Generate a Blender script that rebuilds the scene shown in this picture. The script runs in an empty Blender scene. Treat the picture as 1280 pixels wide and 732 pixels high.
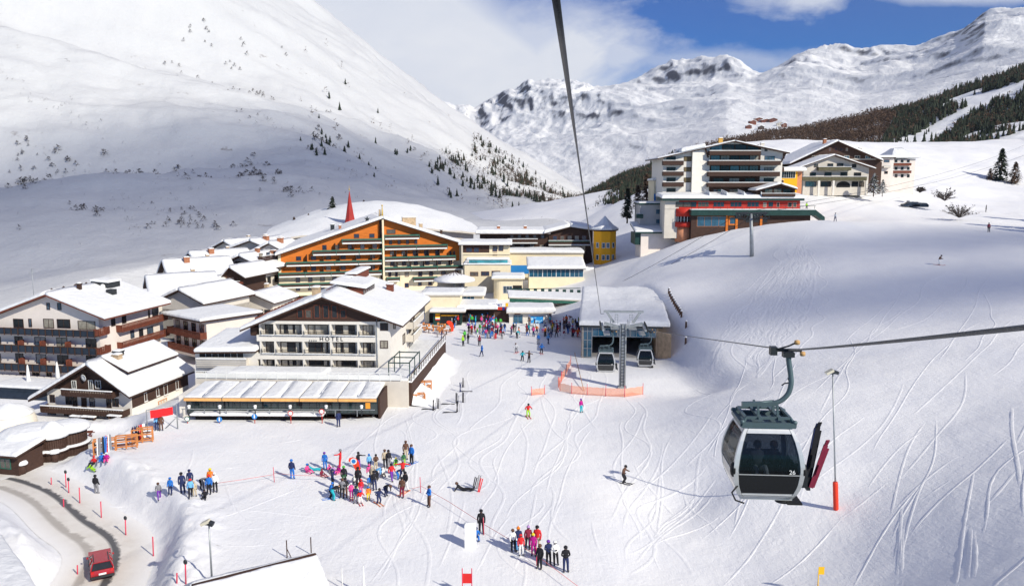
import bpy, bmesh, math, random
import numpy as np
from mathutils import Vector, Matrix, noise
R = math.radians
random.seed(7)
scene = bpy.context.scene
COL = scene.collection
F = 1000.0; CX, CY = 640.0, 366.0; CH = 26.0; TH = math.atan(138/1000.0)
cT, sT = math.cos(TH), math.sin(TH)
# ---------------- camera, sky, sun, exposure ----------------
cam = bpy.data.cameras.new('camera'); cam.sensor_width = 36; cam.lens = 36*F/1280
cam.clip_start = 0.3; cam.clip_end = 30000
camo = bpy.data.objects.new('camera', cam); COL.objects.link(camo)
camo.location = (0, 0, CH); camo.rotation_euler = (R(90)-TH, 0, 0)
scene.camera = camo
scene.view_settings.view_transform = 'Standard'; scene.view_settings.look = 'None'
scene.view_settings.gamma = 1; scene.view_settings.use_curve_mapping = False
scene.view_settings.exposure = -0.02
SUN_EL = R(33); SUN_DIR = Vector((0.72*math.cos(SUN_EL), -0.694*math.cos(SUN_EL), math.sin(SUN_EL)))
sl = bpy.data.lights.new('sun', 'SUN'); sl.energy = 5.0; sl.angle = R(0.6); sl.color = (1.0, 0.945, 0.81)
so = bpy.data.objects.new('sun', sl); COL.objects.link(so)
so.rotation_euler = SUN_DIR.to_track_quat('Z', 'Y').to_euler()
w = bpy.data.worlds.new('World'); scene.world = w; w.use_nodes = True
nt = w.node_tree; nt.nodes.clear()
def N(t, typ, **k):
    n = t.nodes.new(typ)
    for a, v in k.items(): setattr(n, a, v)
    return n
def mth(t, op, a, b=None, c=None, clamp=False):
    n = t.nodes.new('ShaderNodeMath'); n.operation = op; n.use_clamp = clamp
    for i, x in enumerate((a, b, c)):
        if x is None: continue
        if isinstance(x, (int, float)): n.inputs[i].default_value = x
        else: t.links.new(x, n.inputs[i])
    return n.outputs[0]
def ramp(t, src, pts):
    n = t.nodes.new('ShaderNodeValToRGB'); e = n.color_ramp.elements
    while len(e) < len(pts): e.new(0.5)
    for i, (p, c) in enumerate(pts):
        e[i].position = p; e[i].color = (c, c, c, 1) if isinstance(c, (int, float)) else (*c, 1)
    t.links.new(src, n.inputs[0]); return n.outputs[0]
def mixc(t, fac, a, b, blend='MIX'):
    n = t.nodes.new('ShaderNodeMix'); n.data_type = 'RGBA'; n.blend_type = blend; n.clamp_factor = True
    for s, x in ((n.inputs[0], fac), (n.inputs[6], a), (n.inputs[7], b)):
        if isinstance(x, (int, float)): s.default_value = x
        elif isinstance(x, tuple): s.default_value = (*x, 1)
        else: t.links.new(x, s)
    return n.outputs[2]
sky = N(nt, 'ShaderNodeTexSky', sky_type='NISHITA', sun_disc=False)
sky.sun_elevation = SUN_EL; sky.sun_rotation = math.atan2(SUN_DIR.x, SUN_DIR.y)
sky.altitude = 1900; sky.air_density = 1.0; sky.dust_density = 0.2; sky.ozone_density = 2.0
hs = N(nt, 'ShaderNodeHueSaturation'); hs.inputs['Saturation'].default_value = 1.45; hs.inputs['Value'].default_value = 1.0
nt.links.new(sky.outputs[0], hs.inputs['Color'])
tc = N(nt, 'ShaderNodeTexCoord')
sep = N(nt, 'ShaderNodeSeparateXYZ'); nt.links.new(tc.outputs['Generated'], sep.inputs[0])
# direction of the sky as azimuth/elevation tangents
az = mth(nt, 'DIVIDE', sep.outputs[0], mth(nt, 'MAXIMUM', sep.outputs[1], 0.05))
el = mth(nt, 'DIVIDE', sep.outputs[2], mth(nt, 'MAXIMUM', sep.outputs[1], 0.05))
cb = N(nt, 'ShaderNodeCombineXYZ'); nt.links.new(az, cb.inputs[0]); nt.links.new(mth(nt, 'MULTIPLY', el, 1.9), cb.inputs[1])
def wn(scale, det, dist=0.0, off=0.0, rough=0.55):
    n = N(nt, 'ShaderNodeTexNoise'); n.inputs['Scale'].default_value = scale; n.inputs['Detail'].default_value = det
    n.inputs['Roughness'].default_value = rough; n.inputs['Distortion'].default_value = dist
    m = N(nt, 'ShaderNodeMapping'); m.inputs['Location'].default_value = (off, off*0.7, off)
    nt.links.new(cb.outputs[0], m.inputs[0]); nt.links.new(m.outputs[0], n.inputs[0]); return n.outputs[0]
n1 = wn(3.2, 8, 0.3, 1.3, 0.6)
n2 = wn(9, 6, 0.2, 4.1, 0.6)
# bank of clouds towards the left end of the valley
bank = ramp(nt, mth(nt, 'ADD', az, mth(nt, 'MULTIPLY', mth(nt, 'SUBTRACT', n1, 0.5), 0.75)), [(0.0, 1.0), (0.05, 1.0), (0.22, 0.0)])
gap = ramp(nt, mth(nt, 'ADD', mth(nt, 'ABSOLUTE', mth(nt, 'SUBTRACT', az, 0.03)), mth(nt, 'ABSOLUTE', mth(nt, 'MULTIPLY', mth(nt, 'SUBTRACT', el, 0.235), 1.5))), [(0.02, 0.0), (0.13, 1.0)])
bank2 = mth(nt, 'MULTIPLY', bank, mth(nt, 'MAXIMUM', gap, 0.35))
def blob(a0, e0, ra, re, no, amp):
    da = mth(nt, 'DIVIDE', mth(nt, 'SUBTRACT', az, a0), ra); de = mth(nt, 'DIVIDE', mth(nt, 'SUBTRACT', el, e0), re)
    d = mth(nt, 'SQRT', mth(nt, 'ADD', mth(nt, 'MULTIPLY', da, da), mth(nt, 'MULTIPLY', de, de)))
    d = mth(nt, 'ADD', d, mth(nt, 'MULTIPLY', mth(nt, 'SUBTRACT', no, 0.5), amp))
    return ramp(nt, d, [(0.35, 1.0), (1.0, 0.0)])
c1 = blob(0.33, 0.232, 0.085, 0.04, n2, 2.2)
c2 = blob(0.56, 0.222, 0.16, 0.014, n2, 1.6)
c3 = blob(0.22, 0.145, 0.34, 0.022, n2, 1.6)
c4 = blob(0.13, 0.155, 0.065, 0.04, n2, 1.6)
c5 = blob(0.02, 0.15, 0.13, 0.09, n2, 1.3)
cm = mth(nt, 'MAXIMUM', bank2, mth(nt, 'MAXIMUM', mth(nt, 'MULTIPLY', c1, 0.8), mth(nt, 'MAXIMUM', mth(nt, 'MULTIPLY', c2, 0.55), mth(nt, 'MAXIMUM', mth(nt, 'MULTIPLY', c3, 0.45), mth(nt, 'MAXIMUM', mth(nt, 'MULTIPLY', c4, 0.75), mth(nt, 'MULTIPLY', c5, 0.8))))))
front = mth(nt, 'GREATER_THAN', sep.outputs[1], 0.05)
up = ramp(nt, sep.outputs[2], [(0.25, 1.0), (0.5, 0.0)])
cm = mth(nt, 'MULTIPLY', mth(nt, 'MULTIPLY', cm, front), up)
ccol = mixc(nt, n2, (12.0, 12.9, 15.0), (16.0, 16.2, 16.8))
veil = mth(nt, 'MULTIPLY', mth(nt, 'SUBTRACT', 1.0, ramp(nt, sep.outputs[2], [(0.30, 1.0), (0.6, 0.0)])), 0.20)   # even pale mix added overhead, out of view, to lift ambient light
backv = mth(nt, 'MULTIPLY', ramp(nt, sep.outputs[1], [(0.0, 1.0), (0.05, 0.0)]), 0.2)  # same pale mix added behind the viewer for fill light
cm = mth(nt, 'MAXIMUM', cm, mth(nt, 'MAXIMUM', veil, backv))
skyc = mixc(nt, cm, mixc(nt, 1.0, hs.outputs[0], (0.0, 0.88, 1.62), 'MULTIPLY'), ccol)
bg = N(nt, 'ShaderNodeBackground'); bg.inputs[1].default_value = 0.06
nt.links.new(skyc, bg.inputs[0])
wo = N(nt, 'ShaderNodeOutputWorld'); nt.links.new(bg.outputs[0], wo.inputs[0])
scene.cycles.max_bounces = 5; scene.cycles.diffuse_bounces = 2; scene.cycles.volume_bounces = 0
scene.cycles.transparent_max_bounces = 32

# ---------------- geometry helpers ----------------
def ray(px, py):
    u = (px-CX)/F; v = (CY-py)/F
    return Vector((u, cT + v*sT, -sT + v*cT))
def P(px, py, Y):
    d = ray(px, py); t = Y/d.y
    return Vector((d.x*t, Y, CH + d.z*t))
def G(px, py, z=0.0):            # pixel ray meets a level surface
    d = ray(px, py); t = (z-CH)/d.z
    return Vector((d.x*t, d.y*t, z))
def tag(o, label=None, cat=None, group=None, kind=None):
    if label: o['label'] = label
    if cat: o['category'] = cat
    if group: o['group'] = group
    if kind: o['kind'] = kind
    return o
def empty(name, loc=(0, 0, 0), rz=0.0, parent=None):
    o = bpy.data.objects.new(name, None); COL.objects.link(o); o.location = loc; o.rotation_euler = (0, 0, rz)
    o.empty_display_size = 0.3
    if parent: o.parent = parent
    return o
def thing(name, label, cat, loc=(0, 0, 0), rz=0.0, group=None):
    return tag(empty(name, loc, rz), label, cat, group)
class MB:
    def __init__(s): s.v = []; s.f = []; s.m = []; s.sm = []; s.M = None; s.mi = 0; s.smooth = False
    def add(s, vs, fs, mi=None, smooth=None):
        b = len(s.v)
        if s.M is not None: vs = [s.M @ Vector(p) for p in vs]
        s.v += [tuple(p) for p in vs]
        for f in fs:
            s.f.append([b+i for i in f]); s.m.append(s.mi if mi is None else mi); s.sm.append(s.smooth if smooth is None else smooth)
        return s
    def box(s, a, b, mi=None):
        x0, y0, z0 = [min(p, q) for p, q in zip(a, b)]; x1, y1, z1 = [max(p, q) for p, q in zip(a, b)]
        return s.add([(x0,y0,z0),(x1,y0,z0),(x1,y1,z0),(x0,y1,z0),(x0,y0,z1),(x1,y0,z1),(x1,y1,z1),(x0,y1,z1)],
              [(3,2,1,0),(4,5,6,7),(0,1,5,4),(1,2,6,5),(2,3,7,6),(3,0,4,7)], mi)
    def prism(s, poly, d, mi=None):   # poly: 3D points of one flat outline, pushed along vector d
        n = len(poly); d = Vector(d); a = [Vector(p) for p in poly]
        nn = Vector((0, 0, 0))
        for i in range(n): nn += a[i].cross(a[(i+1) % n])
        if nn.dot(d) > 0: a = a[::-1]
        vs = a + [p+d for p in a]
        return s.add(vs, [tuple(range(n)), tuple(range(2*n-1, n-1, -1))] + [(i, n+i, n+(i+1) % n, (i+1) % n) for i in range(n)], mi)
    def tube(s, pts, r, n=8, mi=None, smooth=True, cap=True):
        pts = [Vector(p) for p in pts]; rs = r if isinstance(r, (list, tuple)) else [r]*len(pts)
        vs = []; fs = []; up = None
        for i, p in enumerate(pts):
            t = (pts[min(i+1, len(pts)-1)] - pts[max(i-1, 0)]).normalized()
            if up is None:
                up = Vector((0, 0, 1)) if abs(t.z) < 0.9 else Vector((1, 0, 0))
            a = (up - t*up.dot(t)).normalized(); b = t.cross(a); up = a
            for k in range(n):
                th = 2*math.pi*k/n; vs.append(p + (a*math.cos(th) + b*math.sin(th))*rs[i])
        for i in range(len(pts)-1):
            for k in range(n):
                k2 = (k+1) % n; fs.append((i*n+k, i*n+k2, (i+1)*n+k2, (i+1)*n+k))
        s.add(vs, fs, mi, smooth)
        if cap:
            b = len(s.v)-len(vs)
            s.f.append([b+k for k in range(n)][::-1]); s.m.append(s.mi if mi is None else mi); s.sm.append(False)
            b2 = b+(len(pts)-1)*n; s.f.append([b2+k for k in range(n)]); s.m.append(s.mi if mi is None else mi); s.sm.append(False)
        return s
    def bar(s, a, b, w_, h_, mi=None):   # rectangular bar from a to b
        a = Vector(a); b = Vector(b); t = (b-a).normalized()
        up = Vector((0, 0, 1)) if abs(t.z) < 0.95 else Vector((0, 1, 0))
        x = t.cross(up).normalized(); y = x.cross(t)
        x *= w_/2; y *= h_/2
        vs = [a-x-y, a+x-y, a+x+y, a-x+y, b-x-y, b+x-y, b+x+y, b-x+y]
        return s.add(vs, [(3,2,1,0),(4,5,6,7),(0,1,5,4),(1,2,6,5),(2,3,7,6),(3,0,4,7)], mi)
    def lathe(s, prof, c=(0, 0, 0), n=12, mi=None, smooth=True):
        vs = []; fs = []
        for r_, z in prof:
            for k in range(n):
                th = 2*math.pi*k/n; vs.append((c[0]+r_*math.cos(th), c[1]+r_*math.sin(th), c[2]+z))
        for i in range(len(prof)-1):
            for k in range(n):
                k2 = (k+1) % n; fs.append((i*n+k, i*n+k2, (i+1)*n+k2, (i+1)*n+k))
        s.add(vs, fs, mi, smooth)
        b = len(s.v)-len(vs)
        if prof[0][0] > 1e-4: s.f.append([b+k for k in range(n)][::-1]); s.m.append(s.mi if mi is None else mi); s.sm.append(False)
        if prof[-1][0] > 1e-4: s.f.append([b+(len(prof)-1)*n+k for k in range(n)]); s.m.append(s.mi if mi is None else mi); s.sm.append(False)
        return s
    def ball(s, c, r, n=10, m=7, sc=(1, 1, 1), mi=None):
        prof = [(max(1e-5, math.sin(math.pi*i/m))*1.0, -math.cos(math.pi*i/m)) for i in range(m+1)]
        vs = []; fs = []
        for a, z in prof:
            for k in range(n):
                th = 2*math.pi*k/n; vs.append((c[0]+r*sc[0]*a*math.cos(th), c[1]+r*sc[1]*a*math.sin(th), c[2]+r*sc[2]*z))
        for i in range(m):
            for k in range(n):
                k2 = (k+1) % n; fs.append((i*n+k, i*n+k2, (i+1)*n+k2, (i+1)*n+k))
        return s.add(vs, fs, mi, True)
    def build(s, name, mats, parent=None, **t):
        me = bpy.data.meshes.new(name); me.from_pydata(s.v, [], s.f); me.update()
        if not isinstance(mats, (list, tuple)): mats = [mats]
        for m in mats: me.materials.append(m)
        if len(mats) > 1: me.polygons.foreach_set('material_index', s.m)
        me.polygons.foreach_set('use_smooth', s.sm)
        o = bpy.data.objects.new(name, me); COL.objects.link(o)
        if parent: o.parent = parent
        if t: tag(o, **t)
        return o
def copy_tree(o, parent=None):
    c = o.copy(); COL.objects.link(c)
    if parent: c.parent = parent
    for ch in list(o.children): copy_tree(ch, c)
    return c
# ---------------- materials ----------------
_m = {}
def mat(name, col, rough=0.7, var=0.12, scale=1.5, bump=0.0, bscale=20, metal=0.0, spec=0.3, emit=None, stretch=None):
    if name in _m: return _m[name]
    m = bpy.data.materials.new(name); m.use_nodes = True; t = m.node_tree; b = t.nodes['Principled BSDF']
    b.inputs['Roughness'].default_value = rough; b.inputs['Metallic'].default_value = metal
    b.inputs['Specular IOR Level'].default_value = spec
    geo = N(t, 'ShaderNodeNewGeometry'); mp = N(t, 'ShaderNodeMapping'); t.links.new(geo.outputs['Position'], mp.inputs[0])
    if stretch: mp.inputs['Scale'].default_value = stretch
    n = N(t, 'ShaderNodeTexNoise'); n.inputs['Scale'].default_value = scale; n.inputs['Detail'].default_value = 5; n.inputs['Roughness'].default_value = 0.65
    t.links.new(mp.outputs[0], n.inputs[0])
    d = tuple(max(0, c*(1-var)) for c in col); l = tuple(min(1, c*(1+var)) for c in col)
    c = mixc(t, ramp(t, n.outputs[0], [(0.3, 0.0), (0.7, 1.0)]), d, l)
    t.links.new(c, b.inputs['Base Color'])
    if bump:
        n2_ = N(t, 'ShaderNodeTexNoise'); n2_.inputs['Scale'].default_value = bscale; n2_.inputs['Detail'].default_value = 3
        t.links.new(mp.outputs[0], n2_.inputs[0])
        bp = N(t, 'ShaderNodeBump'); bp.inputs['Strength'].default_value = bump; bp.inputs['Distance'].default_value = 0.05
        t.links.new(n2_.outputs[0], bp.inputs['Height']); t.links.new(bp.outputs[0], b.inputs['Normal'])
    if emit:
        b.inputs['Emission Color'].default_value = (*emit[:3], 1); b.inputs['Emission Strength'].default_value = emit[3]
    _m[name] = m; return m
def glassm(name, col, rough=0.12, spec=0.8):
    return mat(name, col, rough=rough, var=0.45, scale=0.6, spec=spec)
def snow_mat(name, kind):
    m = bpy.data.materials.new(name); m.use_nodes = True; t = m.node_tree; b = t.nodes['Principled BSDF']
    b.inputs['Roughness'].default_value = 0.62; b.inputs['Specular IOR Level'].default_value = 0.25
    geo = N(t, 'ShaderNodeNewGeometry'); pos = geo.outputs['Position']
    def nz(scale, det, st=None, dist=0.0, rough=0.55):
        n = N(t, 'ShaderNodeTexNoise'); n.inputs['Scale'].default_value = scale; n.inputs['Detail'].default_value = det
        n.inputs['Distortion'].default_value = dist; n.inputs['Roughness'].default_value = rough
        if st:
            mp = N(t, 'ShaderNodeMapping'); mp.inputs['Scale'].default_value = st[:3]; mp.inputs['Rotation'].default_value = (0, 0, st[3])
            mp.vector_type = 'POINT'; t.links.new(pos, mp.inputs[0]); t.links.new(mp.outputs[0], n.inputs[0])
        else: t.links.new(pos, n.inputs[0])
        return n.outputs[0]
    if kind == 'roof':
        c = mixc(t, nz(0.6, 4), (0.72, 0.73, 0.75), (0.82, 0.82, 0.82)); t.links.new(c, b.inputs['Base Color'])
        h = mth(t, 'ADD', mth(t, 'MULTIPLY', nz(1.2, 4), 0.9), mth(t, 'MULTIPLY', nz(9, 2), 0.08)); dist = 0.25
    elif kind == 'piste':
        c = mixc(t, ramp(t, nz(0.09, 5, None, 0.6), [(0.35, 0.0), (0.65, 1.0)]), (0.79, 0.79, 0.81), (0.88, 0.87, 0.86))
        t.links.new(c, b.inputs['Base Color'])
        a = nz(1.0, 5, (1.6, 0.22, 1, R(18)), 1.2)        # long scraped ski tracks
        a2 = nz(1.0, 5, (2.2, 0.35, 1, R(-35)), 1.5)
        a3 = nz(2.2, 5, None, 0.4, 0.7)
        a4 = nz(0.35, 3)
        h = mth(t, 'ADD', mth(t, 'ADD', mth(t, 'MULTIPLY', a, 0.10), mth(t, 'MULTIPLY', a2, 0.07)), mth(t, 'ADD', mth(t, 'MULTIPLY', a3, 0.22), mth(t, 'MULTIPLY', a4, 0.4)))
        dist = 0.28
    t_ = N(t, 'ShaderNodeBump'); t_.inputs['Strength'].default_value = 0.8; t_.inputs['Distance'].default_value = dist
    t.links.new(h, t_.inputs['Height']); t.links.new(t_.outputs[0], b.inputs['Normal'])
    return m
SNOW = snow_mat('roof_snow', 'roof'); PISTE = snow_mat('piste_snow', 'piste')
def mountain_mat(name, rock, lo, hi, nscale, veg=None, bdist=6.0, veg_amt=(0.6, 0.7), snowc=((0.78, 0.79, 0.82), (0.88, 0.88, 0.88))):
    m = bpy.data.materials.new(name); m.use_nodes = True; t = m.node_tree; b = t.nodes['Principled BSDF']
    b.inputs['Roughness'].default_value = 0.8; b.inputs['Specular IOR Level'].default_value = 0.1
    geo = N(t, 'ShaderNodeNewGeometry'); s = N(t, 'ShaderNodeSeparateXYZ'); t.links.new(geo.outputs['Normal'], s.inputs[0])
    n = N(t, 'ShaderNodeTexNoise'); n.inputs['Scale'].default_value = nscale; n.inputs['Detail'].default_value = 10; n.inputs['Roughness'].default_value = 0.7
    t.links.new(geo.outputs['Position'], n.inputs[0])
    st = mth(t, 'ADD', mth(t, 'SUBTRACT', 1.0, s.outputs[2]), mth(t, 'MULTIPLY', mth(t, 'SUBTRACT', n.outputs[0], 0.5), 0.55))
    k = ramp(t, st, [(lo, 0.0), (hi, 1.0)])
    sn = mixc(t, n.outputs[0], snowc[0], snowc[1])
    rk = mixc(t, n.outputs[0], tuple(c*0.55 for c in rock), tuple(c*1.4 for c in rock))
    c = mixc(t, k, sn, rk)
    if veg:
        n3 = N(t, 'ShaderNodeTexNoise'); n3.inputs['Scale'].default_value = veg[3]; n3.inputs['Detail'].default_value = 12; n3.inputs['Roughness'].default_value = 0.75
        t.links.new(geo.outputs['Position'], n3.inputs[0])
        c = mixc(t, ramp(t, n3.outputs[0], [(veg_amt[0], 0.0), (veg_amt[1], 0.75)]), c, veg[:3])
    t.links.new(c, b.inputs['Base Color'])
    bp = N(t, 'ShaderNodeBump'); bp.inputs['Strength'].default_value = 0.7; bp.inputs['Distance'].default_value = bdist
    t.links.new(n.outputs[0], bp.inputs['Height']); t.links.new(bp.outputs[0], b.inputs['Normal'])
    return m
# ---------------- terrain ----------------
ctrl = []
for X in (-35, -27, -18, -8, 0, 6):
    for Y in (45, 58, 72, 86, 100, 115, 130, 150): ctrl.append((X, Y, 0.0))
for X in (-95, -75, -60, -50, -45):
    for Y in (60, 80, 100, 125): ctrl.append((X, Y, -1.8))
for X, Y, z in ((-62, 150, -1), (-40, 170, 0), (-20, 175, 0.5), (0, 170, 1), (-80, 160, -2), (-120, 200, -3), (-120, 100, -3), (-40, 40, -1.5), (-30, 30, -1.5), (-60, 260, -2), (0, 250, 0), (0, 30, 0.3), (-10, 20, 0),
                (8, 62, 0), (9, 75, 0), (10, 90, 0), (12, 100, -0.2), (14, 108, -.3), (16, 112, -.3), (10, 112, 0), (10, 130, 0.5), (12, 98, 0),
                (-140, 300, -4), (-60, 360, -4), (40, 330, 4), (20, 200, 5), (-10, 200, 2), (0, 300, 1)): ctrl.append((X, Y, z))
for px, py, Y in ((1045,635,57),(1173,331,127),(1236,290,155),(1044,277,160),(1232,266,205),(940,320,150),(1010,281,185),(850,312,185),(795,320,190),(780,345,168),
                  (1140,240,232),(985,244,215),(1100,244,222),(1280,232,255),(1280,400,92),(1280,550,57),(1280,732,38),(1100,732,46),(900,732,50),(950,500,78),(950,600,62),(870,480,97),(860,400,119),
                  (900,430,106),(1000,400,110),(880,370,131),(840,368,132),(800,360,145),(790,335,168),(1100,420,96),(1180,520,66),(900,340,145),(960,300,155),(1020,600,60),(1000,330,135),(1100,300,150),(1200,400,100),(850,520,82),(860,640,63),(1150,640,52),
                  (790,300,215),(760,262,300),(820,225,330),(1350,240,240),(1450,400,90),(1450,600,45),(900,350,140),(860,300,178)):
    ctrl.append(tuple(P(px, py, Y)))
C_ = np.array(ctrl, float)
def _U(r2): return np.where(r2 > 1e-9, r2*np.log(np.maximum(r2, 1e-9)), 0)*0.5
_s = 100.0
_x = C_[:, :2]/_s; _n = len(_x)
_d2 = ((_x[:, None]-_x[None])**2).sum(-1)
_A = np.zeros((_n+3, _n+3)); _A[:_n, :_n] = _U(_d2) + np.eye(_n)*1e-3
_A[:_n, _n] = 1; _A[:_n, _n+1:] = _x; _A[_n, :_n] = 1; _A[_n+1:, :_n] = _x.T
_w = np.linalg.solve(_A, np.concatenate([C_[:, 2], np.zeros(3)]))
ROAD = [(-22, 34), (-27.5, 48), (-30.5, 57.5), (-36, 63), (-43, 69.5), (-52, 74), (-70, 80)]
ROAD2 = [(-50, 73), (-47.5, 78), (-45, 84)]
def seg_d(px_, py_, line):
    best = np.full(px_.shape, 1e9); 
    for (x0, y0), (x1, y1) in zip(line[:-1], line[1:]):
        dx, dy = x1-x0, y1-y0; L = dx*dx+dy*dy
        t = np.clip(((px_-x0)*dx+(py_-y0)*dy)/L, 0, 1)
        best = np.minimum(best, np.hypot(px_-x0-t*dx, py_-y0-t*dy))
    return best
def smooth_line(pts, k=10):
    out = []; n = len(pts)
    for i in range(n-1):
        p0 = Vector(pts[max(i-1, 0)]); p1 = Vector(pts[i]); p2 = Vector(pts[i+1]); p3 = Vector(pts[min(i+2, n-1)])
        for j in range(k):
            t = j/k; out.append(0.5*((2*p1)+(p2-p0)*t+(2*p0-5*p1+4*p2-p3)*t*t+(3*p1-p0-3*p2+p3)*t**3))
    out.append(Vector(pts[-1])); return out
ROADs = [tuple(p) for p in smooth_line([(*p, 0) for p in ROAD], 8)]; ROADs = [(a, b) for a, b, c in ROADs]
ROAD2s = [(a, b) for a, b, c in [tuple(p) for p in smooth_line([(*p, 0) for p in ROAD2], 6)]]
def sst(a, b, x):
    t = np.clip((x-a)/(b-a), 0, 1); return t*t*(3-2*t)
def HT(X, Y):
    X = np.asarray(X, float); Y = np.asarray(Y, float); sh = X.shape
    q = np.stack([X.ravel()/_s, Y.ravel()/_s], 1); out = np.zeros(len(q))
    for i in range(0, len(q), 20000):
        b = q[i:i+20000]; d2 = ((b[:, None]-_x[None])**2).sum(-1)
        out[i:i+20000] = _U(d2) @ _w[:_n] + _w[_n] + b @ _w[_n+1:]
    z = out.reshape(sh)
    # flatten the village square
    flat = (1-sst(3, 11, X))*sst(-45, -38, X)*sst(24, 34, Y)*(1-sst(150, 165, Y))
    z = z*(1-flat) + 0.0*flat
    pit = (1-sst(21.5, 27.5, X+0.05*(Y-110)))*sst(88, 99, Y)*(1-sst(142, 152, Y))*sst(0, 8, X)
    z = z*(1-pit) - 0.1*pit
    z = np.clip(z, -6, 60)
    # ploughed road below the piste, with a ploughed bank along it
    dr = np.minimum(seg_d(X, Y, ROADs), seg_d(X, Y, ROAD2s)+0.6)
    rz = -1.7
    k = 1-sst(3.2, 5.6, dr)
    z = z*(1-k) + rz*k
    bank = np.exp(-((dr-6.0)/1.5)**2)*0.45
    z = z + bank*np.where(Y < 95, 1, 0)
    return z
def hz(x, y): return float(HT(np.array([x]), np.array([y]))[0])
def bumps(X, Y):
    o = np.zeros(X.shape); f = o.ravel(); xr = X.ravel(); yr = Y.ravel()
    for i in range(len(f)):
        p = Vector((xr[i], yr[i], 0))
        f[i] = noise.noise(p*0.05)*0.32 + noise.noise(p*0.22+Vector((5, 3, 1)))*0.09 + noise.noise(p*0.8)*0.035
    return f.reshape(X.shape)
def polar(az0, az1, na, r0, r1, nr, zf, name, m, **t):
    az_ = np.linspace(az0, az1, na); rr = r0*(r1/r0)**np.linspace(0, 1, nr)
    A, RR = np.meshgrid(az_, rr); Y = RR; X = A*RR
    Z = zf(X, Y)
    return grid_obj(X, Y, Z, name, m, **t), (X, Y, Z)
def grid_obj(X, Y, Z, name, m, **t):
    nr, na = X.shape
    me = bpy.data.meshes.new(name)
    V = np.stack([X, Y, Z], -1).reshape(-1, 3)
    i = np.arange(nr*na).reshape(nr, na)
    Fc = np.stack([i[:-1, :-1], i[:-1, 1:], i[1:, 1:], i[1:, :-1]], -1).reshape(-1, 4)
    me.vertices.add(len(V)); me.vertices.foreach_set('co', V.ravel())
    me.loops.add(Fc.size); me.loops.foreach_set('vertex_index', Fc.ravel().astype(np.int32))
    me.polygons.add(len(Fc)); me.polygons.foreach_set('loop_start', np.arange(0, Fc.size, 4, dtype=np.int32))
    me.update(calc_edges=True); me.validate()
    me.polygons.foreach_set('use_smooth', [True]*len(Fc)); me.materials.append(m)
    o = bpy.data.objects.new(name, me); COL.objects.link(o); tag(o, **t); return o
def zgnd(X, Y):
    z = HT(X, Y); far = sst(150, 300, Y)
    dr = np.minimum(seg_d(X, Y, ROADs), seg_d(X, Y, ROAD2s)+0.6)
    b = bumps(X, Y)*(0.35+0.65*sst(4, 14, X))*sst(3.0, 5.0, dr)
    rough = np.exp(-((dr-6.0)/2.0)**2)*np.where(Y < 95, 1, 0)
    cl = np.zeros(X.shape); ii = np.argwhere(rough > .03)
    for i, j in ii:
        q = Vector((X[i, j], Y[i, j], 0)); cl[i, j] = noise.noise(q*1.3)*.34+abs(noise.noise(q*2.6))*.3
    return z + b*(1+far*2) + cl*rough
gobj, gd = polar(-1.15, 1.25, 420, 14, 520, 420, zgnd, 'ground', PISTE, kind='structure')
gX, gY, gZ = gd
def gz(x, y):                     # height of the built ground sheet under a point
    ai = (x/y+1.15)/2.4*419; ri = math.log(y/14)/math.log(520/14)*419
    a0 = int(min(max(ai, 0), 418)); r0 = int(min(max(ri, 0), 418)); fa = ai-a0; fr = ri-r0
    return float(gZ[r0, a0]*(1-fa)*(1-fr)+gZ[r0, a0+1]*fa*(1-fr)+gZ[r0+1, a0]*(1-fa)*fr+gZ[r0+1, a0+1]*fa*fr)
def GP(px, py):                   # pixel ray meets the ground sheet
    d = ray(px, py); y = 20.0; step = 0.5; prev = y
    while y < 500:
        t = y/d.y
        if CH + d.z*t <= gz(d.x*t, y): break
        prev = y; y += step; step = 0.25+y*0.002
    lo, hi = prev, y
    for _ in range(18):
        mid = (lo+hi)/2; t = mid/d.y
        if CH + d.z*t <= gz(d.x*t, mid): hi = mid
        else: lo = mid
    t = hi/d.y; return Vector((d.x*t, hi, gz(d.x*t, hi)))
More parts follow.
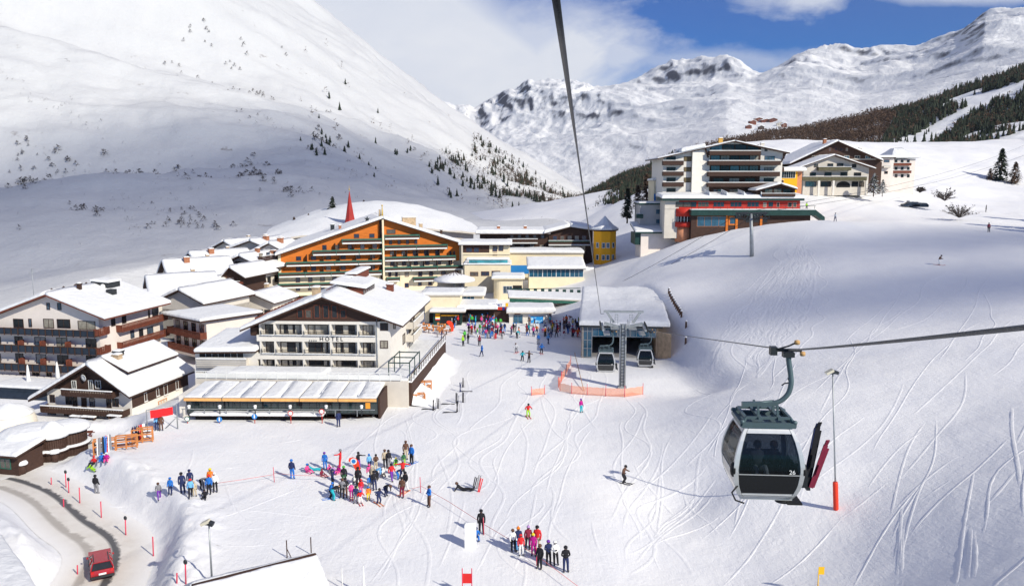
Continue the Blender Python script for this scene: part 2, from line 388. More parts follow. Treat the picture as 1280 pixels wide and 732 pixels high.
# road surface
def road_mat():
    m = bpy.data.materials.new('packed_snow_road'); m.use_nodes = True; t = m.node_tree; b = t.nodes['Principled BSDF']
    b.inputs['Roughness'].default_value = 0.6
    uv = N(t, 'ShaderNodeUVMap'); s = N(t, 'ShaderNodeSeparateXYZ'); t.links.new(uv.outputs[0], s.inputs[0])
    geo = N(t, 'ShaderNodeNewGeometry')
    n = N(t, 'ShaderNodeTexNoise'); n.inputs['Scale'].default_value = 0.8; n.inputs['Detail'].default_value = 8; n.inputs['Roughness'].default_value = 0.75
    t.links.new(geo.outputs['Position'], n.inputs[0])
    def line(c, w_): 
        d = mth(t, 'ABSOLUTE', mth(t, 'SUBTRACT', mth(t, 'ADD', s.outputs[0], mth(t, 'MULTIPLY', mth(t, 'SUBTRACT', n.outputs[0], 0.5), 0.10)), c))
        return ramp(t, mth(t, 'ADD', mth(t, 'DIVIDE', d, w_), mth(t, 'MULTIPLY', mth(t, 'SUBTRACT', n.outputs[0], 0.5), 1.6)), [(0.45, 1.0), (1.0, 0.0)])
    tan = mixc(t, n.outputs[0], (0.56, 0.50, 0.43), (0.86, 0.83, 0.78))
    edge = ramp(t, mth(t, 'ABSOLUTE', mth(t, 'SUBTRACT', s.outputs[0], 0.5)), [(0.22, 0.0), (0.46, 1.0)])
    c = mixc(t, edge, tan, (0.82, 0.80, 0.78))
    c = mixc(t, mth(t, 'MULTIPLY', line(0.28, 0.07), 0.55), c, (0.22, 0.19, 0.16))
    c = mixc(t, mth(t, 'MULTIPLY', line(0.56, 0.065), 0.95), c, (0.07, 0.07, 0.075))
    t.links.new(c, b.inputs['Base Color'])
    bp = N(t, 'ShaderNodeBump'); bp.inputs['Strength'].default_value = 0.5; bp.inputs['Distance'].default_value = 0.1
    t.links.new(n.outputs[0], bp.inputs['Height']); t.links.new(bp.outputs[0], b.inputs['Normal'])
    return m
RM = road_mat()
def strip(name, line, wid, m, dz=0.03, nx=9, **t):
    pts = smooth_line([(*p, 0) for p in line], 10); mb = MB(); vs = []; uvs = []
    L = 0
    for i, p in enumerate(pts):
        tn = (pts[min(i+1, len(pts)-1)]-pts[max(i-1, 0)]).normalized(); nn = Vector((tn.y, -tn.x, 0))
        if i: L += (p-pts[i-1]).length
        for j in range(nx):
            q = p + nn*wid*(j/(nx-1)-0.5); vs.append((q.x, q.y, gz(q.x, q.y)+dz)); uvs.append((j/(nx-1), L/wid))
    fs = [(i*nx+j, i*nx+j+1, (i+1)*nx+j+1, (i+1)*nx+j) for i in range(len(pts)-1) for j in range(nx-1)]
    mb.add(vs, fs, 0, True); o = mb.build(name, m, **t)
    ul = o.data.uv_layers.new(name='UVMap')
    for lp in o.data.loops: ul.data[lp.index].uv = uvs[lp.vertex_index]
    return o
strip('road', ROAD, 6.4, RM, 0.03, kind='structure')
strip('road', ROAD2, 4.6, RM, 0.045, kind='structure')

# ---------------- mountains ----------------
def fbm(p, oct=5, h=0.9, lac=2.1): return noise.fractal(p, h, lac, oct)
def patch(name, cols, nx, ny, m, nfun, nodes_t, **t):
    """cols: list of (px, [(py, Y), ...]); the surface runs through those points"""
    pxs = np.array([c[0] for c in cols], float); K = len(cols[0][1])
    xs = np.linspace(pxs[0], pxs[-1], nx); ts = np.linspace(0, 1, ny)
    tn = np.array(nodes_t, float)
    PX, T = np.meshgrid(xs, ts)
    pyk = [np.interp(xs, pxs, [c[1][k][0] for c in cols]) for k in range(K)]
    Yk = [np.interp(xs, pxs, [c[1][k][1] for c in cols]) for k in range(K)]
    X = np.zeros(PX.shape); Y = np.zeros(PX.shape); Z = np.zeros(PX.shape)
    for j in range(nx):
        yy = np.interp(ts, tn, [math.log(Yk[k][j]) for k in range(K)]); yy = np.exp(yy)
        zs = []; 
        for k in range(K):
            zs.append(P(xs[j], pyk[k][j], Yk[k][j]).z)
        zz = np.interp(ts, tn, zs)
        u = (xs[j]-CX)/F
        Y[:, j] = yy; Z[:, j] = zz; X[:, j] = u*yy/(cT)   # level azimuth
    # soften creases
    for _ in range(12):
        Z[1:-1] = (Z[:-2]+2*Z[1:-1]+Z[2:])/4; Z[:, 1:-1] = (Z[:, :-2]+2*Z[:, 1:-1]+Z[:, 2:])/4
    for i in range(ny):
        for j in range(nx):
            Z[i, j] += nfun(X[i, j], Y[i, j], Z[i, j], T[i, j])
    o = grid_obj(X, Y, Z, name, m, **t)
    return o, (xs, ts, X, Y, Z)
def sample(pd, fx, ft):
    xs, ts, X, Y, Z = pd; i = ft*(len(ts)-1); j = fx*(len(xs)-1)
    i0 = min(int(i), len(ts)-2); j0 = min(int(j), len(xs)-2); a = i-i0; b = j-j0
    q = lambda M: M[i0, j0]*(1-a)*(1-b)+M[i0+1, j0]*a*(1-b)+M[i0, j0+1]*(1-a)*b+M[i0+1, j0+1]*a*b
    return Vector((q(X), q(Y), q(Z)))
def proj(p):
    d = Vector(p)-Vector((0, 0, CH)); z = d.y*cT - d.z*sT; y = d.y*sT + d.z*cT
    return CX+F*d.x/z, CY-F*y/z
# left mountain
def nl(x, y, z, t):
    p = Vector((x*0.004, y*0.004, 0)); k = min(1, t*3)
    # gullies running down towards the valley
    q = Vector(((y*0.8-x*0.45)*0.006, (x+y)*0.0012, 0))
    return k*(fbm(p, 6)*16 + (noise.ridged_multi_fractal(q, 0.9, 2.0, 5, 1.0, 2.0)-1.0)*19*min(1, t*1.5)) + noise.noise(Vector((x, y, 0))*0.03)*1.2
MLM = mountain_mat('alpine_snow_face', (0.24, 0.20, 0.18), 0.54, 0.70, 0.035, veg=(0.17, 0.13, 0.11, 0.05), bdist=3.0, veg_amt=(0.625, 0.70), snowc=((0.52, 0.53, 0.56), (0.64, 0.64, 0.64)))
LCOLS = [(-500, [(485, 125), (395, 150), (330, 240), (100, 420), (-260, 640), (-900, 900), (-500, 1500)]),
         (0,   [(470, 150), (380, 175), (345, 240), (215, 430), (20, 640), (-420, 1000), (-250, 1500)]),
         (200, [(420, 200), (330, 225), (322, 255), (225, 450), (75, 680), (-190, 1080), (-100, 1700)]),
         (390, [(400, 220), (310, 245), (300, 300), (228, 480), (135, 720), (-2, 1180), (40, 1800)]),
         (460, [(390, 245), (300, 270), (293, 330), (238, 510), (160, 760), (55, 1230), (90, 1900)]),
         (530, [(386, 265), (296, 290), (287, 370), (246, 560), (185, 820), (112, 1300), (130, 2000)]),
         (580, [(383, 275), (293, 300), (283, 420), (254, 600), (205, 880), (151, 1360), (170, 2100)]),
         (640, [(381, 285), (291, 310), (276, 520), (258, 700), (228, 980), (194, 1450), (205, 2200)]),
         (700, [(379, 295), (289, 320), (270, 600), (262, 800), (250, 1100), (236, 1550), (240, 2300)]),
         (745, [(378, 305), (288, 330), (268, 640), (264, 850), (262, 1200), (262, 1650), (262, 2400)])]
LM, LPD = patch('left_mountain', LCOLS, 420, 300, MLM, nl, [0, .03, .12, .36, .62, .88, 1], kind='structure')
# far massif
def nf(x, y, z, t):
    k = math.sin(min(1, max(0, t*1.15))*math.pi/2)
    w_ = fbm(Vector((x*.0006, y*.0006, 5)), 3)*.5
    p = Vector(((x+.45*y)*0.0019+w_*.3, (y-.45*x)*0.00055+w_*.3, 0.3))
    r1 = noise.ridged_multi_fractal(p, 0.95, 2.1, 6, 1.0, 2.0)
    r2 = noise.ridged_multi_fractal(Vector((x*.009+w_*2, y*.004, 2)), 0.9, 2.2, 5, 1.0, 2.0)
    rough_ = sst(.45, .8, np.array(t+.25*w_))*.9+.9*float(x < 380)
    return k*((r1-1.2)*78 + (r2-1.1)*15*float(rough_) + fbm(Vector((x*.004, y*.004, 9)), 6)*12)
MFM = mountain_mat('far_rocky_snow', (0.085, 0.085, 0.105), 0.28, 0.44, 0.014, bdist=20)
FCOLS = [(480, [(262, 1900), (225, 2600), (165, 3500), (120, 4600), (200, 5600)]),
         (600, [(262, 1800), (225, 2500), (175, 3400), (140, 4500), (190, 5500)]),
         (640, [(262, 1750), (225, 2400), (165, 3300), (118, 4300), (180, 5300)]),
         (700, [(262, 1700), (220, 2300), (155, 3200), (101, 4200), (170, 5200)]),
         (760, [(255, 1600), (212, 2200), (145, 3100), (92, 4100), (150, 5200)]),
         (840, [(245, 1500), (190, 2100), (130, 3000), (80, 4000), (140, 5200)]),
         (900, [(235, 1450), (175, 2000), (118, 2900), (74, 3900), (130, 5200)]),
         (935, [(232, 1450), (172, 2000), (120, 2900), (84, 3900), (130, 5200)]),
         (1000, [(228, 1400), (165, 1900), (112, 2800), (66, 3900), (120, 5200)]),
         (1060, [(225, 1400), (160, 1900), (108, 2800), (69, 3900), (120, 5200)]),
         (1120, [(222, 1350), (150, 1800), (100, 2700), (63, 3700), (110, 5200)]),
         (1170, [(220, 1300), (140, 1750), (85, 2500), (46, 3500), (100, 5200)]),
         (1205, [(218, 1300), (132, 1700), (74, 2400), (24, 3300), (90, 5200)]),
         (1290, [(215, 1300), (115, 1600), (58, 2300), (16, 3200), (80, 5200)]),
         (1600, [(215, 1200), (80, 1500), (20, 2200), (-60, 3000), (40, 5200)])]
FM, FPD = patch('far_mountain', FCOLS, 640, 380, MFM, nf, [0, .2, .5, .82, 1], kind='structure')
# right hillside with the forest
def nr_(x, y, z, t):
    p = Vector((x*0.005, y*0.005, 0.7)); k = min(1, t*4)
    return k*(fbm(p, 6)*9 + noise.noise(Vector((x, y, 0))*0.02)*2)
MRM = mountain_mat('wooded_slope_snow', (0.12, 0.10, 0.09), 0.55, 0.75, 0.03, veg=(0.07, 0.05, 0.045, 0.025), bdist=2, veg_amt=(0.60, 0.68))
RCOLS = [(700, [(366, 305), (296, 330), (284, 520), (272, 800), (266, 1200), (270, 1600)]),
         (740, [(362, 295), (292, 320), (262, 520), (248, 800), (240, 1150), (250, 1600)]),
         (780, [(345, 305), (275, 330), (240, 500), (228, 760), (217, 1100), (240, 1600)]),
         (840, [(332, 305), (262, 330), (232, 480), (212, 720), (196, 1050), (225, 1600)]),
         (900, [(325, 305), (255, 330), (222, 460), (200, 700), (183, 1020), (215, 1600)]),
         (980, [(318, 295), (248, 320), (214, 440), (190, 680), (170, 1000), (200, 1600)]),
         (1060, [(316, 275), (246, 300), (208, 420), (178, 640), (152, 950), (180, 1600)]),
         (1130, [(310, 265), (240, 290), (200, 400), (165, 600), (130, 900), (160, 1500)]),
         (1200, [(306, 260), (236, 285), (195, 380), (150, 560), (104, 850), (140, 1400)]),
         (1290, [(300, 255), (230, 280), (190, 360), (135, 520), (74, 800), (110, 1400)]),
         (1500, [(298, 245), (228, 270), (170, 340), (90, 480), (0, 700), (40, 1300)])]
RH, RPD = patch('right_hillside', RCOLS, 340, 220, MRM, nr_, [0, .04, .2, .5, .85, 1], kind='structure')

# old ski tracks pressed into the slopes
tr_rng = random.Random(21); tm = MB()
def track(p0, p1, amp, per, wid=.34, hh=.028, bd=.07):
    a = Vector((p0[0], p0[1], 0)); b = Vector((p1[0], p1[1], 0)); d = b-a; L = d.length; t = d/L; n = Vector((-t.y, t.x, 0)); k = max(6, int(L/1.1)); ph = tr_rng.random()*6; base = len(tm.v); vs = []; bend = tr_rng.uniform(-bd, bd)*L
    pts = [a+d*(i/k)+n*(amp*math.sin(ph+i/k*L/per*6.28)*(.5+.5*math.sin(i*.13+ph))+bend*math.sin(math.pi*i/k)) for i in range(k+1)]
    for i, p in enumerate(pts):
        tt = (pts[min(i+1, k)]-pts[max(i-1, 0)]).normalized(); m = Vector((-tt.y, tt.x, 0)); e = min(1, i/3, (k-i)/3)
        for o, z in ((-1, -.03), (-.55, hh), (0, .004), (.55, hh), (1, -.03)):
            q = p+m*wid*.5*o; z0 = gz(q.x, q.y) if 15 < q.y < 500 else 0; vs.append((q.x, q.y, z0+z*e*.7+.012*e-.03*(1-e)))
    tm.add(vs, [(i*5+j, i*5+j+1, (i+1)*5+j+1, (i+1)*5+j) for i in range(k) for j in range(4)], None, True)
def rp(poly):
    while True:
        x = tr_rng.uniform(min(p[0] for p in poly), max(p[0] for p in poly)); y = tr_rng.uniform(min(p[1] for p in poly), max(p[1] for p in poly))
        return x, y
def tpx(x0, y0, x1, y1, amp=1.0, per=14, **k):
    a, b = GP(x0, y0), GP(x1, y1)
    if (a-b).length > 3: track(a, b, amp, per, **k)
for i in range(46):   # churned fan below the upper hotel
    x = tr_rng.gauss(0, 1); tpx(1003+x*7, 288+tr_rng.uniform(0, 60), 930+x*34, 430+tr_rng.uniform(-30, 50), tr_rng.uniform(.3, 1.6), tr_rng.uniform(8, 18), wid=tr_rng.uniform(.3, .6))
for i in range(44):   # right hand slope
    x = tr_rng.uniform(900, 1330); y = tr_rng.uniform(330, 640); tpx(x, y, x+tr_rng.uniform(-150, -20), y+tr_rng.uniform(60, 190), tr_rng.uniform(.15, .7), tr_rng.uniform(12, 26), wid=tr_rng.uniform(.16, .3), hh=.016)
for i in range(60):   # main piste
    x = tr_rng.uniform(470, 900); y = tr_rng.uniform(440, 640); tpx(x, y, x+tr_rng.uniform(-130, 60), y+tr_rng.uniform(60, 170), tr_rng.uniform(.4, 2.2), tr_rng.uniform(12, 26), wid=tr_rng.uniform(.22, .38), hh=.016)
for i in range(24):
    x = tr_rng.uniform(180, 560); y = tr_rng.uniform(545, 690); tpx(x, y, x+tr_rng.uniform(-160, 160), y+tr_rng.uniform(-20, 60), tr_rng.uniform(.5, 2), tr_rng.uniform(12, 26), wid=.3, hh=.018)
for a in ((1125, 630, 1118, 735), (1132, 640, 1124, 735), (1211, 640, 1209, 735), (1215, 650, 1214, 735), (1262, 500, 1276, 620), (1000, 330, 996, 300)): tpx(*a, .15, 20, wid=.3, hh=.03, bd=.01)
tm.build('ski_tracks', PISTE, None, kind='structure')
# ---------------- building kit ----------------
WHITE = mat('plaster_white', (0.72, 0.68, 0.62), var=0.06, scale=0.8, rough=0.9)
CREAM = mat('plaster_cream', (0.78, 0.68, 0.48), var=0.06, scale=0.6, rough=0.9)
PALE = mat('plaster_pale', (0.62, 0.57, 0.50), var=0.08, scale=0.7, rough=0.9)
PINKW = mat('plaster_warm_white', (0.76, 0.68, 0.62), var=0.05, scale=0.8, rough=0.9)
GREYW = mat('render_grey', (0.42, 0.41, 0.41), var=0.1, scale=0.7, rough=0.9)
BROWN = mat('timber_dark', (0.055, 0.028, 0.020), var=0.35, scale=2.0, stretch=(1, 1, 9), rough=0.75)
REDBR = mat('timber_red_brown', (0.16, 0.045, 0.025), var=0.3, scale=2.0, rough=0.75)
ORANGE = mat('timber_orange', (0.60, 0.165, 0.02), var=0.3, scale=1.2, stretch=(0.6, 0.6, 12), rough=0.7)
NAVY = mat('panel_navy', (0.018, 0.028, 0.045), var=0.3, scale=1.0, rough=0.45)
GREEN = mat('paint_green', (0.03, 0.13, 0.095), var=0.25, rough=0.6)
DKGREEN = mat('paint_dark_green', (0.012, 0.045, 0.04), var=0.25, rough=0.5)
RED = mat('paint_red', (0.50, 0.03, 0.018), var=0.15, rough=0.6)
YELLOW = mat('plaster_yellow', (0.95, 0.45, 0.02), var=0.08, rough=0.85)
TERRA = mat('plaster_terracotta', (0.60, 0.26, 0.14), var=0.1, rough=0.9)
STONE = mat('stone_tan', (0.46, 0.34, 0.22), var=0.3, scale=1.6, bump=0.6, bscale=4, rough=0.95)
BRICK = mat('brick_chimney', (0.36, 0.15, 0.08), var=0.3, scale=4, rough=0.9)
GLASS = glassm('window_glass', (0.022, 0.025, 0.030), .15, .35)
GLASSB = glassm('blue_glass', (0.015, 0.085, 0.15))
TURQ = glassm('turquoise_glass', (0.04, 0.27, 0.33))
STEEL = mat('galvanised_steel', (0.36, 0.38, 0.39), var=0.2, rough=0.5, metal=0.6)
DARKM = mat('dark_metal', (0.04, 0.045, 0.05), var=0.2, rough=0.45, metal=0.4)
PALEM = mat('white_metal', (0.74, 0.74, 0.72), var=0.05, rough=0.5)
BLACK = mat('dark_interior', (0.012, 0.012, 0.014), var=0.5, rough=0.8)
CURT = mat('pale_curtain', (0.55, 0.50, 0.42), var=0.2, rough=0.9)
REDCL = mat('red_cloth', (0.62, 0.02, 0.02), var=0.1, rough=0.75)
ORCL = mat('orange_cloth', (0.80, 0.20, 0.05), var=0.12, rough=0.8)
WOODO = mat('orange_wood', (0.50, 0.19, 0.06), var=0.3, rough=0.75)
TILE = mat('roof_sheet', (0.10, 0.085, 0.075), var=0.3, rough=0.7)
CURTG = mat('curtained_glass', (0.30, 0.27, 0.22), var=.3, scale=3, rough=.3, spec=.6); CURTD = mat('grey_brown_glass', (0.10, 0.09, 0.08), var=.5, scale=3, rough=.15, spec=.8); CURTB = mat('blue_tint_glass', (0.06, 0.09, 0.13), var=.5, scale=1.5, rough=.08, spec=1.0)  # panes differ at random
def rnd(a, b): return random.uniform(a, b)
def snow_slab(mb, p00, p10, p11, p01, th=0.4, edges=(1, 1, 0, 1), nmax=26, amp=0.12, over=0.1, seed=None):
    """rounded blanket of snow on a (bilinear) roof face; edges: bottom, right, top, left are free"""
    p00, p10, p11, p01 = map(Vector, (p00, p10, p11, p01)); seed = rnd(0, 99) if seed is None else seed
    def samples(L, e0, e1):
        a = [0.0, .08, .22, .45] if e0 else [0.0]; b = [0.0, .08, .22, .45] if e1 else [0.0]
        a = [x for x in a if x < L*0.4]; b = [x for x in b if x < L*0.4]
        n = max(2, min(nmax, int((L-a[-1]-b[-1])/0.7)))
        mid = [a[-1]+(L-a[-1]-b[-1])*i/n for i in range(1, n)]
        return a + mid + [L-x for x in b[::-1]]
    L1 = max((p10-p00).length, (p11-p01).length); L2 = max((p01-p00).length, (p11-p10).length)
    S = samples(L1, edges[3], edges[1]); T = samples(L2, edges[0], edges[2])
    def rnd_(e):
        k = min(max(e/0.45, 0), 1); return 0.55+0.45*math.sqrt(1-(1-k)**2)
    bot = {}; top = {}; vs = []
    cen = (p00+p10+p11+p01)/4
    for j, t in enumerate(T):
        for i, s_ in enumerate(S):
            a = s_/L1; b = t/L2
            p = p00*(1-a)*(1-b)+p10*a*(1-b)+p11*a*b+p01*(1-a)*b
            h = 1.0
            if edges[0]: h = min(h, rnd_(t))
            if edges[2]: h = min(h, rnd_(L2-t))
            if edges[3]: h = min(h, rnd_(s_))
            if edges[1]: h = min(h, rnd_(L1-s_))
            q = p + Vector((seed, seed, 0)); nz_ = noise.noise(q*0.28)*0.9+noise.noise(q*0.9)*0.45
            o = Vector((0, 0, 0)); w_ = over*(0.6+nz_)
            if edges[0] and j == 0: o += (p00-p01).normalized()*w_
            if edges[2] and j == len(T)-1: o += (p01-p00).normalized()*w_
            if edges[3] and i == 0: o += (p00-p10).normalized()*w_
            if edges[1] and i == len(S)-1: o += (p10-p00).normalized()*w_
            top[i, j] = len(vs); vs.append(p+o+Vector((0, 0, th*h + amp*nz_*(0.4+0.6*h)*min(1, th/0.35))))
    nS, nT = len(S), len(T)
    for j in range(nT):
        for i in range(nS):
            if i in (0, nS-1) or j in (0, nT-1):
                v = vs[top[i, j]]; a = S[i]/L1; b = T[j]/L2
                p = p00*(1-a)*(1-b)+p10*a*(1-b)+p11*a*b+p01*(1-a)*b
                q = Vector((v.x, v.y, p.z+0.004)); q += (p-q)*0.5
                bot[i, j] = len(vs); vs.append(Vector((q.x, q.y, p.z+0.004)))
    fs = [(top[i, j], top[i+1, j], top[i+1, j+1], top[i, j+1]) for i in range(nS-1) for j in range(nT-1)]
    for i in range(nS-1):
        fs.append((bot[i, 0], bot[i+1, 0], top[i+1, 0], top[i, 0]))
        fs.append((top[i, nT-1], top[i+1, nT-1], bot[i+1, nT-1], bot[i, nT-1]))
    for j in range(nT-1):
        fs.append((top[0, j], top[0, j+1], bot[0, j+1], bot[0, j]))
        fs.append((bot[nS-1, j], bot[nS-1, j+1], top[nS-1, j+1], top[nS-1, j]))
    mb.add(vs, fs, None, True); return mb
class Bld:
    def __init__(s, name, label, cat, at, yaw, W, D, z0, anchor='L', crop=(0, 0, 1), group=None):
        px, Y = at; s.yaw = R(yaw); s.W = W; s.D = D; s.z0 = z0; s.crop = crop
        py = CY - F*math.tan(math.atan2(z0-CH, Y)+TH)
        X = P(px, py, Y).x
        ud = Vector((math.cos(s.yaw), math.sin(s.yaw), 0)); O = Vector((X, Y, z0))
        if anchor == 'R': O -= ud*W
        s.O = O; s.ud = ud; s.vd = Vector((-ud.y, ud.x, 0))
        s.root = thing(name, label, cat, O, s.yaw, group) if name else None
        s.nw = 0; s.d0 = 0
    def px(s, x, y): return s.crop[0]+x/s.crop[2], s.crop[1]+y/s.crop[2]
    def _hit(s, x, y, o, n):
        d = ray(*s.px(x, y)); c = Vector((0, 0, CH)); t = (o-c).dot(n)/d.dot(n); return c+d*t - s.O
    def f(s, x, y, v=0.0):
        h = s._hit(x, y, s.O+s.vd*v, s.vd); return h.dot(s.ud), h.z
    def r(s, x, y, u=None):
        u = s.W if u is None else u
        h = s._hit(x, y, s.O+s.ud*u, s.ud); return h.dot(s.vd), h.z
    def M(s, face, d=0.0):
        if face == 'f': return Matrix(((1,0,0,0),(0,1,0,d),(0,0,1,0),(0,0,0,1)))
        if face == 'r': return Matrix(((0,-1,0,s.W-d),(1,0,0,0),(0,0,1,0),(0,0,0,1)))
        if face == 'l': return Matrix(((0,1,0,d),(-1,0,0,s.D),(0,0,1,0),(0,0,0,1)))
        if face == 'b': return Matrix(((-1,0,0,s.W),(0,-1,0,s.D-d),(0,0,1,0),(0,0,0,1)))
    def mb(s, face=None, d=0.0):
        m = MB(); m.M = s.M(face, d) if face else None; return m
    def win(s, face, a0, b0, a1, b1, fm=None, gm=None, d=0.0, name='window', mull=1, sill=False, fw=0.07, pane='pane'):
        fm = fm or BROWN; gm = gm or GLASS
        if pane == 'pane' and gm.name in ('window_glass', 'window_blue_dark') and random.random() < .38: gm = random.choice([CURTG, CURTD, CURTB])
        if a1 < a0: a0, a1 = a1, a0
        if b1 < b0: b0, b1 = b1, b0
        m = s.mb(face, d)
        m.box((a0-fw, -0.06, b0-fw), (a1+fw, 0.01, b0)); m.box((a0-fw, -0.06, b1), (a1+fw, 0.01, b1+fw))
        m.box((a0-fw, -0.06, b0), (a0, 0.01, b1)); m.box((a1, -0.06, b0), (a1+fw, 0.01, b1))
        for k in range(mull):
            c = a0+(a1-a0)*(k+1)/(mull+1); m.box((c-fw*0.35, -0.05, b0), (c+fw*0.35, 0.0, b1))
        fr = m.build(name, fm, s.root)
        g = s.mb(face, d); g.box((a0, -0.02, b0), (a1, 0.012, b1)); g.build(pane, gm, fr)
        if sill:
            q = s.mb(face, d); q.box((a0-0.12, -0.16, b0-fw-0.08), (a1+0.12, 0.0, b0-fw-0.003)); q.box((a0-0.1, -0.15, b0-fw-0.003), (a1+0.1, -0.03, b0-fw+0.06), 1)
            q.build('sill', [PALE, SNOW], fr)
        return fr
    def winp(s, face, x0, y0, x1, y1, **k):   # corners in picture coordinates
        if face == 'f': a0, b1 = s.f(x0, y0, k.get('d', 0)); a1, b0 = s.f(x1, y1, k.get('d', 0))
        else: a0, b1 = s.r(x0, y0); a1, b0 = s.r(x1, y1)
        return s.win(face, a0, b0, a1, b1, **k)
    def row(s, face, x0, x1, y, h, n, frac=0.5, **k):
        g = s.f if face == 'f' else s.r
        a0, b1 = g(x0, y); _, b0 = g(x0, y+h); a1, _ = g(x1, y)
        st = (a1-a0)/n
        for i in range(n):
            c = a0+st*(i+0.5); s.win(face, c-st*frac/2, b0, c+st*frac/2, b1, **k)
    def balcony(s, face, a0, a1, b, h=1.0, dep=1.3, m=None, d=0.0, slats=0.0, snow=True, slabm=None, name='balcony', back=None, panels=0, pm=None, ends=True, lip=False, rail=0.077):
        """b: floor level; front railing with handrail and snow along it"""
        m = m or BROWN
        if a1 < a0: a0, a1 = a1, a0
        q = s.mb(face, d); q.box((a0, -dep, b-0.16), (a1, 0.0, b), 1)
        if lip: q.box((a0-.02, -dep-0.14, b-0.28), (a1+.02, -dep-0.043, b+0.02), 1)
        if slats:
            n = int((a1-a0)/slats); 
            for i in range(n+1):
                c = a0+(a1-a0)*i/max(n, 1); q.box((c-slats*0.36, -dep-0.03, b-0.05), (c+slats*0.36, -dep, b+h-rail-0.003), 0)
        else: q.box((a0, -dep-0.04, b-0.10), (a1, -dep, b+h-rail-0.003), 0)
        if ends:
            q.box((a0-0.03, -dep, b-0.1), (a0+0.02, -0.002, b+h-0.08), 0); q.box((a1-0.02, -dep, b-0.1), (a1+0.03, -0.002, b+h-0.08), 0)
        bal = q.build(name, [m, slabm or m], s.root)
        q = s.mb(face, d); q.box((a0-0.04, -dep-0.07, b+h-rail), (a1+0.04, -dep+0.05, b+h)); q.build('handrail', pm or m, bal)
        if panels:
            for i in range(panels+1):
                q = s.mb(face, d); c = a0+(a1-a0)*i/panels; q.box((c-0.06, -dep-0.16, b-0.25), (c+0.06, -dep-0.072, b+h+0.05)); q.build('railing_post', pm or m, bal)
        if snow:
            q = MB(); q.M = s.M(face, d); z = b+h+0.002
            snow_slab(q, (a0-0.06, -dep-0.12, z), (a1+0.06, -dep-0.12, z), (a1+0.06, -dep+0.1, z), (a0-0.06, -dep+0.1, z), 0.13, (1, 1, 1, 1), 14, 0.05, 0.0)
            q.build('railing_snow', SNOW, bal)
        return bal
    def balp(s, face, x0, x1, y0, y1, **k):   # y0: top of rail, y1: bottom, at x0
        g = (lambda x, y: s.f(x, y, -k.get('dep', 1.3)+k.get('d', 0))) if face == 'f' else (lambda x, y: s.r(x, y, s.W+k.get('dep', 1.3)-k.get('d', 0)))
        a0, bt = g(x0, y0); _, bb = g(x0, y1); a1, _ = g(x1, y0)
        return s.balcony(face, a0, a1, bb+0.1, h=bt-bb-0.1, **k)
    def gable(s, peak, left, right, v0=-0.8, v1=None, wall=None, roofm=None, th=0.45, base=0.0, body=True, rt=0.22, snow=True, fascia=None, split=None, edgem=None):
        """front gable; peak/left/right are picture points of the roof edge line in the plane v0"""
        v1 = s.D+0.5 if v1 is None else v1
        uP, zP = s.f(*peak, v0); uL, zL = s.f(*left, v0); uR, zR = s.f(*right, v0)
        return s.gable_l(uP, zP, uL, zL, uR, zR, v0, v1, wall, roofm, th, base, body, rt, snow, split)
    def gable_l(s, uP, zP, uL, zL, uR, zR, v0, v1, wall=None, roofm=None, th=0.45, base=0.0, body=True, rt=0.22, snow=True, split=None, vb=0.0, ends=(1, 1)):
        s.g = (uP, zP, uL, zL, uR, zR)
        zl = zP+(zL-zP)*(uP-0)/(uP-uL)-rt-0.01 if uL < 0 else zL-rt; zr = zP+(zR-zP)*(s.W-uP)/(uR-uP)-rt-0.01
        if body:
            q = MB(); q.prism([(0, vb, base), (s.W, vb, base), (s.W, vb, zr), (uP, vb, zP-rt-0.01), (0, vb, zl)], (0, s.D-vb, 0))
            q.build('wall', wall or WHITE, s.root)
        q = MB()
        q.prism([(uL, v0, zL), (uP, v0, zP), (uR, v0, zR), (uR, v0, zR-rt), (uP, v0, zP-rt), (uL, v0, zL-rt)], (0, v1-v0, 0))
        ro = q.build('roof', roofm or BROWN, s.root)
        if snow:
            q = MB(); e = 0.004
            snow_slab(q, (uL, v0, zL+e), (uL, v1, zL+e), (uP, v1, zP+e), (uP, v0, zP+e), th, (1, 1, 0, 1))
            q2 = MB()
            k = len(q.f)
            snow_slab(q, (uR, v1, zR+e), (uR, v0, zR+e), (uP, v0, zP+e), (uP, v1, zP+e), th, (1, 1, 0, 1))
            for i in range(k): q.f[i] = q.f[i][::-1]
            q.f[k:] = [f[::-1] for f in q.f[k:]]
            q.build('roof_snow', SNOW, ro)
        return ro
    def roof_z(s, u):
        uP, zP, uL, zL, uR, zR = s.g
        return zP+(zL-zP)*(uP-u)/(uP-uL) if u < uP else zP+(zR-zP)*(u-uP)/(uR-uP)
    def flat(s, a, b, z, th=0.4, m=None, rt=0.25, parent=None, over=0.1, name='roof'):
        (u0, v0), (u1, v1) = a, b; q = MB(); q.box((u0, v0, z-rt), (u1, v1, z)); ro = q.build(name, m or PALE, parent or s.root)
        q = MB(); snow_slab(q, (u0, v0, z), (u1, v0, z), (u1, v1, z), (u0, v1, z), th, (1, 1, 1, 1), over=over); q.build('roof_snow', SNOW, ro); return ro
    def shed(s, p00, p10, p11, p01, th=0.4, m=None, rt=0.2, name='roof', snow=True, edges=(1, 1, 1, 1)):
        q = MB(); q.prism([Vector(p)-Vector((0, 0, rt)) for p in (p00, p10, p11, p01)], (0, 0, rt)); ro = q.build(name, m or BROWN, s.root)
        if snow:
            q = MB(); e = Vector((0, 0, 0.004)); snow_slab(q, *(Vector(p)+e for p in (p00, p10, p11, p01)), th, edges); q.build('roof_snow', SNOW, ro)
        return ro
    def part(s, name, m, fn, parent=None, face=None, d=0.0):
        q = s.mb(face, d); fn(q); return q.build(name, m, parent or s.root)
